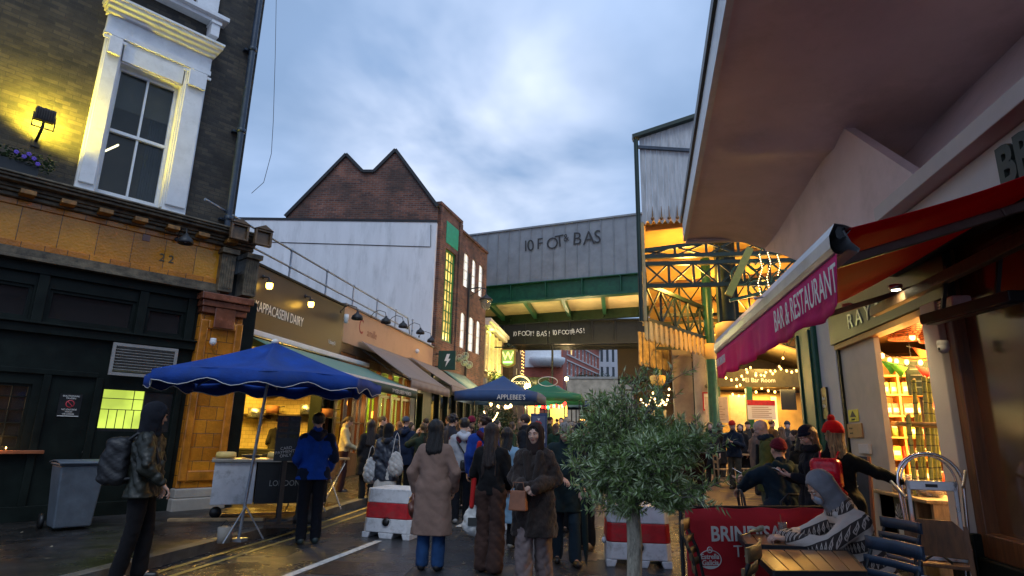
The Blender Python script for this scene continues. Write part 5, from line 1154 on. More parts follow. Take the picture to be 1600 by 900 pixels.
# ------------------------------------------------------------------ bridges
def bridges():
    a = onX(765, 447, -7.4); rz = math.atan2(-.24, .97); F = Fr((a[0], a[1], 0), rz); t = F.thing('railway_bridge', 'railway bridge with tall grey zinc side over green iron girders and lit underside', 'bridge')
    x0, x1 = -6, 13; b = MB()
    MB().box(x0, x1, .03, .4, 10.25, 13.62).build('side_cladding', M['zinc'], t)
    s = MB(); n = int((x1-x0)/.72)
    for i in range(n+1): x = x0+i*.72; s.box(x-.015, x+.015, -.03, .029, 10.25, 13.6)
    s.build('cladding_seams', M['zinc'], t); MB().box(x0, x1, -.06, .45, 13.621, 13.72).build('coping', M['zinc'], t)
    g = MB(); g.box(x0, x1, .10, .16, 9.25, 10.2).box(x0, x1, -.15, .4, 9.13, 9.249).box(x0, x1, -.12, .4, 10.201, 10.249)
    for i in range(9): x = x0+.8+i*2.2; g.box(x, x+.05, -.10, .099, 9.25, 10.2).add([(x, .1, 9.25), (x, -.15, 9.25), (x, .1, 9.9)], [(0, 1, 2)])
    g.build('front_girder', M['green'], t)
    c = MB()
    for i in range(8):
        x = x0+.9+i*2.4; c.bar((x, .3, 9.42), (x-1.3, 5.6, 9.42), .22, .38)
    c.build('cross_girder', M['green'], t); MB().box(x0, x1, .4, 6.2, 9.62, 9.8).build('deck', M['deck'], t)
    g = MB(); g.box(x0, x1, 5.7, 6.0, 9.0, 9.62); 
    for i in range(9): x = x0+.4+i*2.2; g.box(x, x+.18, 5.5, 5.699, 9.05, 9.3)
    g.build('rear_girder', M['greenD'], t)
    gb = mat('graffiti_black', (.03, .03, .035), .7); scrawl('10FOT', 1.0, gb, t, F.pt(817, 372)[0], -.034, 12.2, .58, 3); scrawl('&', .6, gb, t, F.pt(881, 368)[0], -.034, 12.5, .5, 2); scrawl('BAS', 1.05, gb, t, F.pt(894, 366)[0], -.034, 12.25, .62, 5)
    for x, y, e, c_ in ((-7, 33.2, 30, (.75, 1, .12)), (-5.4, 35.5, 70, (1, .86, .35)), (-1.5, 35, 120, (1, .72, .32)), (2.2, 34.6, 120, (1, .70, .30)), (5, 34.5, 60, (1, .66, .25))): lamp('POINT', (x, y, 7.2), e, c_, .25)
    F2 = Fr((-6.6, 42, 0), R(-2)); t = F2.thing('black_bridge', 'older low black iron bridge with white graffiti behind the grey one', 'bridge')
    b = MB(); b.box(-3, 16, 0, .12, 7.95, 9.5).box(-3, 16, -.2, .35, 7.85, 7.949).box(-3, 16, -.2, .3, 9.501, 9.6)
    for i in range(12): b.box(-3+i*1.6, -2.92+i*1.6, -.15, -.001, 7.95, 9.5)
    for i in range(4): b.box(-3, 16, .6+i*.6, .75+i*.6, 7.80, 7.94)
    b.build('girder', M['black'], t); MB().box(-3, 16, .4, 3, 7.95, 8.1).build('deck', M['black'], t)
    GW = mat('graffiti_white', (.65, .65, .68), .7)
    for body, px, py in (('10FOOT!', 804, 526), ('BAS!', 842, 526), ('10FOOT!', 866, 524), ('BAS!', 897, 521)):
        x, z = F2.pt(px, py); scrawl(body, .50, GW, t, x-.15, -.21, z, .27, px)
bridges()

# ------------------------------------------------------------------ far street
def far():
    # red brick mansion block, left side of the street beyond the bridges
    F = Fr((-11.6, 78, 0), math.atan2(32, 6.3)); t = F.thing('red_mansion', 'long red brick mansion block with white bands far along the street', 'building'); zb, L, zt = .9, 44, 19
    rs = random.Random(1); wb = MB(); lvl = [4.6, 8.0, 11.4, 14.8]; holes = [(1.2+i*2.6, 2.6+i*2.6, z, z+2.0) for i in range(16) for z in lvl]
    wall_holes(wb, 0, L, zb, zt, 0, .4, holes); wb.build('wall', M['brickF'], t); MB().box(-.0, L, .6, 9, zb, zt-.2).build('inner_wall', M['darkglass'], t)
    MB().box(-8, 0, .0, .4, zb, zt).build('end_wall', M['brickF'], t)
    bd = MB()
    for z in [3.6]+[q-.35 for q in lvl]+[q+2.1 for q in lvl]: bd.box(-.05, L, -.10, -.001, z, z+.22)
    bd.box(-.2, L, -.35, -.001, zt-.4, zt+.1).build('stone_band', M['lintel'], t)
    for k, (a, c, z, z2) in enumerate(holes[:64]):
        sash(t, a, c, z, z2, .12, M['white'], M['litY'] if rs.random() < .12 else M['darkglass'], 2, 2, .14, .07)
    F = Fr((onY(851, 600, 72)[0], 72, 0), R(0)); t = F.thing('white_corner_house', 'white fronted corner house with a rounded balcony and dark tall windows', 'building')
    MB().box(-3, 2.2, 0, 6, .9, 13).build('wall', M['brickF'], t); MB().box(-2.4, 2.0, -.3, -.001, 9.6, 13).build('stone_front', M['white'], t)
    MB().lathe([(0, 0), (1.6, 0), (2.1, .5), (2.2, .8), (2.2, 1.1), (0, 1.1)], (.3, -.2, 9.6), 16).build('balcony', M['white'], t)
    for i in range(3): sash(t, -1.7+i*1.2, -.7+i*1.2, 4.6, 7.4, -.06, M['white'], M['darkglass'], 2, 2, .1, .05)
    MB().box(-2.4, 2.0, -.2, -.001, 2.0, 4.2).build('shopfront', M['greenD'], t)
    # grey stone offices
    F = Fr((onY(917, 600, 120)[0], 120, 0), R(12)); t = F.thing('grey_office_block', 'pale grey office block with slot windows at the end of the street', 'building'); zb = .9
    h1 = onY(960, 548, 120)[2]+1; wb = MB(); holes = [(.5+i*1.15, 1.0+i*1.15, 9+j*3.6, 11.6+j*3.6) for i in range(5) for j in range(3)]; wall_holes(wb, -3, 7.5, zb, h1+2, 0, .5, holes); wb.build('wall', mat('grey_stone', (.48, .49, .52), .8, 0, .06, .5), t); MB().box(-3, 7.5, .6, 8, zb, h1).build('inner_wall', M['darkglass'], t)
    MB().box(1.5, 5.0, -.6, -.001, 12.2, 13.0).build('balcony', mat('grey_stone', (.34, .35, .37), .8), t)
    for h in holes: MB().box(h[0], h[1], .2, .25, h[2], h[3]).build('window', M['darkglass'], t)
    # low stone wall with an arch
    F = Fr((onY(893, 640, 70)[0], 70, 0), R(0)); t = F.thing('arched_stone_wall', 'long low pale stone wall with a lit round arch beneath the grey offices', 'wall')
    W = 9.5; zt = onY(930, 592, 70)[2]; ax = onY(925, 620, 70)[0]-F.o[0]; r = 1.5
    poly = [(-.5, .9), (-.5, zt), (W, zt), (W, .9), (ax+r, .9), (ax+r, 3.6)]+[(ax+r*math.cos(u), 3.6+r*.9*math.sin(u)) for u in np.linspace(.25, 2.9, 9)]+[(ax-r, 3.6), (ax-r, .9)]
    b = MB(); b.box(-.5, ax-r, 0, .6, .9, zt).box(ax+r, W, 0, .6, .9, zt); n = 10
    for i in range(n):
        u0 = math.pi*i/n; u1 = math.pi*(i+1)/n; xa, xb = ax-r*math.cos(u0), ax-r*math.cos(u1); z_ = 3.3+r*.9*max(math.sin(u0), math.sin(u1)); b.box(xa, xb, 0, .6, z_, zt)
    b.build('wall', mat('pale_stone_wall', (.50, .41, .30), .85, 0, .2, 1.0, .3, 20), t); MB().box(-.6, W, -.1, .7, zt+.001, zt+.25).build('coping', M['stone'], t); MB().box(ax-r-.5, ax+r+.5, 1.6, 1.7, .9, 5.4).build('passage', M['woodD'], t)
    MB().box(ax-r*.95, ax+r*.95, .9, .96, 3.35, 3.50).build('strip_light', M['bulb'], t)
    rs = random.Random(9)
    for i, (px, w_) in enumerate(((912, 2.4), (938, 3.2))):
        c = onY(px, 588, 74); t = thing('roof_shrub', ['smaller shrub over the stone wall next to the red mansion', 'larger shrub over the stone wall below the grey offices'][i], 'shrub', (c[0], 74, zt-.3)); b = MB()
        for _ in range(700):
            u = rs.uniform(0, 6.28); q = rs.random()**.5; c = Vector((math.cos(u)*q*w_*.5, math.sin(u)*q*.6, .5+rs.uniform(0, 1.2)*(1-q*.6))); d = Vector((rs.uniform(-1, 1), rs.uniform(-1, 1), rs.uniform(-.6, 1)))*.16; n_ = d.cross(Vector((0, 0, 1))).normalized()*.06
            b.add([c, c+d*.5-n_, c+d, c+d*.5+n_], [(0, 1, 2, 3)])
        b.build('foliage', M['leafD'], t); MB().tube([(0, 0, -.1), (.1, 0, .8)], .06, 5).build('stem', M['bark'], t)
far()

# ------------------------------------------------------------------ right side: concrete canopy, shop front, awning
XR = 3.4
def fR(Y): return Fr((XR, Y, 0), R(-90))   # local x runs towards the camera, -y faces the street
def canopy():
    t = thing('concrete_canopy', 'huge cream concrete canopy overhanging the pavement with a pale fascia edge', 'canopy', (1.3, 4, 6))
    def soff(X, Y):
        z = 6.0
        if X > 2.3: z -= .24*(X-2.3)**1.6*min(1, max(0, (Y-9.0)/3.5))
        z -= .10*math.exp(-((Y-9.1)/.25)**2)*min(1, max(0, (X-1.6)*2))
        return z
    Ys = np.linspace(-1.5, 13.6, 64); rows = []
    for Y in Ys:
        xe = 1.04+.0465*Y; xe = float(np.interp(Y, [-1.5, 5.64, 13.6], [.95, 1.29, 1.69]))
        rows.append([(X-1.3, Y-4, soff(X, Y)-6) for X in np.linspace(xe, 7.5, 40)])
    MB().sheet([r_[::-1] for r_ in rows], 0).build('soffit', M['concrete'], t)
    f = MB()
    f.add([(.95-1.3, -5.5, -.04), (1.69-1.3, 9.6, -.04), (1.69-1.3, 9.6, .55), (.95-1.3, -5.5, .55), (.95-1.38, -5.5, -.04), (1.69-1.38, 9.6, -.04), (1.69-1.38, 9.6, .55), (.95-1.38, -5.5, .55)], [(0, 1, 2, 3), (7, 6, 5, 4), (0, 4, 5, 1), (3, 2, 6, 7), (1, 5, 6, 2), (0, 3, 7, 4)])
    f.build('fascia', M['white'], t)
    f = MB(); f.bar((.95-1.40, -5.5, .5), (1.69-1.40, 9.6, .5), .05, .16); f.build('gutter', M['blackM'], t)
    e = MB().box(.38, 6.2, 9.6, 9.75, -1.2+1.15, .55); e.build('end_beam', M['concrete'], t)
    q = [(.95-1.37, -5.5), (1.69-1.37, 9.6), (6.2, 9.6), (6.2, -5.5)]; MB().add([(a, b_, .551) for a, b_ in q]+[(a, b_, .65) for a, b_ in q], [(0, 3, 2, 1), (4, 5, 6, 7)]+[(i, (i+1) % 4, 4+(i+1) % 4, 4+i) for i in range(4)]).build('deck', M['concrete'], t)
canopy()
def shopfront():
    O = 11.7; F = fR(O); S = lambda Y: O-Y
    t = F.thing('market_shop_building', 'cream shop building with dark fascia in steel capitals and a big varnished wood window', 'building')
    # wall above
    MB().box(S(9.2), S(-12), .0, .3, 3.62, 4.15).build('upper_wall', M['lintel'], t)
    MB().add([(S(9.5), .14, 4.35), (S(-12), .12, 4.35), (S(-12), 1.25, 6.02), (S(9.5), 1.2, 6.02)], [(0, 1, 2, 3)]).build('coved_wall', M['concrete'], t)
    MB().box(S(7.6), S(-12), -.20, .12, 4.16, 4.34).build('ledge_beam', M['lintel'], t, .01)
    text('BRINDISA', 'wall_lettering', .50, mat('dark_green_letter', (.03, .04, .03), .5), t, (S(onX(1566, 260, XR)[1]), -.03, 3.70), ext=.02, bold=.018, sx=.85)
    MB().prism([(S(Y), z) for Y, z in ((8.62, 6.0), (6.75, 4.34), (7.6, 4.1), (8.9, 3.72), (9.2, 3.64), (10.0, 4.05), (10.95, 4.6), (12.3, 5.2), (13.6, 5.68), (13.6, 6.0))], -.02, .13).build('arched_spandrel', M['concrete'], t)
    # piers
    MB().box(S(11.7), S(10.75), -.10, .35, 0, 3.62).build('green_pier', M['green'], t, .03)
    g = MB(); g.box(S(11.6), S(11.5), -.13, -.101, .3, 3.4).box(S(10.95), S(10.85), -.13, -.101, .3, 3.4); g.build('pier_moulding', M['green'], t, .01)
    MB().box(S(10.74), S(9.95), -.02, .35, 0, 3.62).build('white_pier', M['lintel'], t, .01)
    MB().box(S(9.86), S(8.62), .02, .09, 0, 3.0).build('cream_wall', mat('warm_cream_wall', (.55, .44, .34), .65, 0, .1, 2), t)
    MB().box(S(9.95), S(9.87), -.01, .35, 0, 3.0).build('door_post', M['greenB'], t)
    MB().box(S(7.10), S(6.78), -.08, .35, 0, 3.0).build('pier', M['lintel'], t, .01)
    MB().box(S(7.16), S(6.70), -.10, .34, 0, .70).build('plinth', M['greenB'], t, .01)
    # RAYA fascia, set leaning out slightly
    MB().box(S(9.95), S(6.5), -.08, .0, 2.98, 3.60).build('fascia', mat('fascia_green_black', (.018, .026, .020), .35), t, .006)
    text('RAYA', 'sign_lettering', .30, M['steel'], t, (S(9.15), -.088, 3.10), sx=1.15, ext=.006, space=1.5)
    MB().box(S(9.9), S(6.7), -.05, .12, 2.90, 2.975).build('lintel_strip', mat('amber_strip', (.45, .22, .05), .5), t)
    # RAYA interior
    x0, x1 = S(13.2), S(6.2)
    MB().box(x0, x1, 3.6, 3.7, 0, 3.7).build('back_wall', mat('shop_wall', (.35, .16, .05), .7, 0, .3, 2), t)
    MB().box(x0-.1, x0, -.0+.35, 3.7, 0, 3.7).build('end_wall', mat('shop_wall_end', (.42, .22, .08), .7, 0, .3, 2), t)
    MB().box(x0, x1, .35, 3.6, 3.3, 3.4).build('ceiling', mat('shop_ceiling', (.18, .10, .04), .7), t); MB().box(x0, x1, .36, 3.6, .0, .06).build('floor', M['woodD'], t)
    MB().box(x0, S(9.95), .36, .46, 0, 3.3).build('inner_wall', mat('shop_wall2', (.35, .2, .08), .7), t)
    # pale pier face seen through the opening
    # glazed varnished front nearest the camera
    fr = MB(); fr.box(S(6.77), S(6.62), -.02, .2, .5, 3.6); fr.box(S(6.62), S(-1), -.03, .2, .5, .72)
    for Y in (4.9, 3.2, 1.4): fr.box(S(Y)-.08, S(Y)+.08, -.02, .2, .72, 3.6)
    fr.build('window_frame', M['wood'], t, .01)
    MB().box(S(6.9), S(-1), -.09, .2, .0, .5).build('stall_riser', M['greenB'], t, .01)
    gl = mat('varnished_panel_behind_glass', (.11, .040, .012), .10, 0, .22, 1.2, 0, stretch=(3, 1, .4), coat=1.0); MB().box(S(6.62), S(-1), .10, .12, .72, 3.6).build('window_pane', gl, t)
    for i in range(6): pass
    return t
SH = shopfront()
# downlights under the fascia, heater and lamps
for i, (px, py) in enumerate(((1400, 453), (1325, 482))):
    c = onZ(px, py, 3.02); t = thing('downlight', ['round downlight nearer the camera above the dark steel lettered fascia', 'round downlight further away above the dark steel lettered fascia'][i], 'light', P3(c), 0, 'downlights at the dark fascia')
    MB().lathe([(0, 0), (.045, 0), (.06, .02), (.06, .05), (0, .05)], (0, 0, 0), 14).build('housing', M['steel'], t); MB().lathe([(0, -.004), (.042, -.004), (.042, -.001), (0, -.001)], (0, 0, 0), 14).build('lens', emat('downlight_lens', (1, .88, .55), 8), t)
    l = lamp('SPOT', (c[0], c[1], c[2]-.02), 8, (1, .82, .45), .04, spot=120); aim(l, (XR-.1, c[1]+.5, 2.2))
lamp('AREA', (5.2, 9.3, 3.25), 300, (1, .60, .18), 2.0, rot=(0, 0, 0)); lamp('POINT', (4.6, 10.6, 2.2), 26, (1, .55, .12), .15)
lamp('POINT', (4.1, 8.6, 2.6), 10, (1, .5, .12), .08)
def raya_goods():
    # shelves across the back of the shop, facing the street corner
    F = Fr((3.85, 11.6, 0), R(-8)); t = F.thing('wall_shelves', 'orange lit wooden shelves filled with boxes and jars inside the shop', 'shelving'); sm = mat('orange_pine', (.50, .24, .06), .5, 0, .2, 5); b = MB()
    for z in (.9, 1.25, 1.60, 1.95, 2.30, 2.62): b.box(-.4, 3.4, -.38, 0, z, z+.03)
    for x in (-.4, .25, .90, 1.55, 2.20, 2.85, 3.37): b.box(x, x+.03, -.37, -.001, .1, 2.9)
    b.build('frame', sm, t); MB().box(-.4, 3.4, .0, .04, .1, 3).build('backboard', mat('backboard', (.50, .26, .07), .6), t)
    rs = random.Random(5)
    bx = [mat('goods', c, .5, 0, .25, 25) for c in ((.75, .52, .10), (.65, .08, .05), (.70, .60, .35), (.20, .35, .10), (.75, .35, .05))]
    first = {}
    def goods(kind, cat, x, z, col, w, h, lab, grp):
        k = (kind, col)
        loc = P3(F.w(x, -.20+rs.uniform(-.05, .03), z))
        if k not in first:
            o = thing(kind, lab, cat, loc, F.rz+rs.uniform(-.06, .06), grp); first[k] = o
            if kind == 'spice_box':
                MB().box(-w/2, w/2, -.07, .07, 0, h).build('carton', bx[col], o, .004); l = MB().box(-w*.38, w*.38, -.073, -.0705, h*.25, h*.62).build('carton_label', M['letterW'], o)
            else:
                MB().lathe([(0, 0), (w/2, 0), (w/2, h*.78), (w*.4, h*.86), (w*.4, h*.88)], (0, 0, 0), 12).build('jar_body', bx[col], o); MB().lathe([(w*.43, h*.87), (w*.43, h), (0, h)], (0, 0, 0), 12).build('lid', M['letterW' if col else 'red'], o)
        else: copy_tree(first[k], None, loc, F.rz+rs.uniform(-.1, .1))
    names = ['mustard yellow', 'bright red', 'cream', 'leaf green', 'orange']
    for zi, z in enumerate((2.33, 1.98, 1.63, 1.28, .93)):
        x = -.3
        while x < 3.3:
            if zi in (0, 1) or rs.random() < .35:
                c = 0 if zi == 0 and x < 2.2 else rs.choice((0, 0, 1, 2, 4)); c = 0 if zi == 0 and x > 2.2 and rs.random() < .5 else c
                goods('spice_box', 'box', x, z, c, .15, .2, f'{names[c]} food carton on the orange lit shelves', f'{names[c]} cartons on the lit shelves'); x += .17
            else:
                c = rs.choice((1, 2, 3, 4)); goods('jar', 'jar', x, z, c, .10, .17, f'{names[c]} food jar with a pale lid on the orange lit shelves', f'{names[c]} jars on the lit shelves'); x += .13
    # tins stacked right of the cane
    for i in range(2):
        for j in range(2):
            w = onY(1418+i*16+22, 597+j*22, 10.3); w = np.array([F.w(2.15+i*.28, -.75, 0)[0], F.w(2.15, -.75, 0)[1], 1.80+j*.26])
            t = thing('tin_drum', f'{"left" if i == 0 else "right"} {"upper" if j else "lower"} red and white tin in the stack behind the sugar cane', 'tin', P3(w)); MB().lathe([(0, 0), (.125, 0), (.125, .25), (0, .25)], (0, 0, 0), 18).build('can', M['red'], t); MB().lathe([(.1265, .08), (.1265, .16)], (0, 0, 0), 18).build('wrapper_band', M['letterW'], t)
    w = F.w(2.3, -.75, 0); t = thing('tin_shelf', 'shelf standing under the red and white tins', 'shelf', (w[0], w[1], 0), F.rz); MB().box(-.4, .6, -.18, .18, 1.76, 1.797).build('board', sm, t); MB().box(-.4, -.36, -.18, .18, 0, 1.759).build('upright', sm, t); MB().box(.56, .6, -.18, .18, 0, 1.759).build('upright', sm, t)
raya_goods()
def cane():
    rs = random.Random(2); cm = brick('sugar_cane_skin', (.30, .33, .06), (.36, .36, .08), (.10, .09, .03), 3, .13, .008, rough=.4, noise=.4)
    for i, px in enumerate((1424, 1432, 1440, 1447, 1454, 1461)):
        Y = 8.15+.12*(i % 3); c = onY(px, 745, Y); top = onY(px-8+i*.5, 612+rs.uniform(-25, 40) if i != 1 else 595, Y+.25)
        t = thing('sugar_cane', f'{["first", "second", "third", "fourth", "fifth", "last"][i]} green sugar cane stalk from the left behind the chrome trolley', 'sugar cane', (c[0], c[1], .2), 0, 'sugar cane stalks standing by the counter')
        n = 15; pts = []; rr = []; h = top[2]-.2
        for k in range(n*3+1):
            u = k/(n*3); pts.append((u*(top[0]-c[0]), u*.2, u*h)); rr.append(.026+(.006 if k % 3 == 0 else 0))
        b = MB(); b.tube(pts, rr, 8); b.build('stalk', cm, t); MB().tube([pts[-1], (pts[-1][0]+.02, pts[-1][1], h+.02)], [.022, .012], 8).build('cut_end', M['woodL'], t)
    for i, (a, c) in enumerate((((1408, 660), (1410, 540)), ((1418, 655), (1412, 545)))):
        pass
    w0 = onY(1395, 662, 8.7); w1 = onY(1482, 665, 7.9); b = MB(); b.tube([P3(w0), P3(w1)], .035, 10); tag(b.build('bamboo_pole', mat('bamboo', (.30, .17, .05), .45, 0, .3, 8)), 'thick horizontal bamboo pole across the front of the sugar cane', 'pole')
cane()
def raya_counter():
    # serving counter outside the opening
    a = onZ(1366, 762, .92); c = onZ(1492, 785, .92); 
    t = thing('serving_counter', 'dark green market counter with a pale timber top and round white emblem', 'counter', (3.42, 9.05, 0), R(-90))
    MB().box(-.05, 1.45, -.08, .5, .88, .92).build('counter_top', M['woodL'], t, .008); MB().box(0, 1.0, 0, .5, 0, .879).build('cabinet', mat('counter_green', (.008, .025, .028), .45), t, .006); MB().box(1.0, 1.06, -.01, .5, 0, .879).build('timber_end', M['woodL'], t); MB().box(1.38, 1.43, -.01, .45, 0, .879).build('timber_end', M['woodL'], t)
    MB().box(1.06, 1.38, .3, .34, 0, .879).build('back_panel', M['black'], t)
    text('RAYA', 'lettering', .17, M['letterW'], t, (.36, -.005, .25), ext=.002, sx=1.0)
    e = MB(); rs = random.Random(3)
    for k in range(14):
        u = k/14*2*math.pi; e.prism([(.55+.02*math.cos(u), .62+.03*math.sin(u)), (.55+.12*math.cos(u-.12), .62+.17*math.sin(u-.12)), (.55+.13*math.cos(u+.1), .62+.18*math.sin(u+.1))], -.004, -.001)
    e.prism([(.50, .58), (.60, .58), (.62, .44), (.55, .40), (.48, .44)], -.0045, -.001); e.build('emblem', M['letterW'], t)
    pl = glass('clear_wrap', (.5, .5, .5), .15, .45)
    for i, (x, y, s_, lab) in enumerate(((.22, .2, .11, 'small clear plastic tub at the far end of the timber counter top'), (.52, .18, .16, 'crinkled clear wrapped fruit basket on the timber counter top'), (.95, .2, .13, 'smaller clear wrapped hamper on the timber counter top'))):
        w = Fr((3.42, 9.05, 0), R(-90)).w(x, y, .921); t2 = thing('wrapped_basket', lab, 'basket', P3(w)); S = Sdf(.03); S.ell((0, 0, s_*.6), (s_*1.2, s_, s_*.75)); S.disp = folds(.012, 60, 40, i); S.cut((0, 0, .0), (0, 0, -1)); V, Fc = S.mesh(.012); vf_mesh('wrapping', [(V, Fc)], pl, t2)
        MB().lathe([(0, .01), (s_*.7, .01), (s_*.85, .07), (s_*.8, .07), (0, .03)], (0, 0, 0), 14).build('tray', M['woodL'], t2)
        for k in range(5): MB().ball((s_*.4*math.cos(k*1.26), s_*.4*math.sin(k*1.26), .07+s_*.2), s_*.26, 8, 6).build('fruit', [M['red'], M['yline'], M['terracotta']][k % 3], t2)
raya_counter()
def pendants():
    for i, (px, py, lab) in enumerate(((1424, 516, 'round wicker pendant shade glowing orange behind the dark fascia'), (1470, 520, 'wicker pendant shade half hidden by the cream pier'))):
        c = onY(px, py, 9.2+.0*i) if i == 0 else onY(px, py, 8.9); t = thing('wicker_pendant', lab, 'pendant lamp', P3(c))
        wm = brick('wicker', (.45, .10, .03), (.55, .16, .05), (.12, .03, .01), .04, .03, .006, rough=.7); s_ = .30 if i == 0 else .26
        MB().lathe([(s_, -.12), (s_*1.05, -.05), (s_*.85, .08), (s_*.5, .17), (.04, .20)], (0, 0, 0), 22).build('lamp_shade', wm, t); MB().ball((0, 0, -.10), .04).build('bulb', M['bulb'], t); MB().tube([(0, 0, .2), (0, 0, max(.3, 3.28-c[2]))], .006, 4).build('cord', M['black'], t); lamp('POINT', (c[0], c[1], c[2]-.16), 7, (1, .5, .14), .05)
    for i, (px, py, col, m) in enumerate(((1390, 565, 'green', M['leafD']), (1404, 570, 'bright green', None), (1445, 574, 'red', M['red']), (1440, 545, 'orange red', None))):
        c = onY(px, py, 8.75); t = thing('bunting_flag', f'{col} triangular bunting flag inside the lit shop opening', 'bunting', P3(c), R(10)); mm = {'green': mat('bunting_green', (.06, .40, .06), .8), 'bright green': mat('bunting_lime', (.15, .55, .05), .8), 'red': mat('bunting_red', (.7, .02, .02), .8), 'orange red': mat('bunting_orange', (.75, .12, .03), .8)}[col]
        MB().sheet([[(-.13, 0, .02), (.13, .02, -.03)], [(.02, .03, -.17), (.03, .03, -.17)]], .004).build('pennant', mm, t); MB().tube([(-.2, 0, .03), (.2, .02, -.04)], .004, 4).build('cord', M['black'], t)
    c = onY(1441, 592, 8.9); t = thing('hanging_chalkboard', 'small dark chalkboard price sign hanging above the sugar cane', 'sign', P3(c), R(-6)); MB().box(-.19, .17, -.02, .02, -.22, .24).build('board', mat('slate_board', (.03, .06, .05), .7, 0, .4, 12), t, .01)
    for k in range(4): MB().box(-.14, .12-.03*(k % 2), -.024, -.021, .12-k*.08, .135-k*.08).build('chalk_line', mat('chalk', (.30, .36, .33), .9), t)
    MB().tube([(-.1, 0, .24), (-.1, 0, .8)], .004, 4).tube([(.1, 0, .24), (.1, 0, .8)], .004, 4).build('cord', M['black'], t)
    MB().bar((0, 0.05, -.24), (.0, .05, -1.0), .10, .04).build('post', M['woodD'], t)
pendants()
def string_lights(label, pts, n, mats, bulb=.035, sag=.25, w_cord=.006):
    t = thing('string_lights', label, 'string lights', P3(pts[0])); o = Vector(pts[0]); P = []
    for a, c in zip(pts[:-1], pts[1:]):
        a, c = Vector(a), Vector(c)
        for i in range(12): u = i/12; P.append(a.lerp(c, u)-Vector((0, 0, sag*4*u*(1-u))))
    P.append(Vector(pts[-1])); MB().tube([p-o for p in P], w_cord, 4).build('cord', M['black'], t)
    proto = {}
    for i in range(n):
        u = (i+.5)/n*(len(P)-1); k = int(u); p = P[k].lerp(P[k+1], u-k)-o-Vector((0, 0, bulb*1.6)); m = mats[i % len(mats)]
        if m.name not in proto: proto[m.name] = MB().ball((0, 0, 0), (bulb, bulb, bulb*1.3), 8, 6).build('bulb', m, t); proto[m.name].location = p
        else: q = proto[m.name].copy(); COL.objects.link(q); q.location = p
    return t
string_lights('short string of warm bulbs inside the top of the lit shop opening', [onY(1372, 545, 8.7), onY(1405, 558, 8.9), onY(1470, 552, 8.4)], 6, [M['bulb']], .03, .05)
def fixtures():
    F = fR(11.7); S = lambda Y: 11.7-Y
    def plate(name, lab, cat, px0, py0, px1, py1, m, txt=(), d=.045, tm=None):
        a = onX(px0, (py0+py1)/2, XR+.06); c = onX(px1, (py0+py1)/2, XR+.06); zt = onX((px0+px1)/2, py0, XR+.06)[2]; zb = onX((px0+px1)/2, py1, XR+.06)[2]
        t = thing(name, lab, cat, (XR+.018-d, a[1], zb), R(-90)); w = a[1]-c[1]; h = zt-zb; MB().box(0, w, 0, d-.0, 0, h).build('plate', m, t, .004)
        for body, sz, x, z in txt: text(body, 'lettering', sz*h, tm or M['letterB'], t, (w*x, -.003, h*z), ext=.001, align='CENTER', sx=.8)
        return t, w, h
    t, w, h = plate('warning_sign', 'yellow warning sign with a black triangle on the cream wall', 'sign', 1331, 640, 1347, 659, mat('yellow_sign', (.75, .62, .05), .5), (('WARNING', .2, .5, .12),), .01)
    MB().prism([(w*.2, h*.38), (w*.8, h*.38), (w*.5, h*.92)], -.004, -.001).build('triangle', M['letterB'], t)
    plate('wooden_plaque', 'small orange wooden notice below the yellow warning sign', 'sign', 1322, 662, 1354, 684, mat('orange_plaque', (.42, .20, .07), .5), (('The shop is', .18, .5, .62), ('open daily', .18, .5, .28)), .02)
    plate('socket_box', 'pale switch box low on the cream wall beside the opening', 'switch', 1351, 694, 1367, 709, M['lintel'], (), .04)
    c = onX(1289, 630, XR-.05); t = thing('menu_sign', 'narrow black sign with white words on the white pier', 'sign', (XR-.03, c[1], c[2]-.25), R(-90)); MB().box(-.13, .13, -.03, .0, 0, .5).build('board', M['black'], t); text('Book', 'lettering', .09, M['letterW'], t, (0, -.034, .30), ext=.001, align='CENTER', sx=.7); text('Online', 'lettering', .08, M['letterW'], t, (0, -.034, .18), ext=.001, align='CENTER', sx=.7)
    c = onX(1482, 540, XR-.1); cctv((c[0], c[1], c[2]), R(-90), 'dark rimmed bullet camera on the cream pier beside the opening', 1.1)
    c = onX(1495, 515, XR-.2)
    h0, h1 = onZ(1448, 500, 2.62), onZ(1590, 462, 2.62); t = thing('patio_heater', 'long black strip heater hanging under the red awning', 'heater', P3((h0+h1)/2)); d = (h1-h0)/2
    MB().bar(tuple(-d), tuple(d), .14, .09).build('casing', M['blackM'], t, .01); MB().bar(tuple(-d*.9+np.array((0, 0, -.05))), tuple(d*.9+np.array((0, 0, -.05))), .09, .012).build('grille', mat('heater_grille', (.08, .08, .085), .4, .6), t)
    for q in (-.6, .6): MB().bar(tuple(d*q), tuple(d*q+np.array((.1, 0, .45))), .03).build('bracket', M['blackM'], t)
    c = onX(1497, 545, XR-.15); 
    t = thing('speaker_box', 'white loudspeaker box on the cream pier under the awning', 'speaker', (XR-.22, onX(1490, 475, XR-.15)[1]-.1, onX(1490, 485, XR-.15)[2]), R(-90)); MB().box(-.16, .12, -.05, .12, -.08, .10).build('case', M['whiteP'], t, .02)
    for k in range(5): MB().box(-.15, -.02, -.0535, -.0505, -.06+k*.03, -.052+k*.03).build('slot', M['black'], t)
fixtures()
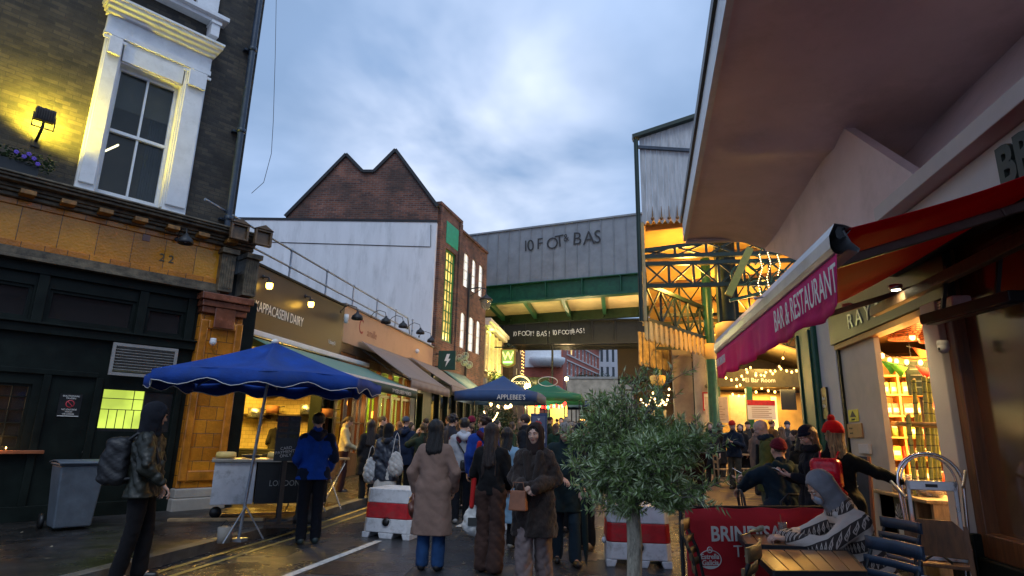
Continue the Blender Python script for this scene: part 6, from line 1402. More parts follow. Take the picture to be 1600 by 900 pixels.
def awning_right():
    Yn, Yf, Xf, zc = 3.35, 7.42, 1.22, 2.52
    t = thing('red_awning', 'red retractable awning with aluminium front bar and magenta BAR AND RESTAURANT valance', 'awning', (Xf, Yf, zc), R(-90)); L = Yf-Yn
    # local x towards the camera, y towards the wall (0..2.1)
    zt = onX(1314, 346, Xf)[2]-zc; W = XR-Xf
    pr = [(-.035, .0), (-.05, .03), (-.05, .10), (-.015, .17), (.035, zt+.0), (.075, zt-.02), (.04, zt-.06), (.03, .13), (.06, .06), (.10, .02), (.09, .0), (.04, .02), (.0, -.01)]
    v = [(x, a, b_) for x in (0, L) for a, b_ in pr]; n = len(pr)
    MB().add(v, [(i, (i+1) % n, n+(i+1) % n, n+i) for i in range(n)]).build('front_bar', mat('aluminium', (.52, .53, .55), .38, .55, .12, 3, .1, 40, dirt=(.25, .25, .25), dirt_amt=.5, dirt_s=5), t)
    pc = [(a*.42+.014, b_*.42+.09) for a, b_ in pr]
    for xe in (L-.02, .02): MB().add([(xe, a, b_) for a, b_ in pc], [tuple(range(n))]).build('hollow_shade', M['blackM'], t)  # black sheets stand for the shade inside the hollow bar ends
    zw = 3.52-zc; rows = []
    for j in range(13):
        u = j/12; rows.append([(L*i/16, .06+(W-.1)*u, .14+(zw-.14)*u-.10*math.sin(math.pi*u)*(1+.12*math.sin(i*.9))) for i in range(17)])
    MB().sheet(rows, .004).build('canvas', M['redcloth'], t)
    rows = []
    for j in range(7):
        u = j/6; rows.append([(L*i/90, -.02+.02*math.sin(i*.33)*u+.008*math.sin(i*1.1)*u, -.005-(.285-.0*math.sin(i))*u-(.028*abs(math.sin(i*math.pi/15)) if j == 6 else .02*abs(math.sin(i*math.pi/15))*u)) for i in range(91)])
    MB().sheet(rows, .003).build('valance', M['pink'], t)
    text('BAR & RESTAURANT', 'lettering', .23, M['letterW'], t, (Yf-onX(1212, 520, Xf-.05)[1], -.055, -.225), ext=.001, sx=.62)
    text('TAPAS BRINDISA', 'lettering', .13, M['letterW'], t, (.12, -.055, -.185), ext=.001, sx=.62)
    am = mat('dusty_arm', (.16, .13, .12), .5, .3, .15, 5)
    for x in (L-.45, .5): MB().bar((x, .05, .04), (x-.02, W*.5, zw*.36), .04, .06).bar((x-.02, W*.5, zw*.36), (x, W, zw*.7), .04, .06).build('arm', am, t, .01)
    MB().box(-.1, L+.1, W-.16, W-.001, zw-.08, zw+.10).build('cassette', M['blackM'], t, .01)
    MB().tube([(L*.62, -.05, .11), (L*.62+.02, -.10, .10)], .008, 6).ball((L*.62+.02, -.11, .10), .014).build('crank_eye', M['steel'], t)
    # dark timber beam that carries the lights below the canvas
    a, c = onZ(1290, 505, 2.95), onZ(1480, 452, 2.95)
    MB().bar((.2, W-.5, .44), (L+.0, W-.5, .44), .08, .10).build('light_beam', M['woodD'], t, .006)
awning_right()

# ------------------------------------------------------------------ market hall with green lattice iron
def hall():
    t = thing('market_hall', 'iron market hall with weathered board gable, green lattice trusses and glowing yellow ceiling', 'market hall', (.85, 18, 0)); O = np.array([.85, 18, 0])
    L = lambda x, y, z: (x-.85, y-18, z)
    z0 = onY(1003, 345, 18)[2]; zl = onY(996, 216, 18)[2]; p = onY(1103, 180, 18); sl = (p[2]-zl)/(p[0]-.85)
    X1 = 6.0; w = .175; n = int((X1-.92)/w); x = .92; 
    for i in range(n):   # boards
        a = x+i*w; ztp = lambda q: zl+sl*(q-.85); pts = [(a, z0), (a+w*.5, z0-.13), (a+w-.008, z0), (a+w-.008, ztp(a+w)), (a, ztp(a))]
        MB().prism([(q-.85, r_) for q, r_ in pts], 0, .05).build('gable_board', M['board'], t)
    c = MB(); c.bar(L(.70, 17.95, zl-.02), L(X1, 17.95, zl+sl*(X1-.85)), .35, .12, up=(0, 0, 1)); c.build('barge_board', M['greenD'], t)
    MB().bar(L(.86, 17.93, zl-.35), L(X1, 17.93, zl-1.05), .07, .10).build('brace', M['pipe'], t)
    for px in (1020, 1034, 1046, 1059): 
        q = onY(px, 345, 17.9); k = MB(); k.tube([L(q[0], 17.9, z0-.02), L(q[0], 17.9, z0+.42)], [.028, .008], 6).ball(L(q[0], 17.9, z0+.02), .06, 8, 6); k.build('finial', mat('rusty_finial', (.25, .13, .05), .6), t)
    MB().tube([L(.80, 17.9, 4.9), L(.80, 17.9, zl-.1)], .07, 8).build('drainpipe', M['greenD'], t)
    MB().box(.02, .12, 0, .9, 4.95, z0-.05).build('corner_board', mat('cream_corner_board', (.50, .36, .16), .6), t)
    # ceiling: sloping lit boards and purlins
    cl = MB(); cl.add([L(.93, 18.05, z0+.1), L(14, 18.05, z0+1.0), L(16, 38, z0-1.3), L(2.3, 38, z0-2.1)], [(0, 3, 2, 1)]); cl.add([L(.93, 18.05, z0+.15), L(14, 18.05, z0+1.05), L(16, 38, z0-1.25), L(2.3, 38, z0-2.05)], [(0, 1, 2, 3)])
    cl.build('ceiling', mat('lit_ceiling_boards', (.60, .38, .13), .7, 0, .15, 1, .2, 20), t)
    for i in range(6): y = 18.6+i*2.6; MB().bar(L(1.0+.07*(y-18), y, z0+.0-.11*(y-18)), L(11, y, z0+.68-.11*(y-18)), .10, .16).build('purlin', mat('brown_purlin', (.22, .12, .05), .6), t)
    # trusses
    def truss(name, A, B_, zb, zt, n, m, slope=0.0, arch=0.0):
        A, B_ = np.array(A, float), np.array(B_, float); b = MB()
        P = lambda u, z: tuple(np.append(A+(B_-A)*u, z)-O)
        zt_ = lambda u: zt+slope*u; zb_ = lambda u: zb-arch*4*(u-.5)**2+arch
        for i in range(n):
            u, v = i/n, (i+1)/n
            b.bar(P(u, zb_(u)), P(v, zb_(v)), .12, .12).bar(P(u, zt_(u)), P(v, zt_(v)), .12, .12).bar(P(u, zb_(u)), P(v, zt_(v)), .05, .05).bar(P(u, zt_(u)), P(v, zb_(v)), .05, .05).bar(P(v, zb_(v)), P(v, zt_(v)), .07, .07)
        b.build(name, m, t)
    d = np.array([math.sin(R(31)), math.cos(R(31))]); C0 = np.array([.95, 18.1]); C1 = C0+d*4.9
    truss('side_girder', C0, C1, 5.0, 6.1, 5, M['greenD'])
    truss('front_truss', (.95, 18.15), (7.5, 18.15), 6.05, 6.75, 9, M['greenD'])
    truss('roof_truss', (.95, 18.2), (7.5, 18.2), 7.0, 7.2, 7, M['greenD'], slope=.7)
    truss('roof_truss', (1.6, 22.5), (9, 22.5), 6.0, 7.1, 9, M['greenD'], slope=.4)
    truss('roof_truss', (1.8, 27), (10, 27), 5.4, 6.5, 9, M['greenD'], slope=.4)
    truss('far_truss', (3.1, 36), (12, 32), 5.0, 6.2, 8, M['greenD'])
    # scalloped valance boards
    def valance(A, dr, Lw, zt, zb, m, w=.17):
        A = np.array(A, float); n = int(Lw/w)
        for i in range(n):
            a = A+dr*(i*w)+np.array([dr[1], -dr[0]])*(.05*(i % 2)); c = a+dr*w*.86; e = (a+c)/2; nn = np.array([-dr[1], dr[0]])*.02; V = []
            for q in (nn, -nn): V += [tuple(np.append(a+q, zt)-O), tuple(np.append(c+q, zt)-O), tuple(np.append(c+q, zb)-O), tuple(np.append(e+q, zb-.09)-O), tuple(np.append(a+q, zb)-O)]
            MB().add(V, [(0, 1, 2, 3, 4), (9, 8, 7, 6, 5), (0, 5, 6, 1), (4, 9, 5, 0), (1, 6, 7, 2), (2, 7, 8, 3), (3, 8, 9, 4)]).build('valance_board', m, t)
    valance(C0-d*.1, d, 5.0, 4.95, 4.42, M['valance'])
    q = onY(998, 545, 26); valance((q[0], 26), d, 4.6, 6.0, 4.6, mat('darker_valance_board', (.42, .32, .16), .7, 0, .3, 3, .3, 30), .30)  # second row of boards in a darker tint
    # columns
    for i, (px, Y, r_) in enumerate(((1113, 21.8, .17), (1028, 33, .22))):
        q = onY(px, 600, Y); b = MB().lathe([(r_*1.6, gz(Y)), (r_*1.6, gz(Y)+.4), (r_*1.1, gz(Y)+.5), (r_, 4.2), (r_, 9.2)], L(q[0], Y, 0), 16).build('column', M['green'], t)
        MB().lathe([(r_, 4.25), (r_*1.7, 4.4), (r_*1.9, 4.75), (r_*1.3, 4.8)], L(q[0], Y, 0), 16).build('capital', M['valance'], t)
    q = onY(1145, 600, 19.6); MB().lathe([(.30, 5.2), (.30, 9.6)], L(q[0], 19.6, 0), 12).box(q[0]-.85-.3, q[0]-.85+.3, 1.4, 1.8, 5.1, 9.6).build('column', M['greenD'], t)
    MB().lathe([(.24, 4.5), (.42, 4.7), (.42, 5.1), (.3, 5.15)], L(q[0], 19.6, 0), 16).build('capital', M['valance'], t)
    q = onY(1098, 600, 26.5); MB().lathe([(.42, gz(26)), (.42, gz(26)+.3), (.36, gz(26)+.35), (.36, 5.4)], L(q[0], 26.5, 0), 20).build('stone_column', M['stone'], t)
    q = onY(1068, 560, 28); MB().box(q[0]-.85-.5, q[0]-.85+.35, 10, 10.4, 1, 6.2).build('pier', M['stone'], t)
    # scroll bracket
    b = MB()
    for (px, py, s_, sg) in ((1160, 432, .42, 1), (1178, 412, .3, -1), (1205, 400, .42, 1), (1182, 452, .3, 1), (1228, 440, .4, -1)):
        c = onY(px, py, 17.4); pts = []
        for k in range(26): a = k*.42; rr = s_*(1-k/28); pts.append(L(c[0]+rr*math.cos(a)*sg, 17.4, c[2]+rr*math.sin(a)))
        b.tube(pts, .025, 5, False)
    a, c = onY(1140, 470, 17.4), onY(1260, 440, 17.4); b.bar(L(a[0], 17.4, a[2]), L(c[0], 17.4, c[2]), .08); a, c = onY(1138, 462, 17.4), onY(1172, 388, 17.4); b.build('scroll_bracket', M['green'], t)
    MB().bar(L(a[0], 17.4, a[2]), L(c[0], 17.4, c[2]), .14, .2).build('strut', mat('green_gold_strut', (.30, .30, .06), .4), t)
    return t
hall()
for x, y, z, e in ((.6, 19.5, 3.4, 22), (1.6, 24.0, 4.0, 22), (2.4, 19.6, 6.5, 170), (4.2, 23.5, 6.3, 200), (6.5, 27, 6.0, 200), (4.5, 32, 5.2, 120), (8.5, 20.5, 6.5, 150)): lamp('POINT', (x, y, z), e*.8, (1, .52, .09), .25)  # first two are added front light for the valance boards, no fitting there
string_lights('hanging column of tiny warm lights by the green scroll bracket, left strand', [onY(1186, 395, 16.8), onY(1191, 418, 16.9), onY(1184, 440, 16.7), onY(1191, 470, 16.8)], 20, [M['bulbW']], .014, .0)
string_lights('hanging column of tiny warm lights by the green scroll bracket, middle strand', [onY(1199, 392, 16.8), onY(1204, 410, 16.9), onY(1198, 432, 16.7), onY(1203, 455, 16.8)], 16, [M['bulbW']], .014, 0)
string_lights('hanging column of tiny warm lights by the green scroll bracket, right strand', [onY(1214, 396, 16.8), onY(1219, 412, 16.9), onY(1215, 430, 16.8)], 10, [M['bulbW']], .014, 0)
def bar():
    Y = 24.5; a = onY(1127, 600, Y); c = onY(1262, 600, Y); F = Fr((a[0], Y, 0), R(0)); t = F.thing('market_bar', 'warmly lit market bar with a dark fascia under the yellow arched roof', 'bar'); zb = gz(Y)
    W = c[0]-a[0]; zf0 = onY(1190, 603, Y)[2]-.05; zf1 = onY(1190, 583, Y)[2]+.15
    MB().box(-.4, W+1, -.1, .2, zf0, zf1).build('fascia', mat('bar_fascia', (.09, .08, .035), .4), t, .01); text('El Bar Room', 'sign_lettering', .24, M['letterW'], t, (F.pt(1163, 590)[0], -.104, zf0+.18), ext=.002, sx=.9)
    MB().box(-.4, W+1, 2.8, 2.9, zb, zf0).build('back_wall', mat('bar_back', (.42, .26, .08), .6, 0, .3, 1), t); MB().box(-.4, W+1, .2, 2.9, zf0+.1, zf0+.2).build('ceiling', M['woodD'], t); MB().box(-.4, W+1, .0, 2.9, zb-.1, zb+.02).build('floor', M['woodD'], t)
    for x in (-.3, W*.28, W*.95): MB().box(x, x+.22, -.12, .15, zb, zf0).build('green_post', M['green'], t, .01)
    x0 = F.pt(1148, 640)[0]; x1 = F.pt(1178, 640)[0]; MB().box(x0, x1, 1.0, 1.05, zb+1.2, zf0-.25).build('cream_blind', mat('cream_blind', (.70, .52, .30), .7), t)
    x0 = F.pt(1216, 640)[0]; x1 = F.pt(1224, 640)[0]; MB().box(x0, x1, .9, 1.0, zb+1.2, zf0-.3).build('light_panel', emat('bar_panel', (1, .72, .22), .9), t)
    x0, z_ = F.pt(1222, 607); x1, z2 = F.pt(1249, 640); MB().box(x0, x1, .3, .34, z2, z_).build('blackboard', M['black'], t)
    MB().box(F.pt(1200, 690)[0], W+.5, .4, 1.0, zb, zb+1.0).build('bar_counter', M['wood'], t)
    # arched yellow roof over it
    rows = []
    for j in range(2): rows.append([(-.4+(W+1.6)*i/16, -.6+j*4.0, zf1+.05+1.25*math.sin(math.pi*(.5+.5*i/16))) for i in range(17)])
    MB().sheet(rows, .05).build('arched_roof', mat('arched_ceiling', (.60, .44, .20), .7, 0, .1, 2), t)
    MB().box(-.4, W+1, 3.2, 3.3, zf0, zf1+1.6).build('tympanum', M['woodD'], t)
    lamp('AREA', (a[0]+W/2, Y+1.3, zf0-.05), 130, (1, .62, .18), 2.5, rot=(0, 0, 0)); lamp('POINT', (a[0]+W*.5, Y-.8, zf1+.3), 60, (1, .62, .18), .2); lamp('POINT', (a[0]+W*.2, Y-3, 3.2), 22, (1, .6, .2), .2)
    for i, (px, py, w_, h_, lab, m, tx) in enumerate(((1120, 645, .42, .75, 'cream menu board in front of the green posts', mat('cream_board', (.62, .50, .36), .7), ''), (1190, 644, .5, .55, 'red and white notice behind the bar customers', M['letterW'], 'BAR'))):
        q = onY(px, py, Y-.5); t2 = thing('menu_board', lab, 'sign', (q[0], Y-.5, q[2]-h_/2)); MB().box(-w_, w_, -.02, .02, 0, h_*1.3).build('board', m, t2, .01)
        if tx: MB().box(-w_, w_, -.026, -.021, h_*.95, h_*1.3).build('heading', M['red'], t2)
        for k in range(6): MB().box(-w_*.7, w_*(.7-.2*(k % 2)), -.026, -.021, h_*(.15+k*.13), h_*(.15+k*.13)+.02).build('text_line', mat('brown_ink', (.3, .18, .1), .8), t2)
    q = onY(1107, 630, 26.0); t2 = thing('framed_notice', 'small red framed notice on the stone column', 'sign', (q[0], 26.02, q[2]-.3)); MB().box(-.22, .22, -.02, .02, 0, .75).build('frame', M['red'], t2); MB().box(-.17, .17, -.026, -.021, .06, .69).build('sheet', M['letterW'], t2)
bar()
string_lights('zigzag string of warm bulbs under the arched bar roof', [onY(1148, 600, 22.5), onY(1168, 565, 22.5), onY(1200, 575, 22.5), onY(1226, 548, 22.5)], 12, [M['bulb']], .036, .3)
string_lights('long string of warm bulbs in front of the bar fascia', [onY(1130, 585, 21), onY(1165, 578, 21), onY(1222, 572, 21), onY(1255, 566, 21)], 13, [M['bulb']], .036, .2)
string_lights('string of warm bulbs inside the bar below its fascia', [onY(1140, 612, 25), onY(1190, 604, 25), onY(1245, 600, 25)], 11, [M['bulb']], .04, .2)
string_lights('cluster string of warm lights behind the olive tree top', [onY(1000, 618, 30), onY(1020, 610, 30), onY(1035, 622, 30), onY(1046, 600, 30)], 22, [M['bulbW']], .05, .5)

def back_market():
    Y = 44; a = onY(966, 600, Y); t = thing('rear_market_roof', 'dark brown rear roof of the market with lattice beyond the olive tree', 'market hall', (a[0], Y, gz(Y)))
    MB().box(0, 16, 0, 6, 4.7, 7.4).build('roof_slab', mat('brown_iron', (.05, .03, .018), .6), t); b = MB()
    for i in range(12): b.bar((i*1.2, -.1, 3.8), (i*1.2+1.2, -.1, 4.68), .07).bar((i*1.2, -.1, 4.68), (i*1.2+1.2, -.1, 3.8), .07)
    b.bar((0, -.1, 3.78), (15, -.1, 3.78), .12); b.build('lattice', M['greenD'], t)
    MB().box(1.2, 18, 4, 4.2, 0, 4.7).build('back_wall', mat('market_back_wall', (.16, .10, .05), .7, 0, .4, .6), t)
    for i in range(5): MB().box(2+i*2.6, 3.6+i*2.6, 3.9, 3.99, .9, 2.6).build('lit_stall', lit_pane('stall_glow', (1, .6, .2), .6, 1.5, .2), t)
    for x in (.3, 5.2, 10): MB().lathe([(.2, 0), (.16, .4), (.16, 4.7)], (x, .1, 0), 12).build('column', M['greenD'], t)
back_market()

# ------------------------------------------------------------------ stalls, barriers, furniture
def market_parasol():
    c = np.array([-4.68, 7.55]); t = thing('market_parasol', 'big royal blue market parasol with scalloped white trimmed edge', 'parasol', (c[0], c[1], 0)); n = 8; za, zr = 2.74, 2.17
    a0 = onY(430, 535, c[1]); ax, az = a0[0]-c[0], a0[2]; rs = [1.64, 1.50, 1.55, 1.50, 1.64, 1.50, 1.55, 1.50]; rot = R(72)
    K = 12; rim = []
    for i in range(n*K):
        u = i/K; k = int(u) % n; f = u-int(u); p0 = np.array([math.cos(rot+k*2*math.pi/n), math.sin(rot+k*2*math.pi/n)])*rs[k]; k2 = (k+1) % n; p1 = np.array([math.cos(rot+k2*2*math.pi/n), math.sin(rot+k2*2*math.pi/n)])*rs[k2]
        p = p0*(1-f)+p1*f; sagz = .07*math.sin(math.pi*f); rim.append((p[0]*(1-.03*math.sin(math.pi*f)), p[1]*(1-.03*math.sin(math.pi*f)), zr+sagz*.5))
    rows = []
    for j in range(9):
        v = j/8; row = []
        for i in range(n*K+1):
            x, y, z = rim[i % (n*K)]; f = (i/K) % 1; row.append((ax*(1-v)*.8+x*v, y*v, az+(z-az)*v-.10*math.sin(math.pi*v)*math.sin(math.pi*f)-.02*math.sin(math.pi*v)))
        rows.append(row)
    MB().sheet([r_[::-1] for r_ in rows], .004).build('canopy', M['blue'], t)
    def edge(i, d): x, y, z = rim[i % (n*K)]; q = 1+.01*math.sin(i*.9); return (x*1.003*q, y*1.003*q, z-d)
    vl = [[edge(i, .0) for i in range(n*K+1)], [edge(i, .09) for i in range(n*K+1)], [edge(i, .19-.075*abs(math.cos(i*math.pi/(K*.5)))**2-.0) for i in range(n*K+1)]]
    MB().sheet(vl, .003).build('valance', M['blue'], t)
    MB().tube([edge(i, .19-.075*abs(math.cos(i*math.pi/(K*.5)))**2) for i in range(n*K+1)], .006, 4, False).build('white_piping', M['letterW'], t)
    foot = onZ(372, 846, .12); MB().tube([(foot[0]-c[0], foot[1]-c[1], .12), (ax*.8, 0, az-.05)], .021, 10).build('pole', M['galv'], t)
    for k in range(n): p = rim[k*K]; b = MB().bar((ax*.8, 0, az-.06), (p[0]*.98, p[1]*.98, p[2]-.02), .02).build('rib', M['galv'], t)
    fx, fy = foot[0]-c[0], foot[1]-c[1]
    for k in range(3): a = k*2.09+.5; MB().tube([(fx+.05, fy, .55), (fx+.30*math.cos(a), fy+.30*math.sin(a), .14)], .012, 6).build('foot_strut', M['galv'], t)
    MB().box(fx-.06, fx+.08, fy-.06, fy+.08, .121, .16).build('foot_plate', M['galv'], t)
    MB().ball((ax*.8, 0, az+.01), (.05, .05, .04)).build('finial', M['letterW'], t)
    t2 = thing('tub_weight', 'small pale concrete weight tub at the foot of the leaning parasol pole', 'weight', (foot[0]-.12, foot[1]-.12, .12)); MB().lathe([(0, 0), (.085, 0), (.095, .18), (.08, .19), (0, .19)], (0, 0, 0), 16).build('tub', M['stone'], t2); MB().tube([(-.08, 0, .18), (0, 0, .27), (.08, 0, .18)], .005, 5).build('handle', M['blackM'], t2)
market_parasol()
def stall_left():
    # counter trolley with LONDON lettering, menu board, planks
    c = onZ(440, 738, .12); zt = .98
    t = thing('food_counter', 'black and white food trolley lettered LONDON under the blue parasol', 'counter', (-6.0, 9.7, .12), R(35)); 
    MB().box(-.75, 1.15, -.30, .35, .88, .93).build('counter_top', mat('worn_steel_top', (.40, .36, .30), .4, .5), t, .006); MB().box(-.05, 1.1, -.27, .3, .22, .879).build('black_cabinet', M['black'], t, .006); MB().box(-.70, -.07, -.26, .3, .22, .879).build('white_cabinet', M['whiteP'], t, .01)
    text('LONDON', 'lettering', .13, mat('grey_letter', (.35, .35, .33), .6), t, (.15, -.275, .50), ext=.001, sx=.85)
    for x in (-.6, .95): MB().lathe([(0, 0), (.09, 0), (.09, .04), (0, .04)], (x, -.2, .10), 14, 'y').build('wheel', M['black'], t)
    F = Fr((-6.0, 9.7, .12), R(35))
    # things on the counter
    for i, (x, y, nm, lab) in enumerate(((-.55, .0, 'cheese', 'pale half cheese wheel on the left of the food trolley'), (-.15, .05, 'frying_pan', 'dark flat pan on the food trolley'), (.25, .0, 'cheese', 'yellow cheese wheel near the middle of the food trolley'), (.85, .05, 'steel_tray', 'shiny steel tray at the right end of the food trolley'))):
        t2 = thing(nm, lab, nm.split('_')[-1], P3(F.w(x, y, .94)), R(i*40))
        if nm == 'cheese': MB().lathe([(0, 0), (.15, 0), (.16, .03), (.15, .09), (0, .09)], (0, 0, 0), 18).build('rind', mat('cheese', (.75, .52, .16), .5, 0, .1, 10), t2); MB().lathe([(0, .091), (.13, .091), (.13, .095), (0, .095)], (0, 0, 0), 18).build('cut_face', mat('cheese_cut', (.80, .62, .28), .5), t2)
        elif nm == 'frying_pan': MB().lathe([(0, 0), (.14, 0), (.17, .05), (.165, .05), (.13, .01), (0, .01)], (0, 0, 0), 18).build('pan', M['blackM'], t2); MB().bar((.16, 0, .045), (.36, 0, .07), .02).build('handle', M['blackM'], t2)
        else: MB().box(-.2, .2, -.13, .13, 0, .01).box(-.2, -.19, -.13, .13, .01, .05).box(.19, .2, -.13, .13, .01, .05).build('tray', M['steel'], t2); MB().ball((0, 0, .04), (.15, .1, .04)).build('food', mat('melted_cheese', (.80, .55, .15), .4), t2)
    # menu board on a timber post
    p = onZ(452, 792, .12); t = thing('menu_board', 'tall chalked menu board saying CARD PAYMENTS ONLY on a timber post', 'sign', (onY(452, 660, 8.75)[0], 8.75, .12), R(28))
    MB().box(-.17, .17, -.02, .02, .95, 1.62).build('board', M['black'], t, .006); MB().bar((0, .04, 0), (.0, .03, 1.0), .06, .05).build('post', M['woodD'], t); MB().box(-.2, .2, -.1, .2, 0, .05).build('foot', M['woodD'], t)
    for i, tx in enumerate(('CARD', 'PAYMENTS', 'ONLY')): text(tx, 'lettering', .062, M['letterW'], t, (0, -.024, 1.12-.055*i), ext=.001, align='CENTER', rot=(R(90), R(-8), 0))
    for k in range(4): MB().box(-.14, -.01, -.024, -.021, 1.29+k*.085, 1.345+k*.085).build('dish_photo', mat('dish', (.10+.03*k, .07, .04), .6, 0, .5, 30), t); MB().box(.02, .14, -.024, -.021, 1.29+k*.085, 1.345+k*.085).build('dish_photo', mat('dish', (.07, .07, .03+.02*k), .6, 0, .5, 30), t)
    # bollard
    q = onZ(468, 818, .12); t = thing('bollard', 'short dark mottled cast bollard behind the man in the blue jacket', 'bollard', (q[0]+.02, q[1]+.15, .12)); MB().lathe([(0, 0), (.20, 0), (.20, .08), (.17, .12), (.165, .62), (.19, .68), (.19, .76), (.12, .84), (0, .86)], (0, 0, 0), 18).build('casting', mat('bollard_iron', (.03, .035, .035), .5, .2, .3, 6, .5, 40, dirt=(.16, .16, .15), dirt_amt=.7, dirt_s=5), t)
    # trestle table with crossed chrome legs
    q = onZ(545, 712, .98+.0); t = thing('trestle_table', 'folding table with crossed metal legs and a pale wooden top beside the dairy', 'table', (-5.35, 10.35, .12+gz(10.3)), R(78))
    MB().box(-.65, .65, -.28, .28, .86, .90).build('table_top', M['woodL'], t, .006)
    for x in (-.55, 0, .55):
        for q_ in (-1, 1): MB().tube([(x, q_*.25, .86), (x*.8+.1, -q_*.25, 0)], .012, 6).build('leg', M['steel'], t)
    for y in (-.25, .25): MB().tube([(-.55, y, .80), (.0, y, .1), (.55, y, .80)], .010, 6).build('brace', M['steel'], t)
    F2 = Fr((-5.35, 10.35, .12+gz(10.3)), R(78))
    t2 = thing('tea_towel', 'folded yellow cloth on the pale wooden trestle top', 'cloth', P3(F2.w(-.3, 0, .902)), R(70)); MB().box(-.2, .2, -.13, .13, 0, .03).build('cloth', mat('yellow_cloth', (.75, .50, .08), .8), t2, .01)
    t2 = thing('paper_tray', 'white paper food tray on the trestle table', 'tray', P3(F2.w(.18, 0, .902)), R(80)); MB().add([(-.12, -.08, 0), (.12, -.08, 0), (.12, .08, 0), (-.12, .08, 0), (-.15, -.11, .06), (.15, -.11, .06), (.15, .11, .06), (-.15, .11, .06)], [(0, 1, 2, 3), (0, 4, 5, 1), (1, 5, 6, 2), (2, 6, 7, 3), (3, 7, 4, 0)]).build('tray', M['letterW'], t2)
    q = onZ(598, 808, .12); q = onZ(602, 806, .12)
    t = thing('queue_post', 'black queue barrier post on a round base by the kerb', 'post', (-5.35, 9.30, .12)); MB().lathe([(0, 0), (.17, 0), (.17, .02), (.05, .05), (0, .05)], (0, 0, 0), 22).build('base', M['blackM'], t); MB().lathe([(.032, .05), (.032, .92), (.045, .93), (.045, 1.0), (0, 1.0)], (0, 0, 0), 14).build('pole', M['blackM'], t)
    for i, (x, y, a, lab) in enumerate(((-6.2, 9.0, 20, 'loose pale timber plank lying nearest the wheelie end of the food trolley'), (-5.9, 9.9, 35, 'loose pale timber plank lying under the food trolley wheels'))):
        t = thing('plank', lab, 'plank', (x, y, .125), R(a)); MB().box(-.7, .7, -.06, .06, 0, .04).build('board', M['woodL'], t, .004)
    # kitchen utensils on the back wall
    for i, (px, py, kind) in enumerate(((449, 612, 0), (468, 612, 1), (437, 608, 2), (520, 610, 2))):
        w = onY(px, py, 14.7); t = thing('hanging_pan' if kind < 2 else 'hanging_ladle', ['round dark pan hanging in the yellow kitchen', 'square dark griddle hanging in the yellow kitchen', 'small black ladle hanging left of the pans in the yellow kitchen', 'long steel ladle hanging by the kitchen side wall'][i], 'pan' if kind < 2 else 'ladle', P3(w), 0)
        if kind == 0: MB().lathe([(0, -.01), (.15, -.01), (.15, .02), (0, .02)], (0, 0, 0), 18, 'y').build('pan_body', M['blackM'], t)
        elif kind == 1: MB().box(-.10, .10, -.01, .02, -.12, .14).build('pan_body', M['blackM'], t, .01)
        else: MB().ball((0, 0, -.1), (.05, .04, .05)).build('bowl', M['steel'], t)
        MB().bar((0, 0, .1), (0, 0, .45), .018).build('handle', M['blackM'], t)
stall_left()
def pots():
    for i, (px, py, r) in enumerate(((400, 645, .20), (413, 612, .16), (426, 640, .16), (482, 640, .2), (497, 612, .16), (510, 645, .17))):
        w = onY(px, py, 14.55); t = thing('cooking_pot', ['first', 'second', 'third', 'fourth', 'fifth', 'last'][i]+' steel pot from the left on the yellow kitchen wall', 'pot', (w[0], w[1], w[2]), 0, 'pots on the kitchen wall')
        m = (M['steel'], M['blackM'], M['terracotta'])[i % 3]; MB().lathe([(0, -r*.6), (r, -r*.6), (r*1.05, r*.6), (r*.98, r*.6), (r*.9, -r*.5), (0, -r*.5)], (0, 0, 0), 16).build('pot_body', m, t); MB().bar((r, 0, r*.4), (r*2.1, 0, r*.5), .02).build('handle', M['blackM'], t); MB().box(-r*1.2, r*1.2, -.1, .34, -r*.6-.03, -r*.6-.001).build('shelf', M['woodD'], t)
pots()
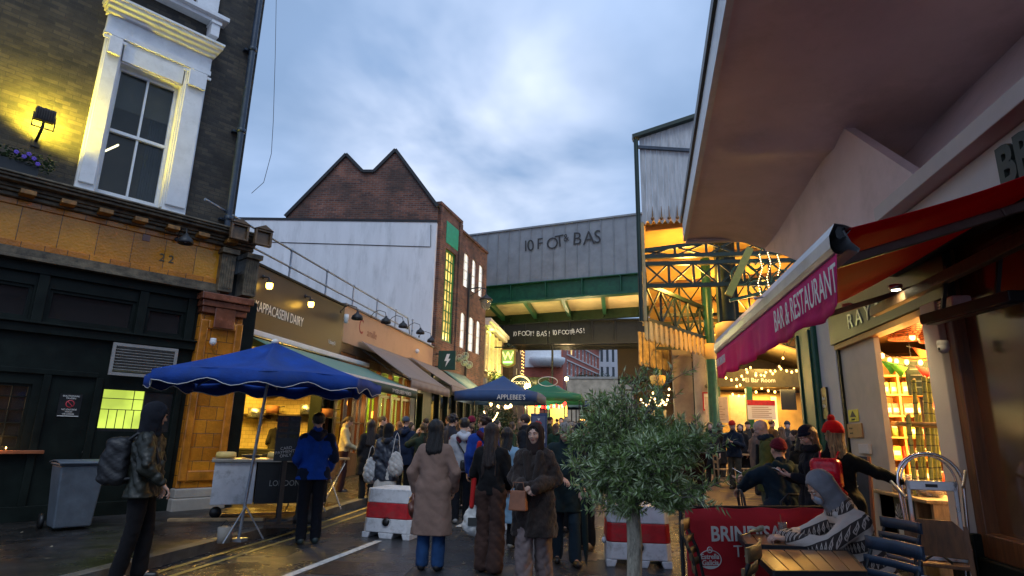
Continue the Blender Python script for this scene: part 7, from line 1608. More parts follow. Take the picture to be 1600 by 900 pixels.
def barrier_block(px0, px1, py, label, first=None, rz=0, dY=0):
    c = (onZ(px0, py)+onZ(px1, py))/2
    if first is not None: return copy_tree(first, None, (c[0], c[1]+.38+dY, gz(c[1])), rz, label)
    t = thing('traffic_block', label, 'barrier', (c[0], c[1]+.38, 0), rz, 'red and white street barrier blocks'); w0, w1 = .40, .37; D = .38
    def slab(z0, z1, nm, m, notch=False):
        f = lambda z: w0+(w1-w0)*z/.72
        a, c_ = f(z0), f(z1); b = MB(); ch = .06
        def ring(w, z): d = w*.93; return [(-w+ch, -d, z), (w-ch, -d, z), (w, -d+ch, z), (w, d-ch, z), (w-ch, d, z), (-w+ch, d, z), (-w, d-ch, z), (-w, -d+ch, z)]
        if not notch: r0, r1 = ring(a, z0), ring(c_, z1); b.add(r0+r1, [tuple(range(8))[::-1], tuple(range(8, 16))]+[(i, (i+1) % 8, 8+(i+1) % 8, 8+i) for i in range(8)])
        else:
            zs = z0+.085; r0, r1 = ring(f(zs), zs), ring(c_, z1); b.add(r0+r1, [tuple(range(8))[::-1], tuple(range(8, 16))]+[(i, (i+1) % 8, 8+(i+1) % 8, 8+i) for i in range(8)])
            for x0, x1 in ((-.395, -.29), (-.10, .10), (.29, .395)): b.add([(x0, -.365, 0), (x1, -.365, 0), (x1, .365, 0), (x0, .365, 0), (x0-.03*(x0 > -.3), -.367, zs-.001), (x1+.03*(x1 < .3), -.367, zs-.001), (x1+.03*(x1 < .3), .367, zs-.001), (x0-.03*(x0 > -.3), .367, zs-.001)], [(3, 2, 1, 0), (4, 5, 6, 7), (0, 1, 5, 4), (1, 2, 6, 5), (2, 3, 7, 6), (3, 0, 4, 7)])
        return b.build(nm, m, t, .012)
    slab(0, .28, 'lower_block', M['whiteP'], True); slab(.281, .50, 'red_band', M['red']); slab(.501, .70, 'upper_block', M['whiteP'])
    MB().lathe([(0, -.02), (.055, -.02), (.055, .02), (.075, .02), (.075, -.004)], (0, -.365, .235), 20, 'y').build('drain_hole', M['black'], t); MB().ball((-.41, -.1, .26), (.03, .04, .04)).build('lug', M['whiteP'], t)
    return t
B0 = barrier_block(568, 643, 843, 'red and white barrier block by the kerb in front of the queue', rz=R(-8))
barrier_block(952, 1040, 888, 'red and white barrier block behind the olive tree', B0, R(4))
b1 = barrier_block(760, 838, 852, 'red and white barrier block mostly hidden behind the woman with clasped hands', B0, R(2), 1.2)

def olive():
    Y = 4.25; c = onY(990, 885, Y); top = onY(990, 600, Y); t = thing('olive_tree', 'bushy grey green olive tree on a pale trunk in front of the street barrier', 'tree', (c[0], Y, 0)); rs = random.Random(11)
    cz = onY(990, 690, Y)[2]
    trunk = [(0.01, 0, .30), (0, 0, .6), (.012, .01, .85), (0, 0, cz-.30), (.02, 0, cz-.1)]; MB().tube(trunk, [.053, .048, .050, .044, .030], 14).build('trunk', mat('olive_bark', (.46, .40, .30), .85, 0, .3, 9, .9, 45, stretch=(3, 3, 1), dirt=(.07, .06, .045), dirt_amt=.8, dirt_s=12), t)
    lb = MB(); leaves = MB(); pale = MB(); tips = []
    def branch(p, d, L, r, lvl):
        n = 5; pts = [p]; q = p.copy(); dd = d.copy()
        for i in range(n):
            dd = (dd+Vector((rs.gauss(0, .12), rs.gauss(0, .12), rs.gauss(.03, .10)))).normalized(); q = q+dd*L/n; pts.append(q.copy())
        lb.tube(pts, [r*(1-.75*i/n) for i in range(n+1)], 5 if lvl < 2 else 4, False)
        if lvl < 3:
            for _ in range((5, 5, 5)[lvl]):
                k = rs.randint(1, n); a = rs.uniform(0, 6.28); o = Vector((math.cos(a), math.sin(a), rs.uniform(-.35, .8))).normalized(); branch(pts[k].copy(), (dd*.55+o*.75).normalized(), L*rs.uniform(.55, .8), r*.55, lvl+1)
        if lvl >= 2:
            for i in range(int(n*3.4)):
                u = rs.uniform(.1, 1)*n; k = min(int(u), n-1); b = pts[k].lerp(pts[k+1], u-k); ax = (pts[k+1]-pts[k]).normalized(); a = rs.uniform(0, 6.28)
                sd = ax.cross(Vector((math.cos(a), math.sin(a), .3))).normalized(); ld = (ax*.75+sd*.8).normalized(); l = rs.uniform(.040, .066); w = rs.uniform(.0042, .0065); nn = ld.cross(Vector((rs.gauss(0, 1), rs.gauss(0, 1), rs.gauss(0, 1)))).normalized()
                mb_ = ld*l; up = ld.cross(nn)*.006
                (leaves if rs.random() < .66 else pale).add([b, b+mb_*.35+nn*w+up, b+mb_, b+mb_*.35-nn*w+up, ], [(0, 1, 2, 3)])
    for i in range(14):
        a = i*2.4; e = (-.20, .0, .35, .7, 1.2)[i % 5]; d = Vector((math.cos(a)*math.cos(e), math.sin(a)*math.cos(e), math.sin(e))); branch(Vector((0.01, 0, cz-.34+.02*(i % 5))), d, rs.uniform(.19, .29)*(1.0+.18*(e > .5)), .014, 0)
    for px, py in ((925, 760), (1075, 755), (900, 690), (1090, 690), (905, 735), (1000, 790), (950, 790)):   # long drooping shoots
        e = onY(px, py, Y); d = Vector((e[0]-c[0], rs.uniform(-.15, .15), e[2]-cz)); branch(Vector((0, 0, cz-.05)), d.normalized(), d.length*.8, .010, 1)
    # long upright shoots
    for px, py in ((945, 640), (965, 600), (1000, 590), (1028, 585), (1040, 612), (1055, 580), (985, 625)):
        e = onY(px, py, Y); d = Vector((e[0]-c[0], rs.uniform(-.2, .2), e[2]-cz)); branch(Vector((0, 0, cz)), d.normalized(), d.length*.78, .009, 2)
        p0 = d.normalized()*d.length*.65; branch(Vector((p0.x, p0.y, cz+p0.z)), Vector((rs.gauss(0, .1), rs.gauss(0, .1), 1)).normalized(), d.length*.40, .004, 3)
    s_ = lb.build('limbs', M['bark'], t); cr = leaves.build('crown', mat('olive_leaf', (.21, .31, .09), .5, 0, .4, 30, 0), t, smooth=False); pale.build('pale_leaves', mat('olive_leaf_pale', (.52, .60, .34), .55, 0, .3, 30, 0), cr, smooth=False)
    t2 = thing('tree_planter', 'dark square planter holding the olive tree', 'planter', (c[0], Y, 0)); MB().box(-.24, .24, -.24, .24, 0, .36).build('box', M['blackM'], t2, .01); MB().box(-.22, .22, -.22, .22, .361, .37).build('soil', M['woodD'], t2)
olive()
def banner():
    a, c = onZ(1070, 795, .95), onZ(1268, 795, .95); a[2] = c[2] = 0; d = c-a; L = 1.35; rz = math.atan2(d[1], d[0]); t = thing('cafe_barrier', 'red canvas cafe barrier with white lettering and an oval beer emblem', 'barrier', (a[0], a[1], 0), rz)
    rows = [[(L*i/30, .012*math.sin(i*.55)*(1-j/8)*.6, .955-.86*j/8-.006*math.sin(i*.7)) for i in range(31)] for j in range(9)]
    MB().sheet(rows, .004).build('canvas', mat('banner_red', (.55, .012, .022), .6, 0, .08, 3, .2, 60, sheen=.2), t)
    MB().tube([(-.03, .02, .96), (L+.03, .02, .96)], .014, 8).build('top_rail', M['blackM'], t)
    for x in (-.03, L+.03): MB().tube([(x, .02, 0), (x, .02, .98)], .018, 8).box(x-.15, x+.15, -.12, .16, 0, .02).build('post', M['blackM'], t)
    F = Fr((a[0], a[1], 0), rz); px = lambda X, Yp: F.pt(X, Yp, -.01)
    x0, z0 = px(1110, 845); x1, z1 = px(1112, 822); h = z1-z0
    text('BRINDISA', 'lettering', h*1.42, M['letterW'], t, (x0, -.018, z0), ext=.001, bold=.004, sx=.92)
    # serifs on the bold letters
    x2, z2 = px(1146, 870); x3, z3 = px(1148, 851); text('TAPAS', 'lettering', (z3-z2)*1.4, M['letterW'], t, (x2, -.018, z2), ext=.001, sx=1.05, space=1.15)
    ex, ez = px(1109, 874); r = .098
    e = MB(); e.tube([(ex+r*math.cos(k*math.pi/16), -.018, ez+r*.72*math.sin(k*math.pi/16)) for k in range(33)], .004, 5, False).tube([(ex+.022*math.cos(k*math.pi/6), -.019, ez+r*.76+.022*math.sin(k*math.pi/6)) for k in range(13)], .0045, 5, False); e.ball((ex, -.018, ez+r*.76), (.010, .004, .010)); e.prism([(ex-r*.7, ez-r*.50), (ex+r*.7, ez-r*.50), (ex+r*.35, ez-r*.66), (ex-r*.35, ez-r*.66)], -.02, -.017)
    e.build('emblem', M['letterW'], t); text('Estrella', 'lettering', .055, M['letterW'], t, (ex, -.018, ez+.005), ext=.001, align='CENTER', bold=.0012); text('Galicia', 'lettering', .055, M['letterW'], t, (ex, -.018, ez-.042), ext=.001, align='CENTER', bold=.0012)
banner()
def slat_table(corners, label, z=.75):
    A, B_, C_, D_ = [np.array(q[:2], float) for q in corners]   # far-left, far-right, near-right, near-left
    c = (A+B_+C_+D_)/4; t = thing('slatted_table', label, 'table', (c[0], c[1], 0), 0, None); wm = mat('oiled_slats', (.30, .135, .05), .35, 0, .3, 3, .2, 60, stretch=(1, 1, 1), coat=.25, dirt=(.12, .06, .03), dirt_amt=.5, dirt_s=6); n = 6
    P = lambda u, v: (A*(1-u)+B_*u)*(1-v)+(D_*(1-u)+C_*u)*v-c
    sl = MB()
    for i in range(n):
        u0, u1 = i/n+.006, (i+1)/n-.006; q = [P(u0, .02), P(u1, .02), P(u1, .98), P(u0, .98)]
        sl.add([(*p, z-.022) for p in q]+[(*p, z) for p in q], [(3, 2, 1, 0), (4, 5, 6, 7), (0, 1, 5, 4), (1, 2, 6, 5), (2, 3, 7, 6), (3, 0, 4, 7)][::1])
    m0 = sl; m0.f = [f[::-1] for f in m0.f]; m0.build('table_top', wm, t, .003)
    fr = MB()
    for (u, v), (u2, v2) in (((0, 0), (1, 0)), ((1, 0), (1, 1)), ((1, 1), (0, 1)), ((0, 1), (0, 0))): fr.bar((*P(u, v), z-.022), (*P(u2, v2), z-.022), .02, .045)
    fr.build('frame', M['blackM'], t)
    MB().tube([(0, 0, .03), (0, 0, z-.04)], .035, 10).box(-.25, .25, -.03, .03, 0, .03).box(-.03, .03, -.25, .25, .0305, .05).build('pedestal', M['blackM'], t)
    return t
slat_table([(.95, 4.90), (1.65, 5.06), (1.50, 4.31), (.93, 4.16)], 'slatted wooden cafe table nearest the camera, empty')
slat_table([(1.01, 5.87), (1.72, 5.95), (1.55, 5.14), (.96, 5.13)], 'slatted wooden cafe table holding the folded umbrella and drink')
def cafe_things():
    u0, u1 = onZ(1170, 833, .78), onZ(1222, 818, .79); t = thing('folded_umbrella', 'cream and green folded umbrella lying on the cafe table', 'umbrella', P3(u0)); d = Vector(u1-u0)*1.25
    b = MB(); n = 12; S_ = []
    for k in range(13): u = k/12; rr = .006+.030*math.sin(min(1, u*1.2)*math.pi*.62); S_.append(rr)
    b.tube([d*(k/12)+Vector((0, 0, .01)) for k in range(13)], S_, 10); b.build('canopy', mat('umbrella_cream', (.55, .60, .42), .7, 0, .2, 20, .6, 40, stretch=(1, 1, 1)), t); MB().tube([-d*.18, d*.04], .006, 6).build('tip', M['black'], t); MB().tube([d, d*1.15], .007, 6).build('handle', M['black'], t)
    c = onZ(1224, 838, .752); t = thing('iced_drink', 'clear plastic cup of brown iced drink with an orange straw', 'drink', P3(c)); MB().lathe([(.028, 0), (.038, .11), (.0365, .11), (.027, .003), (0, .003)], (0, 0, 0), 16).build('cup', glass('plastic_cup', (.4, .3, .25), .08, .35), t); MB().lathe([(0, .004), (.0265, .004), (.034, .085), (0, .085)], (0, 0, 0), 14).build('liquid', mat('iced_tea', (.22, .06, .04), .15, 0, .4, 60), t); MB().tube([(.0, 0, .01), (-.012, 0, .17)], .0035, 6).build('straw', M['terracotta'], t)
cafe_things()
def slat_chair(loc, rz, label, slat, first=None, iron=None, H=.80):
    if first is not None: return copy_tree(first, None, loc, rz, label)
    t = thing('slatted_chair', label, 'chair', loc, rz); iron = iron or M['black']     # faces local -y, backrest at +y
    for q in (-1, 1):
        MB().bar((q*.20, -.18, 0), (q*.20, -.16, .44), .026).build('leg', iron, t); 
        MB().tube([(q*.20, .24, 0), (q*.20, .20, .45), (q*.20, .235, .65), (q*.195, .30, H)], .013, 8).build('leg', iron, t)
    MB().box(-.21, .21, -.19, .21, .425, .44).build('seat_frame', iron, t)
    s = MB()
    for i in range(6): s.box(-.215, .215, -.19+i*.066, -.19+i*.066+.05, .441, .458)
    s.build('seat', slat, t, .004)
    for i in range(4):
        z = .55+i*.085; h = .05 if i < 3 else .085; y = .215+.085*((z-.5)/.34)**1.5; b = MB(); rows = [[(-.225+.45*k/8, y-.028*math.sin(math.pi*k/8)*-1, z+a) for k in range(9)] for a in (0, h)]; b.sheet(rows, .016).build('back_slat', slat, t)
    return t
sw = mat('worn_chair_slat', (.20, .13, .06), .55, 0, .4, 8, .3, 60, dirt=(.05, .03, .02), dirt_amt=.7, dirt_s=8); sb = mat('blue_grey_slat', (.03, .05, .085), .4, 0, .2, 8, .1, 60)
a = onZ(1070, 824, .84); SC0 = slat_chair((a[0]+.30, a[1]-.05, 0), R(78), 'worn wooden slatted chair tucked in left of the red barrier, nearer the olive tree', sw)
a = onZ(1133, 850, .84); slat_chair((a[0]-.14, a[1]-.12, 0), R(-112), 'worn wooden slatted chair in front of the red barrier seen from its side', sw, SC0)
a = onZ(1384, 822, .84); SB0 = slat_chair((a[0]-.14, a[1]-.02, 0), R(-72), 'blue grey slatted chair behind the woman in the patterned jumper', sb)
a = onZ(1362, 856, .84); slat_chair((a[0]-.13, a[1]-.10, 0), R(-66), 'blue grey slatted chair beside the empty near table', sb, SB0)
def high_chair():
    c = (onZ(1420, 818, .78)+onZ(1500, 820, .78))/2; t = thing('high_chair', 'brown wooden baby high chair by the chrome trolley', 'high chair', (c[0], c[1]-.0, 0), R(-25)); wm = mat('brown_beech', (.22, .095, .035), .4, 0, .3, 5, .15, 50, stretch=(4, 4, .8))
    MB().prism([(-.22, .52), (-.22, .74), (-.12, .84), (.14, .84), (.24, .74), (.24, .52)], -.21, -.19).build('backrest', wm, t, .006)
    for x in (-.24, .25): 
        MB().bar((x, -.22, 0), (x*.93, -.19, .80), .035, .04).build('leg', wm, t); MB().bar((x*1.05, .24, 0), (x, .18, .60), .035, .04).build('leg', wm, t); MB().box(x-.012, x+.012, -.18, .2, .56, .60).build('armrest', wm, t); MB().box(x-.01, x+.01, -.2, .22, .18, .21).build('stretcher', wm, t)
    MB().box(-.22, .23, -.17, .2, .42, .45).build('seat', wm, t, .006); MB().box(-.23, .24, .2, .25, .58, .62).build('front_bar', wm, t); MB().box(-.23, .24, -.23, -.2, .2, .24).build('cross_bar', wm, t)
    MB().tube([(-.12, -.1, .46), (0, -.05, .54), (.1, -.1, .46)], .012, 6).build('strap', M['black'], t)
high_chair()
def hand_truck():
    tp = onY(1455, 708, 6.7); cx = (onY(1415, 760, 6.7)[0]+onY(1493, 760, 6.7)[0])/2; zt = tp[2]
    t = thing('hand_truck', 'chrome hooped hand truck standing in front of the market counter', 'trolley', (cx, 6.7, gz(6.7)), R(-12)); r = .27
    pts = [(-r*.80, 0, .1), (-r, 0, zt-r-.0)]+[(-r*math.cos(k*math.pi/12), 0, zt-r+r*math.sin(k*math.pi/12)) for k in range(1, 12)]+[(r, 0, zt-r), (r*.80, 0, .1)]
    MB().tube(pts, .016, 10).build('hoop', M['chrome'], t); MB().tube([(p[0]*.86, .05, p[2]*.985 if p[2] > .5 else p[2]) for p in pts], .011, 8).build('inner_hoop', M['chrome'], t)
    f = MB(); a = .21
    f.box(-a, -a+.035, -.04, -.02, .45, zt-.26).box(a-.035, a, -.04, -.02, .45, zt-.26).box(-a, a, -.04, -.02, zt-.35, zt-.26).box(-a, a, -.04, -.02, .45, .50); f.build('folding_panel', M['steel'], t, .006); MB().box(-.05, .05, -.045, -.0405, zt-.32, zt-.29).build('handle_slot', M['black'], t)
    for z in (.75, .30): MB().tube([(-.24, 0, z), (.24, 0, z)], .009, 6).build('cross_bar', M['chrome'], t)
    MB().box(-.22, .22, -.30, -.02, .02, .035).build('toe_plate', M['steel'], t)
    for q in (-1, 1): MB().lathe([(0, -.02), (.10, -.02), (.11, 0), (.10, .03), (0, .03)], (q*.27, .06, .11), 18, 'x').build('wheel', M['black'], t); MB().tube([(q*.30, -.02, zt-.16), (q*.22, -.18, zt-.30)] if q > 0 else [(-.33, .0, zt-.28), (-.24, -.12, zt-.42)], .016, 8).build('grip', M['steel'], t)
hand_truck()
def a_board():
    c = onY(1316, 760, 8.2); t = thing('chalk_board', 'leaning black chalkboard with white handwriting beside the two women', 'sign', (c[0], 8.2, gz(8.2)), R(-38)); z = onY(1343, 712, 8.2)[2]-gz(8.2)
    MB().rbox((0, .12, z/2), (.50, .03, z), Matrix.Rotation(-.15, 3, 'X')).build('board', M['black'], t, .006)
    for q in (-1, 1): MB().rbox((q*.265, .12, z/2), (.03, .045, z), Matrix.Rotation(-.15, 3, 'X')).build('side_frame', M['wood'], t)
    cm = mat('chalk_white', (.6, .6, .58), .9)
    for i, tx in enumerate(('Bar &', 'Market', 'Wine')): text(tx, 'chalk_lettering', .15, cm, t, (-.21, .12-.02-.02-(z/2-(z-.22-i*.2))*.0-.15*(z/2-(z-.22-i*.2))*-1-.012, z-.24-i*.2), ext=.001, rot=(R(90-8.6), R(-12), 0), sx=.9)
a_board()

def gazebo(label, cx, cy, w, za, ze, m, val, letter=None, lm=None, backs=None):
    zb = gz(cy); t = thing('gazebo', label, 'gazebo', (cx, cy, 0)); h = w/2; rows = []
    cs = [(-h, -h), (h, -h), (h, h), (-h, h)]; K = 8; rim = []
    for k in range(4):
        a, c = np.array(cs[k]), np.array(cs[(k+1) % 4])
        for i in range(K): f = i/K; p = a*(1-f)+c*f; rim.append((p[0]*(1-.02*math.sin(math.pi*f)), p[1]*(1-.02*math.sin(math.pi*f)), ze+.05*math.sin(math.pi*f)))
    for j in range(7): v = j/6; rows.append([(rim[i % 32][0]*v, rim[i % 32][1]*v, za+(rim[i % 32][2]-za)*v-.16*math.sin(math.pi*v)*(.6+.4*math.sin(math.pi*((i/K) % 1)))) for i in range(33)][::-1])
    MB().sheet(rows, .005).build('canopy', m, t)
    MB().sheet([[(rim[i % 32][0], rim[i % 32][1], rim[i % 32][2]) for i in range(33)], [(rim[i % 32][0]*1.005, rim[i % 32][1]*1.005, ze-val) for i in range(33)]], .004).build('valance', m, t)
    for x, y in cs: MB().bar((x*.96, y*.96, zb), (x*.96, y*.96, ze), .04).build('leg', M['blackM'], t)
    if letter: text(letter, 'lettering', .24, M['letterW'], t, (h*.05, -h-.02, ze-val+.06), ext=.002, sx=.85)
    return t
q = onY(783, 588, 22); e = onY(748, 625, 20.6)
gazebo('navy blue peaked gazebo stall in front of the bridge', onY(786, 600, 22)[0], 22, 2.9, onY(783, 587, 22)[2], 2.98, M['navy'], .32, 'APPLEBEE\'S')
q = onY(853, 594, 27); t = gazebo('dark green peaked gazebo stall behind the navy one', q[0], 27, 3.3, q[2], 3.25, M['gazgreen'], .28)
e_ = MB(); ex = .2; e_.tube([(ex+.42*math.cos(k*math.pi/12), -1.02, 3.82+.20*math.sin(k*math.pi/12)) for k in range(25)], .015, 4, False); e_.build('ring_emblem', M['letterW'], t)
q = onY(872, 602, 33); gazebo('second navy blue gazebo stall further along behind the green one', q[0], 33, 3.3, q[2], 3.3, M['navy'], .3)
string_lights('red and green fairy bulbs along the green gazebo edge', [onY(836, 628, 25.2), onY(868, 630, 25.2), onY(884, 626, 25.2)], 14, [M['bulbR'], M['bulbG'], M['bulbR'], M['bulbR'], M['bulbG']], .06, .1)
string_lights('row of warm bulbs below the sage awnings by the navy gazebo', [onY(762, 625, 21), onY(790, 632, 21), onY(800, 628, 21)], 5, [M['bulbW']], .055, .05)
def small_street():
    c = onY(813, 604, 30); t = thing('round_sign', 'glowing round sign on the left wall beyond the navy gazebo', 'sign', P3(c)); r = .62
    MB().lathe([(0, 0), (r, 0), (r, .08), (0, .08)], (0, 0, 0), 26, 'y').build('disc', M['greenD'], t); MB().lathe([(r*.78, -.01), (r*.9, -.01), (r*.9, .0), (r*.78, .0)], (0, -.012, 0), 26, 'y').build('ring', emat('round_glow', (1, .8, .3), 1.0), t); MB().bar((-.9, .04, 0), (-.6, .04, 0), .05).build('bracket', M['blackM'], t)
    text('COCOA', 'lettering', .20, emat('round_glow2', (1, .8, .4), .8), t, (0, -.03, .12), align='CENTER', ext=.002); text('&', 'lettering', .26, emat('round_glow3', (1, .8, .4), .8), t, (0, -.03, -.25), align='CENTER', ext=.002)
    for i, (px, py, Y, lab, e) in enumerate(((824, 604, 29, 'bright globe lamp right of the glowing round sign', 60), (885, 592, 48, 'lit street lantern in front of the red mansion', 80), (893, 619, 44, 'pair of warm lamps low by the red mansion, left one', 20), (900, 619, 44, 'pair of warm lamps low by the red mansion, right one', 20))):
        c = onY(px, py, Y); t = thing('street_lantern', lab, 'lamp', (c[0], Y, gz(Y))); h = c[2]-gz(Y); MB().tube([(0, 0.02, 0), (0, .02, h-.1)], .05, 6).build('pole', M['blackM'], t); MB().ball((0, 0, h), .16 if i < 2 else .13, 12, 8).build('lamp_globe', emat('globe', (1, .75, .35), 9), t); lamp('POINT', (c[0], Y-.4, c[2]), e, (1, .7, .35), .2)
    c = onY(842, 606, 40); t = thing('market_sign', 'dark green upright market sign on a pole before the white corner house', 'sign', (c[0], 40, gz(40))); z = c[2]-gz(40); MB().box(-.7, .7, -.04, .04, z-.7, z+.7).build('panel', M['greenD'], t); MB().tube([(.9, 0, 0), (.9, 0, z+3)], .07, 8).build('pole', M['blackM'], t)
    for k, tx in enumerate(('THE', 'BOROUGH', 'MARKET')): text(tx, 'lettering', .3, M['letterW'], t, (-.55, -.046, z+.25-.36*k), ext=.002, sx=.75)
    # menu stand with cake picture
    c = onY(842, 668, 13.5); t = thing('poster_stand', 'navy advertising stand with a picture of a cake topped with red berries', 'sign', (c[0], 13.5, gz(13.5))); w = 25/930*13.5/2; z1 = onY(842, 646, 13.5)[2]-gz(13.5); z0 = onY(842, 745, 13.5)[2]-gz(13.5); zp0 = onY(842, 692, 13.5)[2]-gz(13.5)
    MB().box(-w, w, -.03, .03, .1, z1).build('panel', mat('navy_panel', (.03, .05, .13), .4), t, .006); MB().box(-w*.8, w*.8, -.036, -.031, zp0, z1-.06).build('poster_sheet', mat('poster_slate', (.10, .12, .20), .5), t); MB().box(-w*.8, w*.8, -.040, -.0365, zp0, zp0+.24).build('table_band', mat('pale_band', (.55, .55, .6), .5), t); MB().box(-w*.42, w*.42, -.044, -.0405, zp0+.16, zp0+.38).build('cake', mat('cake_white', (.7, .68, .62), .6), t)
    b = MB(); rs = random.Random(1)
    for _ in range(9): b.ball((rs.uniform(-.07, .07), -.046, zp0+.41+rs.uniform(-.02, .05)), (.025, .008, .025), 6, 4)
    b.build('berries', M['red'], t); MB().prism([(-.03, z1-.11), (.03, z1-.11), (0, z1-.16)], -.041, -.037).build('arrow', M['letterW'], t)
    # potted greenery and lit stall below the navy gazebo
    rs = random.Random(8)
    for i, (px, py, Y, s_, lab) in enumerate(((752, 668, 19, 1.0, 'leafy potted shrub left of the stall entrance'), (768, 672, 17.5, .8, 'lower potted shrub behind the curly haired man'), (790, 665, 19.5, .9, 'leafy potted shrub under the navy gazebo'), (775, 650, 21, 1.1, 'taller leafy shrub wrapped in fairy lights'))):
        c = onY(px, py, Y); g = gz(Y); t = thing('potted_shrub', lab, 'plant', (c[0], Y, g)); hz = c[2]-g; b = MB(); MB().lathe([(0, 0), (.22, 0), (.28, .5), (.25, .5), (0, .45)], (0, 0, 0), 14).build('pot', M['stone'], t); MB().tube([(0, 0, .4), (0.02, 0, hz)], .03, 6).build('stem', M['bark'], t)
        for _ in range(900):
            u, v = rs.uniform(0, 6.28), rs.uniform(-1, 1); q_ = rs.random()**.4*.5*s_; p = Vector((q_*math.cos(u)*math.sqrt(1-v*v), q_*math.sin(u)*math.sqrt(1-v*v), hz+v*q_*1.2)); d = Vector((rs.gauss(0, 1), rs.gauss(0, 1), rs.gauss(0, .7))).normalized()*.09; n_ = d.cross(Vector((rs.random(), .3, 1))).normalized()*.025
            b.add([p, p+d*.5-n_, p+d, p+d*.5+n_], [(0, 1, 2, 3)])
        b.build('foliage', M['leafD'], t)
    string_lights('tiny warm lights wound through the shrubs under the navy gazebo', [onY(756, 640, 18.8), onY(766, 655, 18.8), onY(778, 642, 18.8), onY(762, 662, 18.8)], 30, [M['bulbW']], .022, .1)
    for i, (px0, px1, py0, py1, Y, lab) in enumerate(((822, 834, 634, 652, 28, 'left lit shop opening below the green gazebo'), (858, 880, 636, 652, 30, 'right lit shop opening below the green gazebo'))):
        a, c = onY(px0, py1, Y), onY(px1, py0, Y); t = thing('stall_counter', lab.replace('shop opening', 'food stall counter'), 'stall', (a[0], Y, gz(Y))); W = c[0]-a[0]; z = c[2]-gz(Y); MB().box(0, W, 0, .9, 0, .95).build('counter', M['green'], t, .01); MB().box(-.1, W+.1, 1.3, 1.35, 0, z+.3).build('back_panel', mat('stall_back', (.55, .40, .15), .6), t); MB().box(-.1, W+.1, 0, 1.3, z+.31, z+.36).build('roof_panel', M['green'], t)
        for x in (-.08, W+.04): MB().box(x, x+.05, 0, .05, 0, z+.3).build('post', M['green'], t)
        lamp('POINT', (a[0]+W/2, Y+.5, gz(Y)+z), 40, (1, .75, .3), .1)
small_street()
lamp('POINT', (-5.0, 21.5, 3.0), 40, (1, .72, .35), .15); lamp('POINT', (-5.5, 26, 3.2), 60, (1, .7, .3), .2); lamp('POINT', (-3.2, 27, 3.4), 40, (.9, .8, .4), .2)

# ------------------------------------------------------------------ people
BLK = (.012, .012, .014); NAVY = (.012, .020, .045); DK = (.02, .02, .022); DGREEN = (.018, .028, .022); BROWNH = (.045, .022, .012); BLKH = (.008, .007, .007)
def at(px, Y): return float(onY(px, 690, Y)[0])
def tote(label, loc, col, h=.34, w=.15, strap=.3, rz=0, name='tote_bag', m=None):
    t = thing(name, label, 'bag', P3(loc), R(rz)); S = Sdf(.05); S.ell((0, 0, 0), (w, .055, h*.5)); S.ell((0, 0, -h*.18), (w*1.05, .07, h*.34)); S.disp = folds(.008, 40, 20, h); V, F = S.mesh(.012); vf_mesh('bag_body', [(V, F)], m or cloth(col), t)
    MB().tube([(-w*.6, 0, h*.3), (-w*.25, .0, h*.5+strap*.8), (0, 0, h*.5+strap), (w*.25, 0, h*.5+strap*.8), (w*.6, 0, h*.3)], .008, 6).build('strap', m or cloth(col), t); return t
def walk(fem=False, s=.12):
    J = base_joints(fem); d = {}
    for n, q in (('L', 1), ('R', -1)):
        k, a, t = J['kn'+n], J['an'+n], J['toe'+n]; d['kn'+n] = tuple(k+V3(0, q*s*.5, 0)); d['an'+n] = tuple(a+V3(0, q*s, 0.0)); d['toe'+n] = tuple(t+V3(0, q*s, 0))
    return d
phone = lambda fem=False: dict(elL=(-.24, -.01, 1.12), wrL=(-.08, .26, 1.20), elR=(.24, -.01, 1.12), wrR=(.08, .26, 1.20), pnL=(0, .3, 1), pnR=(0, .3, 1))
armsfwd = dict(elL=(-.23, .02, 1.12), wrL=(-.12, .26, 1.02), elR=(.23, .02, 1.12), wrR=(.12, .26, 1.02))

# 1 woman in the long mauve brown coat
p = Person('woman seen from behind in a long mauve brown coat and blue jeans', at(681, 7.15), 7.15, 4, 1.68, True, .011, pose=dict(elL=(-.27, -.03, 1.12), wrL=(-.235, .06, .90), elR=(.27, -.03, 1.12), wrR=(.235, .10, .92)))
p.trousers((.015, .05, .14), hem=.078, knee=.078, z=.04); p.shoes(BLK); p.top((.21, .125, .105), hem=.40, hemr=.142, arm=.068, cuff=.060, chest=.118, waist=.125, name='coat', fold=.0038, collar=False, m=mat('wool_coat', (.215, .135, .105), .9, 0, .1, 5, .5, 140, sheen=.05)); p.hair(BLKH, 'bob', .26, .010)
t = tote('brown leather shoulder bag held low by the woman in the mauve coat', p.world((-.22, .10, .72)), (.12, .04, .025), .34, .13, .34, 80, 'shoulder_bag', mat_shoe((.12, .04, .025)))
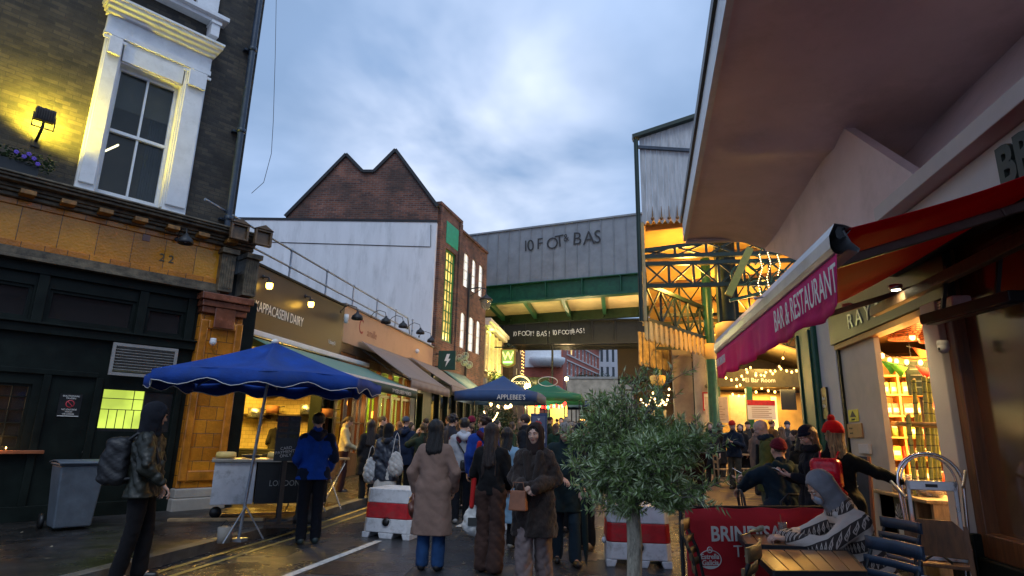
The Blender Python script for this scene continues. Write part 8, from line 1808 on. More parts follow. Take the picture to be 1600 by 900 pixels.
# 2 woman in black top, brown wide trousers
p = Person('woman seen from behind in a black jumper and wide dark brown trousers', at(769, 7.2), 7.2, -8, 1.66, True, .011, pose=dict(elL=(-.24, .02, 1.12), wrL=(-.18, .20, .98), elR=(.22, .02, 1.12), wrR=(.16, .2, .98), **walk(True, .04)))
p.trousers((.055, .030, .024), top=.100, knee=.092, hem=.105, z=.02, fold=.008); p.shoes((.02, .012, .01)); p.top((.010, .010, .011), hem=.885, hemr=.108, waist=.105, arm=.062, cuff=.05, name='jumper'); p.hair((.028, .016, .013), 'long', .40, .0, .055)
w = p.world((-.20, .05, .55)); t = tote('white shopping bag with dark print held beside the wide brown trousers', w, (.6, .6, .58), .34, .14, .2, 15, 'shopping_bag'); MB().box(-.09, .09, -.085, -.078, -.06, .03).build('print', M['letterB'], t)
for k in range(1):
    s_ = Sdf(.02); s_.cone(V3(-.17, .03, 1.42), V3(-.215, .02, 1.1), .030, .032).cone(V3(-.215, .02, 1.1), V3(-.235, .0, .70), .032, .028); V, F = s_.mesh(.01); vf_mesh('red_scarf', [(V, F)], cloth((.45, .02, .02)), p.root)
# 3 woman facing with the hood
hp = dict(elL=(-.25, -.03, 1.13), wrL=(-.055, .215, 1.07), elR=(.25, -.03, 1.13), wrR=(.07, .205, 1.05), hdL=(.75, .35, -.25), hdR=(-.75, .30, -.35), pnL=(.2, -1, -.2), pnR=(-.2, -1, -.2), thL=(0, 0, 1), thR=(0, 0, 1)); hp.update(walk(True, -.10))
p = Person('woman facing the camera in a brown hooded fur coat with clasped hands and mauve trousers', at(836, 6.75), 6.75, 172, 1.64, True, .010, pose=hp, face_detail=True, head=(-4, 4, 2), curl=.75)
p.trousers((.20, .155, .15), top=.105, knee=.095, hem=.105, z=.015, fold=.008); p.shoes((.10, .08, .07)); fur = mat('brown_fur', (.026, .016, .013), .95, 0, .35, 14, 1.0, 70, sheen=.12, stretch=(1, 1, .5))
p.top(None, hem=.52, hemr=.165, arm=.080, cuff=.078, chest=.135, waist=.14, name='fur_coat', m=fur, fold=.010); p.hood((.030, .020, .019)); p.hair(BLKH, 'short', vol=-.004)
S = Sdf(.02); k = p.k
for q in (-1, 1): S.cone(V3(q*.085, .085, 1.42)*k, V3(q*.040, .120, 1.14)*k, .045*k, .035*k)
p.part('lapel', S, None, .01, fur)
w = p.world((.10, .27, .87)); t = thing('handbag', 'tan leather handbag hanging from the hooded woman\'s wrist', 'handbag', P3(w), R(168)); MB().add([(-.10, -.04, -.11), (.10, -.04, -.11), (.10, .04, -.11), (-.10, .04, -.11), (-.085, -.02, .09), (.085, -.02, .09), (.085, .02, .09), (-.085, .02, .09)], [(3, 2, 1, 0), (4, 5, 6, 7), (0, 1, 5, 4), (1, 2, 6, 5), (2, 3, 7, 6), (3, 0, 4, 7)]).build('bag_body', mat('tan_leather', (.27, .10, .045), .45, 0, .15, 12, .15, 80), t, .012); MB().tube([(-.07, 0, .08), (-.05, 0, .17), (.05, 0, .17), (.07, 0, .08)], .006, 6).build('handle', mat_shoe((.2, .08, .04)), t)
# 4 man in the blue jacket
p = Person('man seen from behind in a royal blue and navy hooded jacket by the kerb', at(495, 8.3), 8.3, 38, 1.78, False, .012, pose=dict(elL=(-.25, .0, 1.12), wrL=(-.14, .20, 1.0), elR=(.26, -.03, 1.12), wrR=(.22, .12, .95)))
p.trousers((.010, .012, .018), hem=.072, z=.03); p.shoes((.03, .05, .05)); p.top((.010, .065, .38), hem=.84, hemr=.135, name='jacket', arm=.068, cuff=.05, waist=.13); p.hair(BLKH, 'short'); p.hood(NAVY, False)
S = Sdf(.05); k = p.k; J = p.J
for n_, q in (('L', -1), ('R', 1)): S.cone(V3(q*.10, -.0, 1.36)*k, V3(q*.17, -.01, 1.39)*k, .088*k, .076*k); S.cone(J['hip'+n_], V3(q*.10, 0, .86)*k, .132*k, .136*k)
S.cone(J['shR'], J['elR'], .076*k, .072*k); S.cut(V3(0, 0, .835)*k, (0, 0, -1)); p.part('navy_panels', S, NAVY)
# 5 hooded man on the left with backpack
p = Person('dark hooded man walking past the pub with a black backpack', at(236, 5.8), 5.8, -66, 1.76, False, .012, head=(35, 12, 0), pose=dict(elL=(-.25, -.06, 1.13), wrL=(-.2, .06, .93), elR=(.25, .06, 1.13), wrR=(.2, .2, .98), **walk(False, .07)), hands=True)
p.trousers((.008, .008, .010), hem=.075); p.shoes(BLK); p.top(None, hem=.82, arm=.076, waist=.145, chest=.13, hemr=.14, name='puffer_jacket', fold=.012, m=mat('olive_puffer', (.014, .016, .011), .5, 0, .25, 6, .4, 30)); p.hood((.012, .014, .020)); p.hat_ = p.cap((.012, .013, .018))
w = p.world((0, -.25, 1.18)); t = thing('backpack', 'black backpack on the dark hooded man', 'backpack', P3(w), R(-62)); S = Sdf(.05); S.box((0, -.02, 0), (.165, .12, .24), .07); S.box((0, -.13, -.06), (.12, .05, .14), .04); S.disp = folds(.006, 40, 18, 1); V, F = S.mesh(.012); bp_ = mat('black_nylon', (.012, .013, .016), .5, 0, .2, 10, .3, 60); vf_mesh('pack', [(V, F)], bp_, t)
for q in (-1, 1): MB().tube([(q*.11, .05, .20), (q*.12, .14, .28), (q*.13, .30, .22), (q*.14, .38, .0), (q*.13, .22, -.16), (q*.12, .05, -.18)], .018, 6).build('shoulder_strap', bp_, t)
MB().box(-.02, .02, -.195, -.185, -.0, .03).build('badge', M['terracotta'], t)
# 6 bending man with umbrella (grey hair) right of the hooded woman
p = Person('grey haired man looking down in a dark coat holding a folded umbrella', at(884, 7.9), 7.9, 195, 1.72, False, .013, pose=dict(head=(.02, .07, 1.60), neck=(0, .0, 1.465), elL=(-.26, 0, 1.12), wrL=(-.2, .16, .93), elR=(.25, .0, 1.12), wrR=(.12, .24, 1.05), **walk(False, .12)), head=(0, 42, 0))
p.trousers((.015, .03, .045), hem=.08); p.shoes(BLK); p.top((.014, .026, .030), hem=.62, hemr=.15, arm=.07, name='coat', waist=.13); p.hair((.28, .26, .24), 'short', vol=-.002)
w = p.world(p.hands['L']); t = thing('closed_umbrella', 'long folded dark umbrella hanging beside the grey haired man', 'umbrella', P3(w)); MB().tube([(0, 0, .05), (.01, 0, -.1), (.03, -.02, -.62), (.035, -.02, -.80)], [.018, .045, .035, .006], 10).build('canopy', cloth((.012, .025, .028)), t); MB().tube([(0, 0, .02), (0, 0, .12), (-.03, 0, .15)], .010, 6).build('handle', M['woodD'], t)
# 7 seated woman in the patterned jumper
def jumper_mat():
    m = bpy.data.materials.new('patterned_knit'); m.use_nodes = True; nt = m.node_tree; N = nt.nodes; L = nt.links; b = N['Principled BSDF']; tc = N.new('ShaderNodeTexCoord'); mp = N.new('ShaderNodeMapping'); mp.inputs['Rotation'].default_value = (0, R(0), 0); L.new(tc.outputs['Object'], mp.inputs[0])
    sp = N.new('ShaderNodeSeparateXYZ'); L.new(mp.outputs[0], sp.inputs[0])
    def mth(op, a, c=None, v=None):
        n = N.new('ShaderNodeMath'); n.operation = op; L.new(a, n.inputs[0])
        if c is not None: L.new(c, n.inputs[1])
        if v is not None: n.inputs[1].default_value = v
        return n.outputs[0]
    # bands run across the body and follow the lean of the back
    t_ = mth('MULTIPLY', sp.outputs[1], v=.50); axis = mth('ADD', sp.outputs[2], t_); f = mth('FRACT', mth('MULTIPLY', axis, v=6.4))
    ang = mth('MULTIPLY', mth('ADD', sp.outputs[0], mth('MULTIPLY', sp.outputs[1], v=.75)), v=27.0); zig = mth('ABSOLUTE', mth('SUBTRACT', mth('FRACT', ang), v=.5))
    ins = mth('LESS_THAN', mth('ABSOLUTE', mth('SUBTRACT', f, v=.30)), v=.33); dia = mth('ADD', mth('MULTIPLY', zig, v=.8), mth('ABSOLUTE', mth('SUBTRACT', f, v=.30)))
    d1 = mth('LESS_THAN', mth('ABSOLUTE', mth('SUBTRACT', dia, v=.22)), v=.06); d2 = mth('LESS_THAN', dia, v=.08); dd = mth('MAXIMUM', d1, d2)
    dark = mth('MULTIPLY', ins, mth('SUBTRACT', dd, v=1.0)); dark = mth('ABSOLUTE', dark); line = mth('LESS_THAN', mth('ABSOLUTE', mth('SUBTRACT', f, v=.78)), v=.03)
    mx = N.new('ShaderNodeMixRGB'); L.new(dark, mx.inputs[0]); mx.inputs[1].default_value = (.60, .50, .43, 1); mx.inputs[2].default_value = (.050, .036, .032, 1); L.new(mx.outputs[0], b.inputs['Base Color']); b.inputs['Roughness'].default_value = .95; b.inputs['Sheen Weight'].default_value = .05
    n2 = N.new('ShaderNodeTexNoise'); n2.inputs['Scale'].default_value = 150; L.new(tc.outputs['Object'], n2.inputs[0]); bp = N.new('ShaderNodeBump'); bp.inputs['Strength'].default_value = .6; bp.inputs['Distance'].default_value = .01; L.new(n2.outputs[0], bp.inputs['Height']); L.new(bp.outputs[0], b.inputs['Normal']); return m
def seated(seat=.46, lean=0.0, fem=True, spread=.10, foot=.30):
    """seated joints for a 1.75 m figure, facing +y"""
    J = base_joints(fem); d = {}; sh = 1.0; h0 = seat+.09; dz = h0-.95
    for n_ in ('pelvis',): d[n_] = (0, 0, h0)
    up = lambda z: V3(0, (z-.95)*math.sin(lean), h0+(z-.95)*math.cos(lean))
    for n_, z in (('waist', 1.08), ('chest', 1.30), ('neck', 1.475)): d[n_] = tuple(up(z))
    hd = up(1.475)+V3(0, .03+.10*math.sin(lean), .16); d['head'] = tuple(hd)
    for n_, q in (('L', -1), ('R', 1)):
        s_ = up(1.385); sw = J['sh'+n_][0]; d['sh'+n_] = (sw, s_[1], s_[2]); d['hip'+n_] = (q*.09, 0, h0); d['kn'+n_] = (q*spread, .42, seat+.05); d['an'+n_] = (q*spread, .42+foot-.30, .085); d['toe'+n_] = (q*spread, .57+foot-.30, .035)
        d['el'+n_] = (sw+q*.05, s_[1]+.10, s_[2]-.27); d['wr'+n_] = (q*.12, s_[1]+.34, s_[2]-.30)
    return d
ps = seated(.47, .34, True); ps['head'] = (0, .34, 1.22); ps['neck'] = (0, .20, 1.075); ps['elL'] = (-.24, .44, .80); ps['elR'] = (.24, .44, .80); ps['wrL'] = (-.08, .66, .82); ps['wrR'] = (.06, .66, .82); ps['pnL'] = (.3, .3, -1); ps['pnR'] = (-.3, .3, -1); ps['hdL'] = (.3, 1, .1); ps['hdR'] = (-.3, 1, .1)
hx = onY(1279, 778, 5.45)
p = Person('seated woman in a grey headscarf and black and white patterned jumper', hx[0]+.31, 5.40, 98, 1.66, True, .010, pose=ps, head=(0, 38, 0), face_detail=True, curl=.8)
p.trousers((.03, .03, .035), z=None); p.shoes(BLK); p.top(None, hem=.0, arm=.078, cuff=.062, chest=.135, waist=.15, hemr=.15, name='jumper', m=jumper_mat(), fold=.008) if False else None
S = Sdf(.05); J = p.J; k = p.k
for n_, q in (('L', -1), ('R', 1)):
    sh = J['sh'+n_]; S.cone(sh*.7+J['chest']*.3, J['waist']+V3(q*.06*k, 0, 0), .118*k, .135*k); S.cone(J['waist']+V3(q*.06*k, 0, 0), J['hip'+n_]+V3(q*.02, -.02, -.02), .135*k, .155*k); S.cone(J['neck']+V3(q*.03*k, 0, -.045*k), sh, .068*k, .082*k); S.cone(sh, J['el'+n_], .082*k, .078*k, k=.025); S.cone(J['el'+n_], J['wr'+n_]-(J['wr'+n_]-J['el'+n_])*.06, .078*k, .060*k, k=.02)
S.cone(J['neck'], J['waist'], .11*k, .14*k); S.disp = folds(.009, 26, 9, 2.0); jm = jumper_mat(); p.part('jumper', S, None, .010, jm)
S = Sdf(.02)
for q in (-1, 1): S.cone(J['neck']+V3(q*.06, -.06, -.02)*k, J['neck']+V3(q*.07, .06, -.05)*k, .04*k, .035*k)
S.cone(J['neck']+V3(-.06, -.06, -.02)*k, J['neck']+V3(.06, -.06, -.02)*k, .045*k); p.part('collar', S, (.50, .46, .43), .010)
p.hood((.22, .225, .25)); M_ = p.hM
S = Sdf(.02); S.ell(p.T(0, .085, -.055), V3(.060, .030, .045)*p.hs, rot=M_); p.part('face_mask', S, (.35, .40, .48), .006)
# 8 seated man in dark jacket behind the barrier, arm on a chair
ps = seated(.60, .12, False); ps['elL'] = (-.30, .15, 1.06); ps['wrL'] = (-.36, .38, .92); ps['hdL'] = (-.1, 1, -.5); ps['elR'] = (.30, .10, .98); ps['wrR'] = (.2, .32, .82)
p = Person('man in a maroon beanie and dark hooded jacket seated with his back to the camera', at(1222, 7.9), 7.9, 14, 1.80, False, .013, pose=ps, bulk=1.12)
p.trousers((.02, .02, .025), z=None); p.shoes(BLK); p.top((.010, .022, .034), hem=.52, arm=.082, cuff=.06, chest=.135, waist=.15, hemr=.16, name='jacket', fold=.009); p.hood((.014, .028, .030), False); p.beanie((.14, .012, .025)); p.hair(BROWNH, 'short', vol=-.006)
def bistro_chair(x, y, rz, label, h=.92):
    t = thing('bistro_chair', label, 'chair', (x, y, gz(y)), R(rz)); m = M['blackM']; MB().box(-.2, .2, -.2, .2, .52, .55).build('seat', mat('cane_seat', (.20, .17, .15), .7), t, .01)
    for sx in (-1, 1):
        for sy in (-1, 1): MB().tube([(sx*.17, sy*.17, .52), (sx*.2, sy*.2, 0)], .012, 6).build('leg', m, t)
    MB().tube([(-.19, .19, .52), (-.2, .22, h-.08), (-.12, .23, h), (.12, .23, h), (.2, .22, h-.08), (.19, .19, .52)], .014, 8).build('back_frame', m, t); MB().tube([(-.1, .21, .55), (-.08, .23, h-.01)], .008, 6).tube([(.1, .21, .55), (.08, .23, h-.01)], .008, 6).build('back_rods', m, t)
bistro_chair(at(1180, 8.15), 8.15, 90, 'dark metal bistro chair under the resting hand of the man in the maroon beanie')
bistro_chair(at(1225, 7.9), 7.95, 194, 'dark metal bistro chair the man in the maroon beanie sits on')
# 9, 10 two women in beanies
p = Person('blonde woman in a bright red bobble beanie and long black coat with a red backpack', at(1302, 6.95), 6.95, -38, 1.70, True, .011, pose=dict(elR=(.36, .10, 1.27), wrR=(.52, .24, 1.18), hdR=(.8, .4, -.2), elL=(-.25, 0, 1.12), wrL=(-.16, .2, 1.05)), head=(55, 12, 0))
p.trousers(BLK, z=.04); p.shoes(BLK); p.top((.010, .011, .012), hem=.32, hemr=.17, arm=.066, name='coat', waist=.125); p.hair((.42, .26, .12), 'long', .24, .0, .055); p.hs *= 1.16; p.beanie((.72, .010, .014), pom=(.6, .02, .02))
w = p.world((-.02, -.19, 1.20)); t = thing('small_backpack', 'small glossy red backpack with a fluffy pompom on the blonde woman', 'backpack', P3(w), R(-38)); S = Sdf(.04); S.box((0, -.02, 0), (.145, .085, .16), .06); S.box((0, -.10, -.05), (.10, .035, .07), .025); V, F = S.mesh(.010); rl = mat('red_leather', (.70, .012, .035), .28, 0, .15, 10, .2, 60); vf_mesh('pack', [(V, F)], rl, t)
for q in (-1, 1): MB().tube([(q*.07, .02, .12), (q*.09, .10, .22), (q*.11, .20, .19), (q*.12, .26, .06)], .011, 6).build('shoulder_strap', rl, t)
S = Sdf(.01); S.ell((.13, -.08, -.19), (.07, .07, .07)); S.disp = lambda P: .006*np.sin(P[:, 0]*260)*np.sin(P[:, 1]*240)*np.sin(P[:, 2]*250); V, F = S.mesh(.007); vf_mesh('pompom', [(V, F)], cloth((.5, .02, .02)), t)
p = Person('woman in a navy beanie and dark coat looking down at her phone', at(1274, 7.05), 7.25, 100, 1.68, True, .012, pose=phone(), head=(0, 28, 0), face_detail=True)
p.trousers(BLK, z=.04); p.shoes(BLK); p.top((.012, .014, .020), hem=.5, hemr=.15, arm=.064, name='coat'); p.hair((.25, .13, .06), 'long', .26, .0, .05); p.beanie((.012, .018, .035)); p.scarf((.02, .02, .025))
def phone_in(p, label):
    w = p.world((p.J['wrL']+p.J['wrR'])/2+V3(0, .12, .045)*p.k); t = thing('phone', label, 'phone', P3(w), p.root.rotation_euler.z); MB().rbox((0, 0, 0), (.075, .15, .009), Matrix.Rotation(.5, 3, 'X')).build('phone_body', M['black'], t, .003); MB().rbox((0, -.003, .0055), (.066, .138, .001), Matrix.Rotation(.5, 3, 'X')).build('screen', emat('phone_screen', (.5, .6, .8), .4), t)
phone_in(p, 'phone held by the woman in the navy beanie')
# 11 bald man in olive jacket
p = Person('bald man in an olive green jacket with backpack straps holding out his phone', at(1196, 9.3), 9.3, 80, 1.80, False, .012, pose=dict(elL=(-.24, .04, 1.12), wrL=(-.10, .30, 1.00), elR=(.25, .0, 1.12), wrR=(.14, .26, 1.0), pnL=(0, .2, 1), head=(0, .05, 1.625)), head=(0, 32, 0), face_detail=True, skin='light')
p.trousers((.10, .11, .07), z=.03); p.shoes(BLK); p.top((.085, .095, .028), hem=.80, arm=.070, name='jacket', waist=.13, hemr=.14); p.hood((.10, .10, .03), False); p.scarf((.02, .03, .05)); phone_in(p, 'phone held out by the bald man')
S = Sdf(.01); k = p.k
for q in (-1, 1): S.cone(V3(q*.11, .11, 1.40)*k, V3(q*.14, .13, 1.12)*k, .02, .02)
p.part('backpack_strap', S, BLK)
# 12 man in the red beanie by the bar
p = Person('man in a red beanie and dark jacket standing on the market paving reading his phone', at(1146, 17.5), 17.5, 150, 1.78, False, .018, pose=phone(), head=(0, 25, 0)); p.trousers((.06, .055, .04), z=.03, hem=.085); p.shoes(BLK); p.top((.012, .020, .035), hem=.82, arm=.07, waist=.14); p.beanie((.45, .02, .015)); phone_in(p, 'phone held by the man in the red beanie')

# the queue and crowd on the left of the street ------------------------------------
p = Person('woman in a dark puffer jacket with hood up and striped skirt carrying white totes', at(606, 11.0), 11.0, 8, 1.63, True, .014); p.skirt((.55, .53, .50), .9, .45, .13, .17, fold=.006, n=24); p.trousers(BLK, z=.04); p.shoes(BLK); p.top(None, hem=.66, hemr=.15, arm=.075, waist=.14, chest=.13, name='puffer_jacket', fold=.012, m=mat('slate_puffer', (.025, .032, .05), .4, 0, .2, 6, .3, 30)); p.hood((.03, .035, .05), False); p.hood(BLK)
tote('white cloth tote hanging on the right arm of the woman in the dark puffer jacket', p.world((.20, -.12, .92)), (.50, .48, .46), .44, .13, .34, 10); tote('grey white tote hanging on the left side of the woman in the dark puffer jacket', p.world((-.27, -.04, .80)), (.42, .43, .45), .46, .13, .2, 10)
S = Sdf(.03); 
p = Person('woman with long dark hair in a black coat at the trestle table queue', at(578, 12.3), 12.3, 30, 1.70, True, .015); p.trousers(BLK); p.shoes(BLK); p.top(BLK, hem=.6, hemr=.15, arm=.065, name='coat'); p.hair((.02, .012, .010), 'long', .42, .012, .07)
p = Person('man in a blue denim cap and navy jacket in the cheese queue', at(632, 12.4), 12.4, 5, 1.78, False, .015); p.trousers(BLK); p.shoes(BLK); p.top(NAVY, hem=.78, arm=.075, waist=.14, chest=.13); p.hair(BROWNH, 'short', vol=-.006); p.cap((.06, .08, .12)); p.hood(NAVY, False)
p = Person('woman with a ponytail in a dark green jacket raising her arm', at(661, 11.8), 11.8, 35, 1.66, True, .014, pose=dict(elL=(-.28, .12, 1.30), wrL=(-.10, .18, 1.50), hdL=(.3, .1, 1))); p.trousers((.012, .03, .09)); p.shoes(BLK); p.top((.022, .034, .022), hem=.80, arm=.068, waist=.125, hemr=.135); p.hair((.030, .018, .012), 'tail', .28); 
p = Person('man with short hair and a black coat beside the timber shopfront', at(595, 13.6), 13.6, -70, 1.78, False, .017, head=(0, 10, 0)); p.trousers(BLK); p.shoes(BLK); p.top(BLK, hem=.7, arm=.07); p.hair(BROWNH, 'short')
p = Person('woman turning with brown hair lit by the timber shopfront', at(622, 14.2), 14.2, 60, 1.66, True, .018); p.trousers(BLK); p.shoes(BLK); p.top((.03, .025, .02), hem=.7); p.hair((.16, .07, .03), 'long', .2)
p = Person('woman with a dark bun further along by the green doorway', at(683, 14.6), 14.6, 20, 1.68, True, .018); p.trousers(BLK); p.shoes(BLK); p.top(BLK, hem=.6, name='coat'); p.hair(BLKH, 'bun')
# behind the mauve coat: man, white hood / maroon jacket, curly blue jacket
p = Person('person in a white hood and maroon and pale grey jacket behind the mauve coat', at(724, 10.6), 10.6, 20, 1.76, False, .014, head=(20, 5, 0)); p.trousers((.012, .014, .02)); p.shoes((.3, .3, .3)); p.top((.36, .37, .40), hem=.84, arm=.070, waist=.135); p.hood((.50, .52, .58), False); p.hair((.02, .018, .018), 'short', vol=.008)
S = Sdf(.05); k = p.k
for q in (-1, 1): S.cone(V3(q*.08, -.01, 1.36)*k, V3(q*.18, -.01, 1.375)*k, .105*k, .080*k)
p.part('maroon_yoke', S, (.09, .012, .022))
w = p.world((.02, -.17, 1.12)); t = thing('crossbody_bag', 'black crossbody bag on the back of the maroon and grey jacket', 'bag', P3(w), R(20)); S = Sdf(.03); S.box((.05, -.01, -.16), (.13, .05, .09), .04); V, F = S.mesh(.014); vf_mesh('bag_body', [(V, F)], mat_shoe(BLK), t); MB().tube([(-.14, .06, .24), (-.04, -.01, .08), (.08, -.01, -.1)], .014, 6).build('strap', mat_shoe(BLK), t)
p = Person('man with curly brown hair in a bright blue jacket over a maroon hoodie', at(755, 10.0), 10.0, 25, 1.80, False, .014, head=(40, 0, 0)); p.trousers((.012, .014, .02)); p.shoes(BLK); p.top((.012, .045, .26), hem=.80, arm=.075, waist=.145, chest=.13); p.hood((.06, .010, .022), False); p.hair((.040, .020, .014), 'curly')
p = Person('short man with black hair beside the lime doorway', at(706, 12.0), 12.0, -20, 1.82, False, .016); p.trousers(BLK); p.shoes(BLK); p.top((.03, .03, .04), hem=.8); p.hair((.010, .012, .02), 'curly')
p = Person('woman facing the camera between the white hood and the maroon beanie', at(733, 12.2), 12.2, 160, 1.66, True, .012, face_detail=False); p.trousers(BLK); p.shoes(BLK); p.top(DK, hem=.7); p.hair((.03, .018, .015), 'long', .18)
p = Person('person in a maroon beanie and navy jacket behind the curly haired man', at(739, 13.4), 13.2, 10, 1.80, False, .017); p.trousers(BLK); p.shoes(BLK); p.top(NAVY, hem=.8); p.beanie((.16, .012, .035)); p.hair(BLKH, 'short', vol=-.006)
p = Person('woman with very long black hair in a pale blue denim coat', at(793, 8.75), 8.75, -10, 1.62, True, .012); p.trousers(BLK); p.shoes((.25, .24, .22)); p.top((.20, .34, .48), hem=.36, hemr=.155, arm=.066, name='denim_coat', waist=.12); p.hair((.008, .008, .010), 'long', .62, .008, .075)
p = Person('young man in profile with dark swept hair and a black jacket with two white stripes', at(820, 12.4), 12.4, 82, 1.86, False, .012, head=(0, 2, 0)); p.trousers(BLK); p.shoes(BLK); p.top((.012, .014, .02), hem=.8, arm=.068); p.hair((.035, .018, .016), 'short', vol=.004)
S = Sdf(.01)
for q in (0, .035): S.cone(p.J['shR']*.55+p.J['elR']*.45+V3(.055, -.06, q-.02), p.J['shR']*.55+p.J['elR']*.45+V3(.055, .06, q-.02), .012, .012)
p.part('sleeve_stripes', S, (.5, .5, .5))
p = Person('woman in glasses with grey blonde hair and a purple coat', at(893, 10.2), 10.2, 165, 1.72, True, .012, pose=armsfwd, head=(-10, 10, 0), face_detail=True); p.trousers(BLK); p.shoes(BLK); p.top((.055, .012, .05), hem=.7, arm=.07, name='coat', waist=.13); p.hair((.30, .24, .20), 'long', .12)
g = MB()
for q in (-1, 1): g.mb(MB().tube([p.T(q*.033+.023*math.cos(a), .112, .008+.018*math.sin(a)) for a in np.linspace(0, 6.28, 13)], .0035, 5, False))
g.build('glasses', M['black'], p.root)
p = Person('person in a black cap and dark coat bent over behind the grey haired man', at(912, 9.0), 9.0, 150, 1.72, False, .015, head=(0, 35, 0), pose=dict(head=(0, .09, 1.60))); p.trousers(BLK); p.shoes((.3, .2, .1)); p.top(BLK, hem=.7, arm=.075, waist=.14, name='coat'); p.cap((.014, .016, .02)); p.hair(BLKH, 'short', vol=-.006); p.scarf((.45, .42, .36))

# far crowd ----------------------------------------------------------------
far_list = [
 (640, 15.5, 'woman', 'bob', (.02, .015, .01), BLK, 'person with dark bobbed hair beyond the navy cap by the timber front'),
 (664, 16.5, 'man', 'short', BLKH, (.05, .02, .01), 'man in a dark brown coat further up beside the green doorway'),
 (800, 16.0, 'woman', 'long', (.03, .02, .012), (.02, .05, .03), 'woman in a dark green coat beyond the striped jacket'),
 (822, 20.5, 'man', 'short', BLKH, BLK, 'man in black under the right edge of the navy gazebo'),
 (838, 21.5, 'woman', 'long', (.05, .03, .02), (.03, .03, .05), 'woman in slate blue right of the navy gazebo leg'),
 (848, 23.0, 'man', 'short', BROWNH, (.10, .06, .04), 'man in a brown coat below the green gazebo peak'),
 (859, 20.5, 'man', 'cap', (.02, .02, .02), (.02, .03, .02), 'man in a dark cap just right of the poster stand'),
 (868, 17.0, 'woman', 'bob', (.06, .03, .02), (.012, .035, .022), 'woman in a bottle green coat behind the purple coat'),
 (877, 22.0, 'man', 'short', BLKH, (.25, .24, .22), 'man in a pale grey jacket under the green gazebo edge'),
 (886, 15.0, 'man', 'capt', (.30, .24, .18), (.03, .03, .03), 'person in a beige cap above the woman in glasses'),
 (896, 18.0, 'woman', 'long', BLKH, BLK, 'woman with long black hair and black coat right of the beige cap'),
 (903, 14.5, 'woman', 'bun', (.03, .02, .02), (.45, .45, .46), 'woman in a white jacket with hair in a bun'),
 (912, 19.5, 'man', 'short', BROWNH, (.03, .06, .10), 'man in a faded blue jacket left of the olive crown'),
 (922, 16.5, 'woman', 'long', (.10, .05, .03), (.02, .02, .03), 'brown haired woman partly hidden by the olive leaves'),
 (934, 21.0, 'man', 'beanie', (.40, .03, .03), (.03, .03, .03), 'person in a small red hat behind the olive leaves'),
 (948, 18.5, 'man', 'short', BLKH, (.06, .06, .07), 'man in charcoal behind the left of the olive crown'),
 (962, 22.5, 'woman', 'bob', (.03, .02, .01), (.04, .09, .16), 'woman in a blue coat behind the olive crown'),
 (905, 26.0, 'woman', 'long', BLKH, (.02, .02, .02), 'distant woman in black on the open street'),
 (918, 29.0, 'man', 'short', BLKH, (.05, .04, .04), 'distant man in dark brown on the open street'),
 (930, 31.0, 'woman', 'bob', BROWNH, (.10, .10, .11), 'distant woman in grey on the open street'),
 (884, 30.0, 'man', 'cap', (.05, .05, .05), (.02, .03, .05), 'distant man in navy beside the second navy gazebo'),
 (870, 28.0, 'woman', 'bun', BLKH, (.06, .02, .03), 'distant woman in dark red under the green gazebo'),
 (1072, 14.0, 'woman', 'bob', (.10, .04, .02), (.03, .02, .02), 'auburn haired woman just right of the olive crown'),
 (1082, 13.0, 'man', 'short', BLKH, (.05, .022, .012), 'man in a brown leather jacket right of the olive crown'),
 (1060, 19.0, 'man', 'short', BLKH, BLK, 'man in black beyond the stone column side of the olive crown'),
 (1126, 20.5, 'woman', 'beanie', (.08, .06, .10), BLK, 'woman in a patterned purple hat beside the cream menu board'),
 (1158, 19.0, 'woman', 'long', BLKH, BLK, 'woman in black standing right of the red beanie man'),
 (1170, 20.0, 'man', 'capt', (.02, .02, .02), (.04, .04, .04), 'man in a black cap behind the bald man'),
 (1243, 12.6, 'woman', 'long', (.06, .025, .012), BLK, 'woman with long brown hair in black left of the green pier'),
 (1254, 13.4, 'woman', 'long', BLKH, BLK, 'woman with long black hair in black against the green pier'),
 (1208, 21.5, 'man', 'short', BROWNH, (.08, .05, .03), 'man in brown at the bar counter'),
 (1180, 16.5, 'woman', 'bun', (.03, .02, .02), (.16, .12, .10), 'woman in a fawn coat with a bun behind the bald man'),
 (1222, 17.5, 'woman', 'long', (.20, .10, .04), (.03, .03, .03), 'red haired woman right of the bald man by the bar'),
 (1232, 20.0, 'man', 'beanie', (.04, .05, .07), (.05, .05, .05), 'man in a slate beanie near the lit bar window'),
 (1110, 18.5, 'man', 'short', BLKH, (.02, .02, .02), 'man in black left of the stone column base'),
 (1256, 9.6, 'woman', 'bob', BLKH, (.015, .015, .015), 'woman in black just left of the navy beanie'),
 (700, 17.5, 'man', 'cap', (.10, .02, .02), (.06, .06, .07), 'man in a dark red cap outside the sage awning shop'),
 (716, 18.5, 'woman', 'long', (.05, .03, .02), (.14, .11, .09), 'woman in a beige coat outside the sage awning shop'),
 (775, 15.0, 'man', 'short', BLKH, (.04, .04, .05), 'man in dark grey between the curly hair and the striped sleeve')]
rs = random.Random(21)
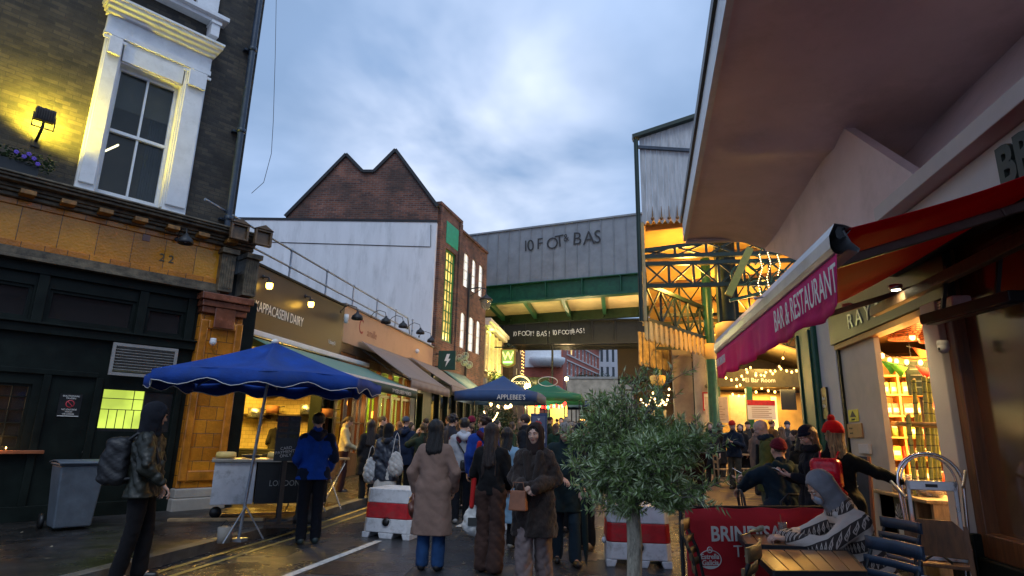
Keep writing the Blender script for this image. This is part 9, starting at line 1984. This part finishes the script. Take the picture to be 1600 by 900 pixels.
for px, Y, sex, st, hc, cc, lab in far_list:
    fem = sex == 'woman'; H = (1.66 if fem else 1.76)+rs.uniform(-.05, .05); face = rs.choice((0, 10, -20, 160, 190, 60, -70, 150)); 
    p = Person(lab, at(px, Y), Y, face, H, fem, .018 if Y < 18 else .022, pose=(armsfwd if rs.random() < .4 else walk(fem, rs.uniform(.04, .12))), head=(rs.uniform(-30, 30), rs.uniform(0, 15), 0), skin=rs.choice(('light', 'pale', 'tan', 'light')), group=None)
    p.trousers(rs.choice((BLK, (.02, .03, .06), (.04, .035, .03)))); p.shoes(BLK); p.top(cc, hem=rs.choice((.8, .62, .45)), arm=.070, waist=.135, name='coat')
    if st in ('cap', 'capt'): p.cap(hc); p.hair(BLKH, 'short', vol=-.006)
    elif st == 'beanie': p.beanie(hc); p.hair(BLKH, 'short', vol=-.006)
    else: p.hair(hc, st, .25 if st == 'long' else .18)
# two people working at the dairy
pc = onX(437, 640, -8.9); p = Person('cook with reddish hair and dark top working inside the yellow kitchen', -8.9, pc[1], 60, 1.72, False, .016, z=.14, pose=armsfwd); p.trousers(BLK); p.shoes(BLK); p.top((.03, .028, .03), hem=.85); p.hair((.22, .08, .03), 'short', vol=.008)
pc = onX(540, 660, -6.2); p = Person('woman with tied back hair and cream blouse serving at the trestle table', -6.15, onX(541, 660, -6.15)[1], -62, 1.70, True, .013, z=.12+gz(11.8), pose=dict(elL=(-.24, .06, 1.10), wrL=(-.12, .30, .98), elR=(.24, .06, 1.10), wrR=(.10, .30, .98), head=(0, .07, 1.61)), head=(0, 30, 0)); p.trousers((.05, .02, .02)); p.shoes(BLK); p.top((.60, .50, .30), hem=.93, arm=.066, waist=.115, hemr=.11, name='blouse'); p.hair((.10, .05, .02), 'tail', .2)
# wooden cafe chairs by the bar
def wood_chair(x, y, rz, label, first=None):
    if first: return copy_tree(first, None, (x, y, gz(y)), R(rz), label)
    t = thing('wooden_chair', label, 'chair', (x, y, gz(y)), R(rz)); m = M['woodL']; MB().box(-.2, .2, -.2, .2, .44, .47).build('seat', m, t, .006)
    for sx in (-1, 1): MB().bar((sx*.18, -.18, 0), (sx*.18, -.18, .44), .035).build('leg', m, t); MB().bar((sx*.18, .2, 0), (sx*.17, .22, .88), .035).build('leg', m, t); MB().box(sx*.18-.012, sx*.18+.012, -.16, .18, .2, .23).build('stretcher', m, t)
    for z in (.62, .80): MB().box(-.16, .16, .20, .23, z, z+.06).build('back_rail', m, t)
    return t
w0 = wood_chair(at(1128, 18.2), 18.2, 100, 'pale wooden chair left of the man in the red beanie')
wood_chair(at(1165, 18.6), 18.6, -80, 'pale wooden chair right of the man in the red beanie', w0)
t = thing('wooden_table', 'pale wooden table of food between the bald man and the bar', 'table', (at(1178, 18.9), 19.0, gz(19))); MB().box(-.6, .6, -.35, .35, .80, .85).build('table_top', M['woodL'], t, .006)
for sx in (-1, 1):
    for sy in (-1, 1): MB().bar((sx*.54, sy*.3, 0), (sx*.54, sy*.3, .8), .06).build('leg', M['woodL'], t)
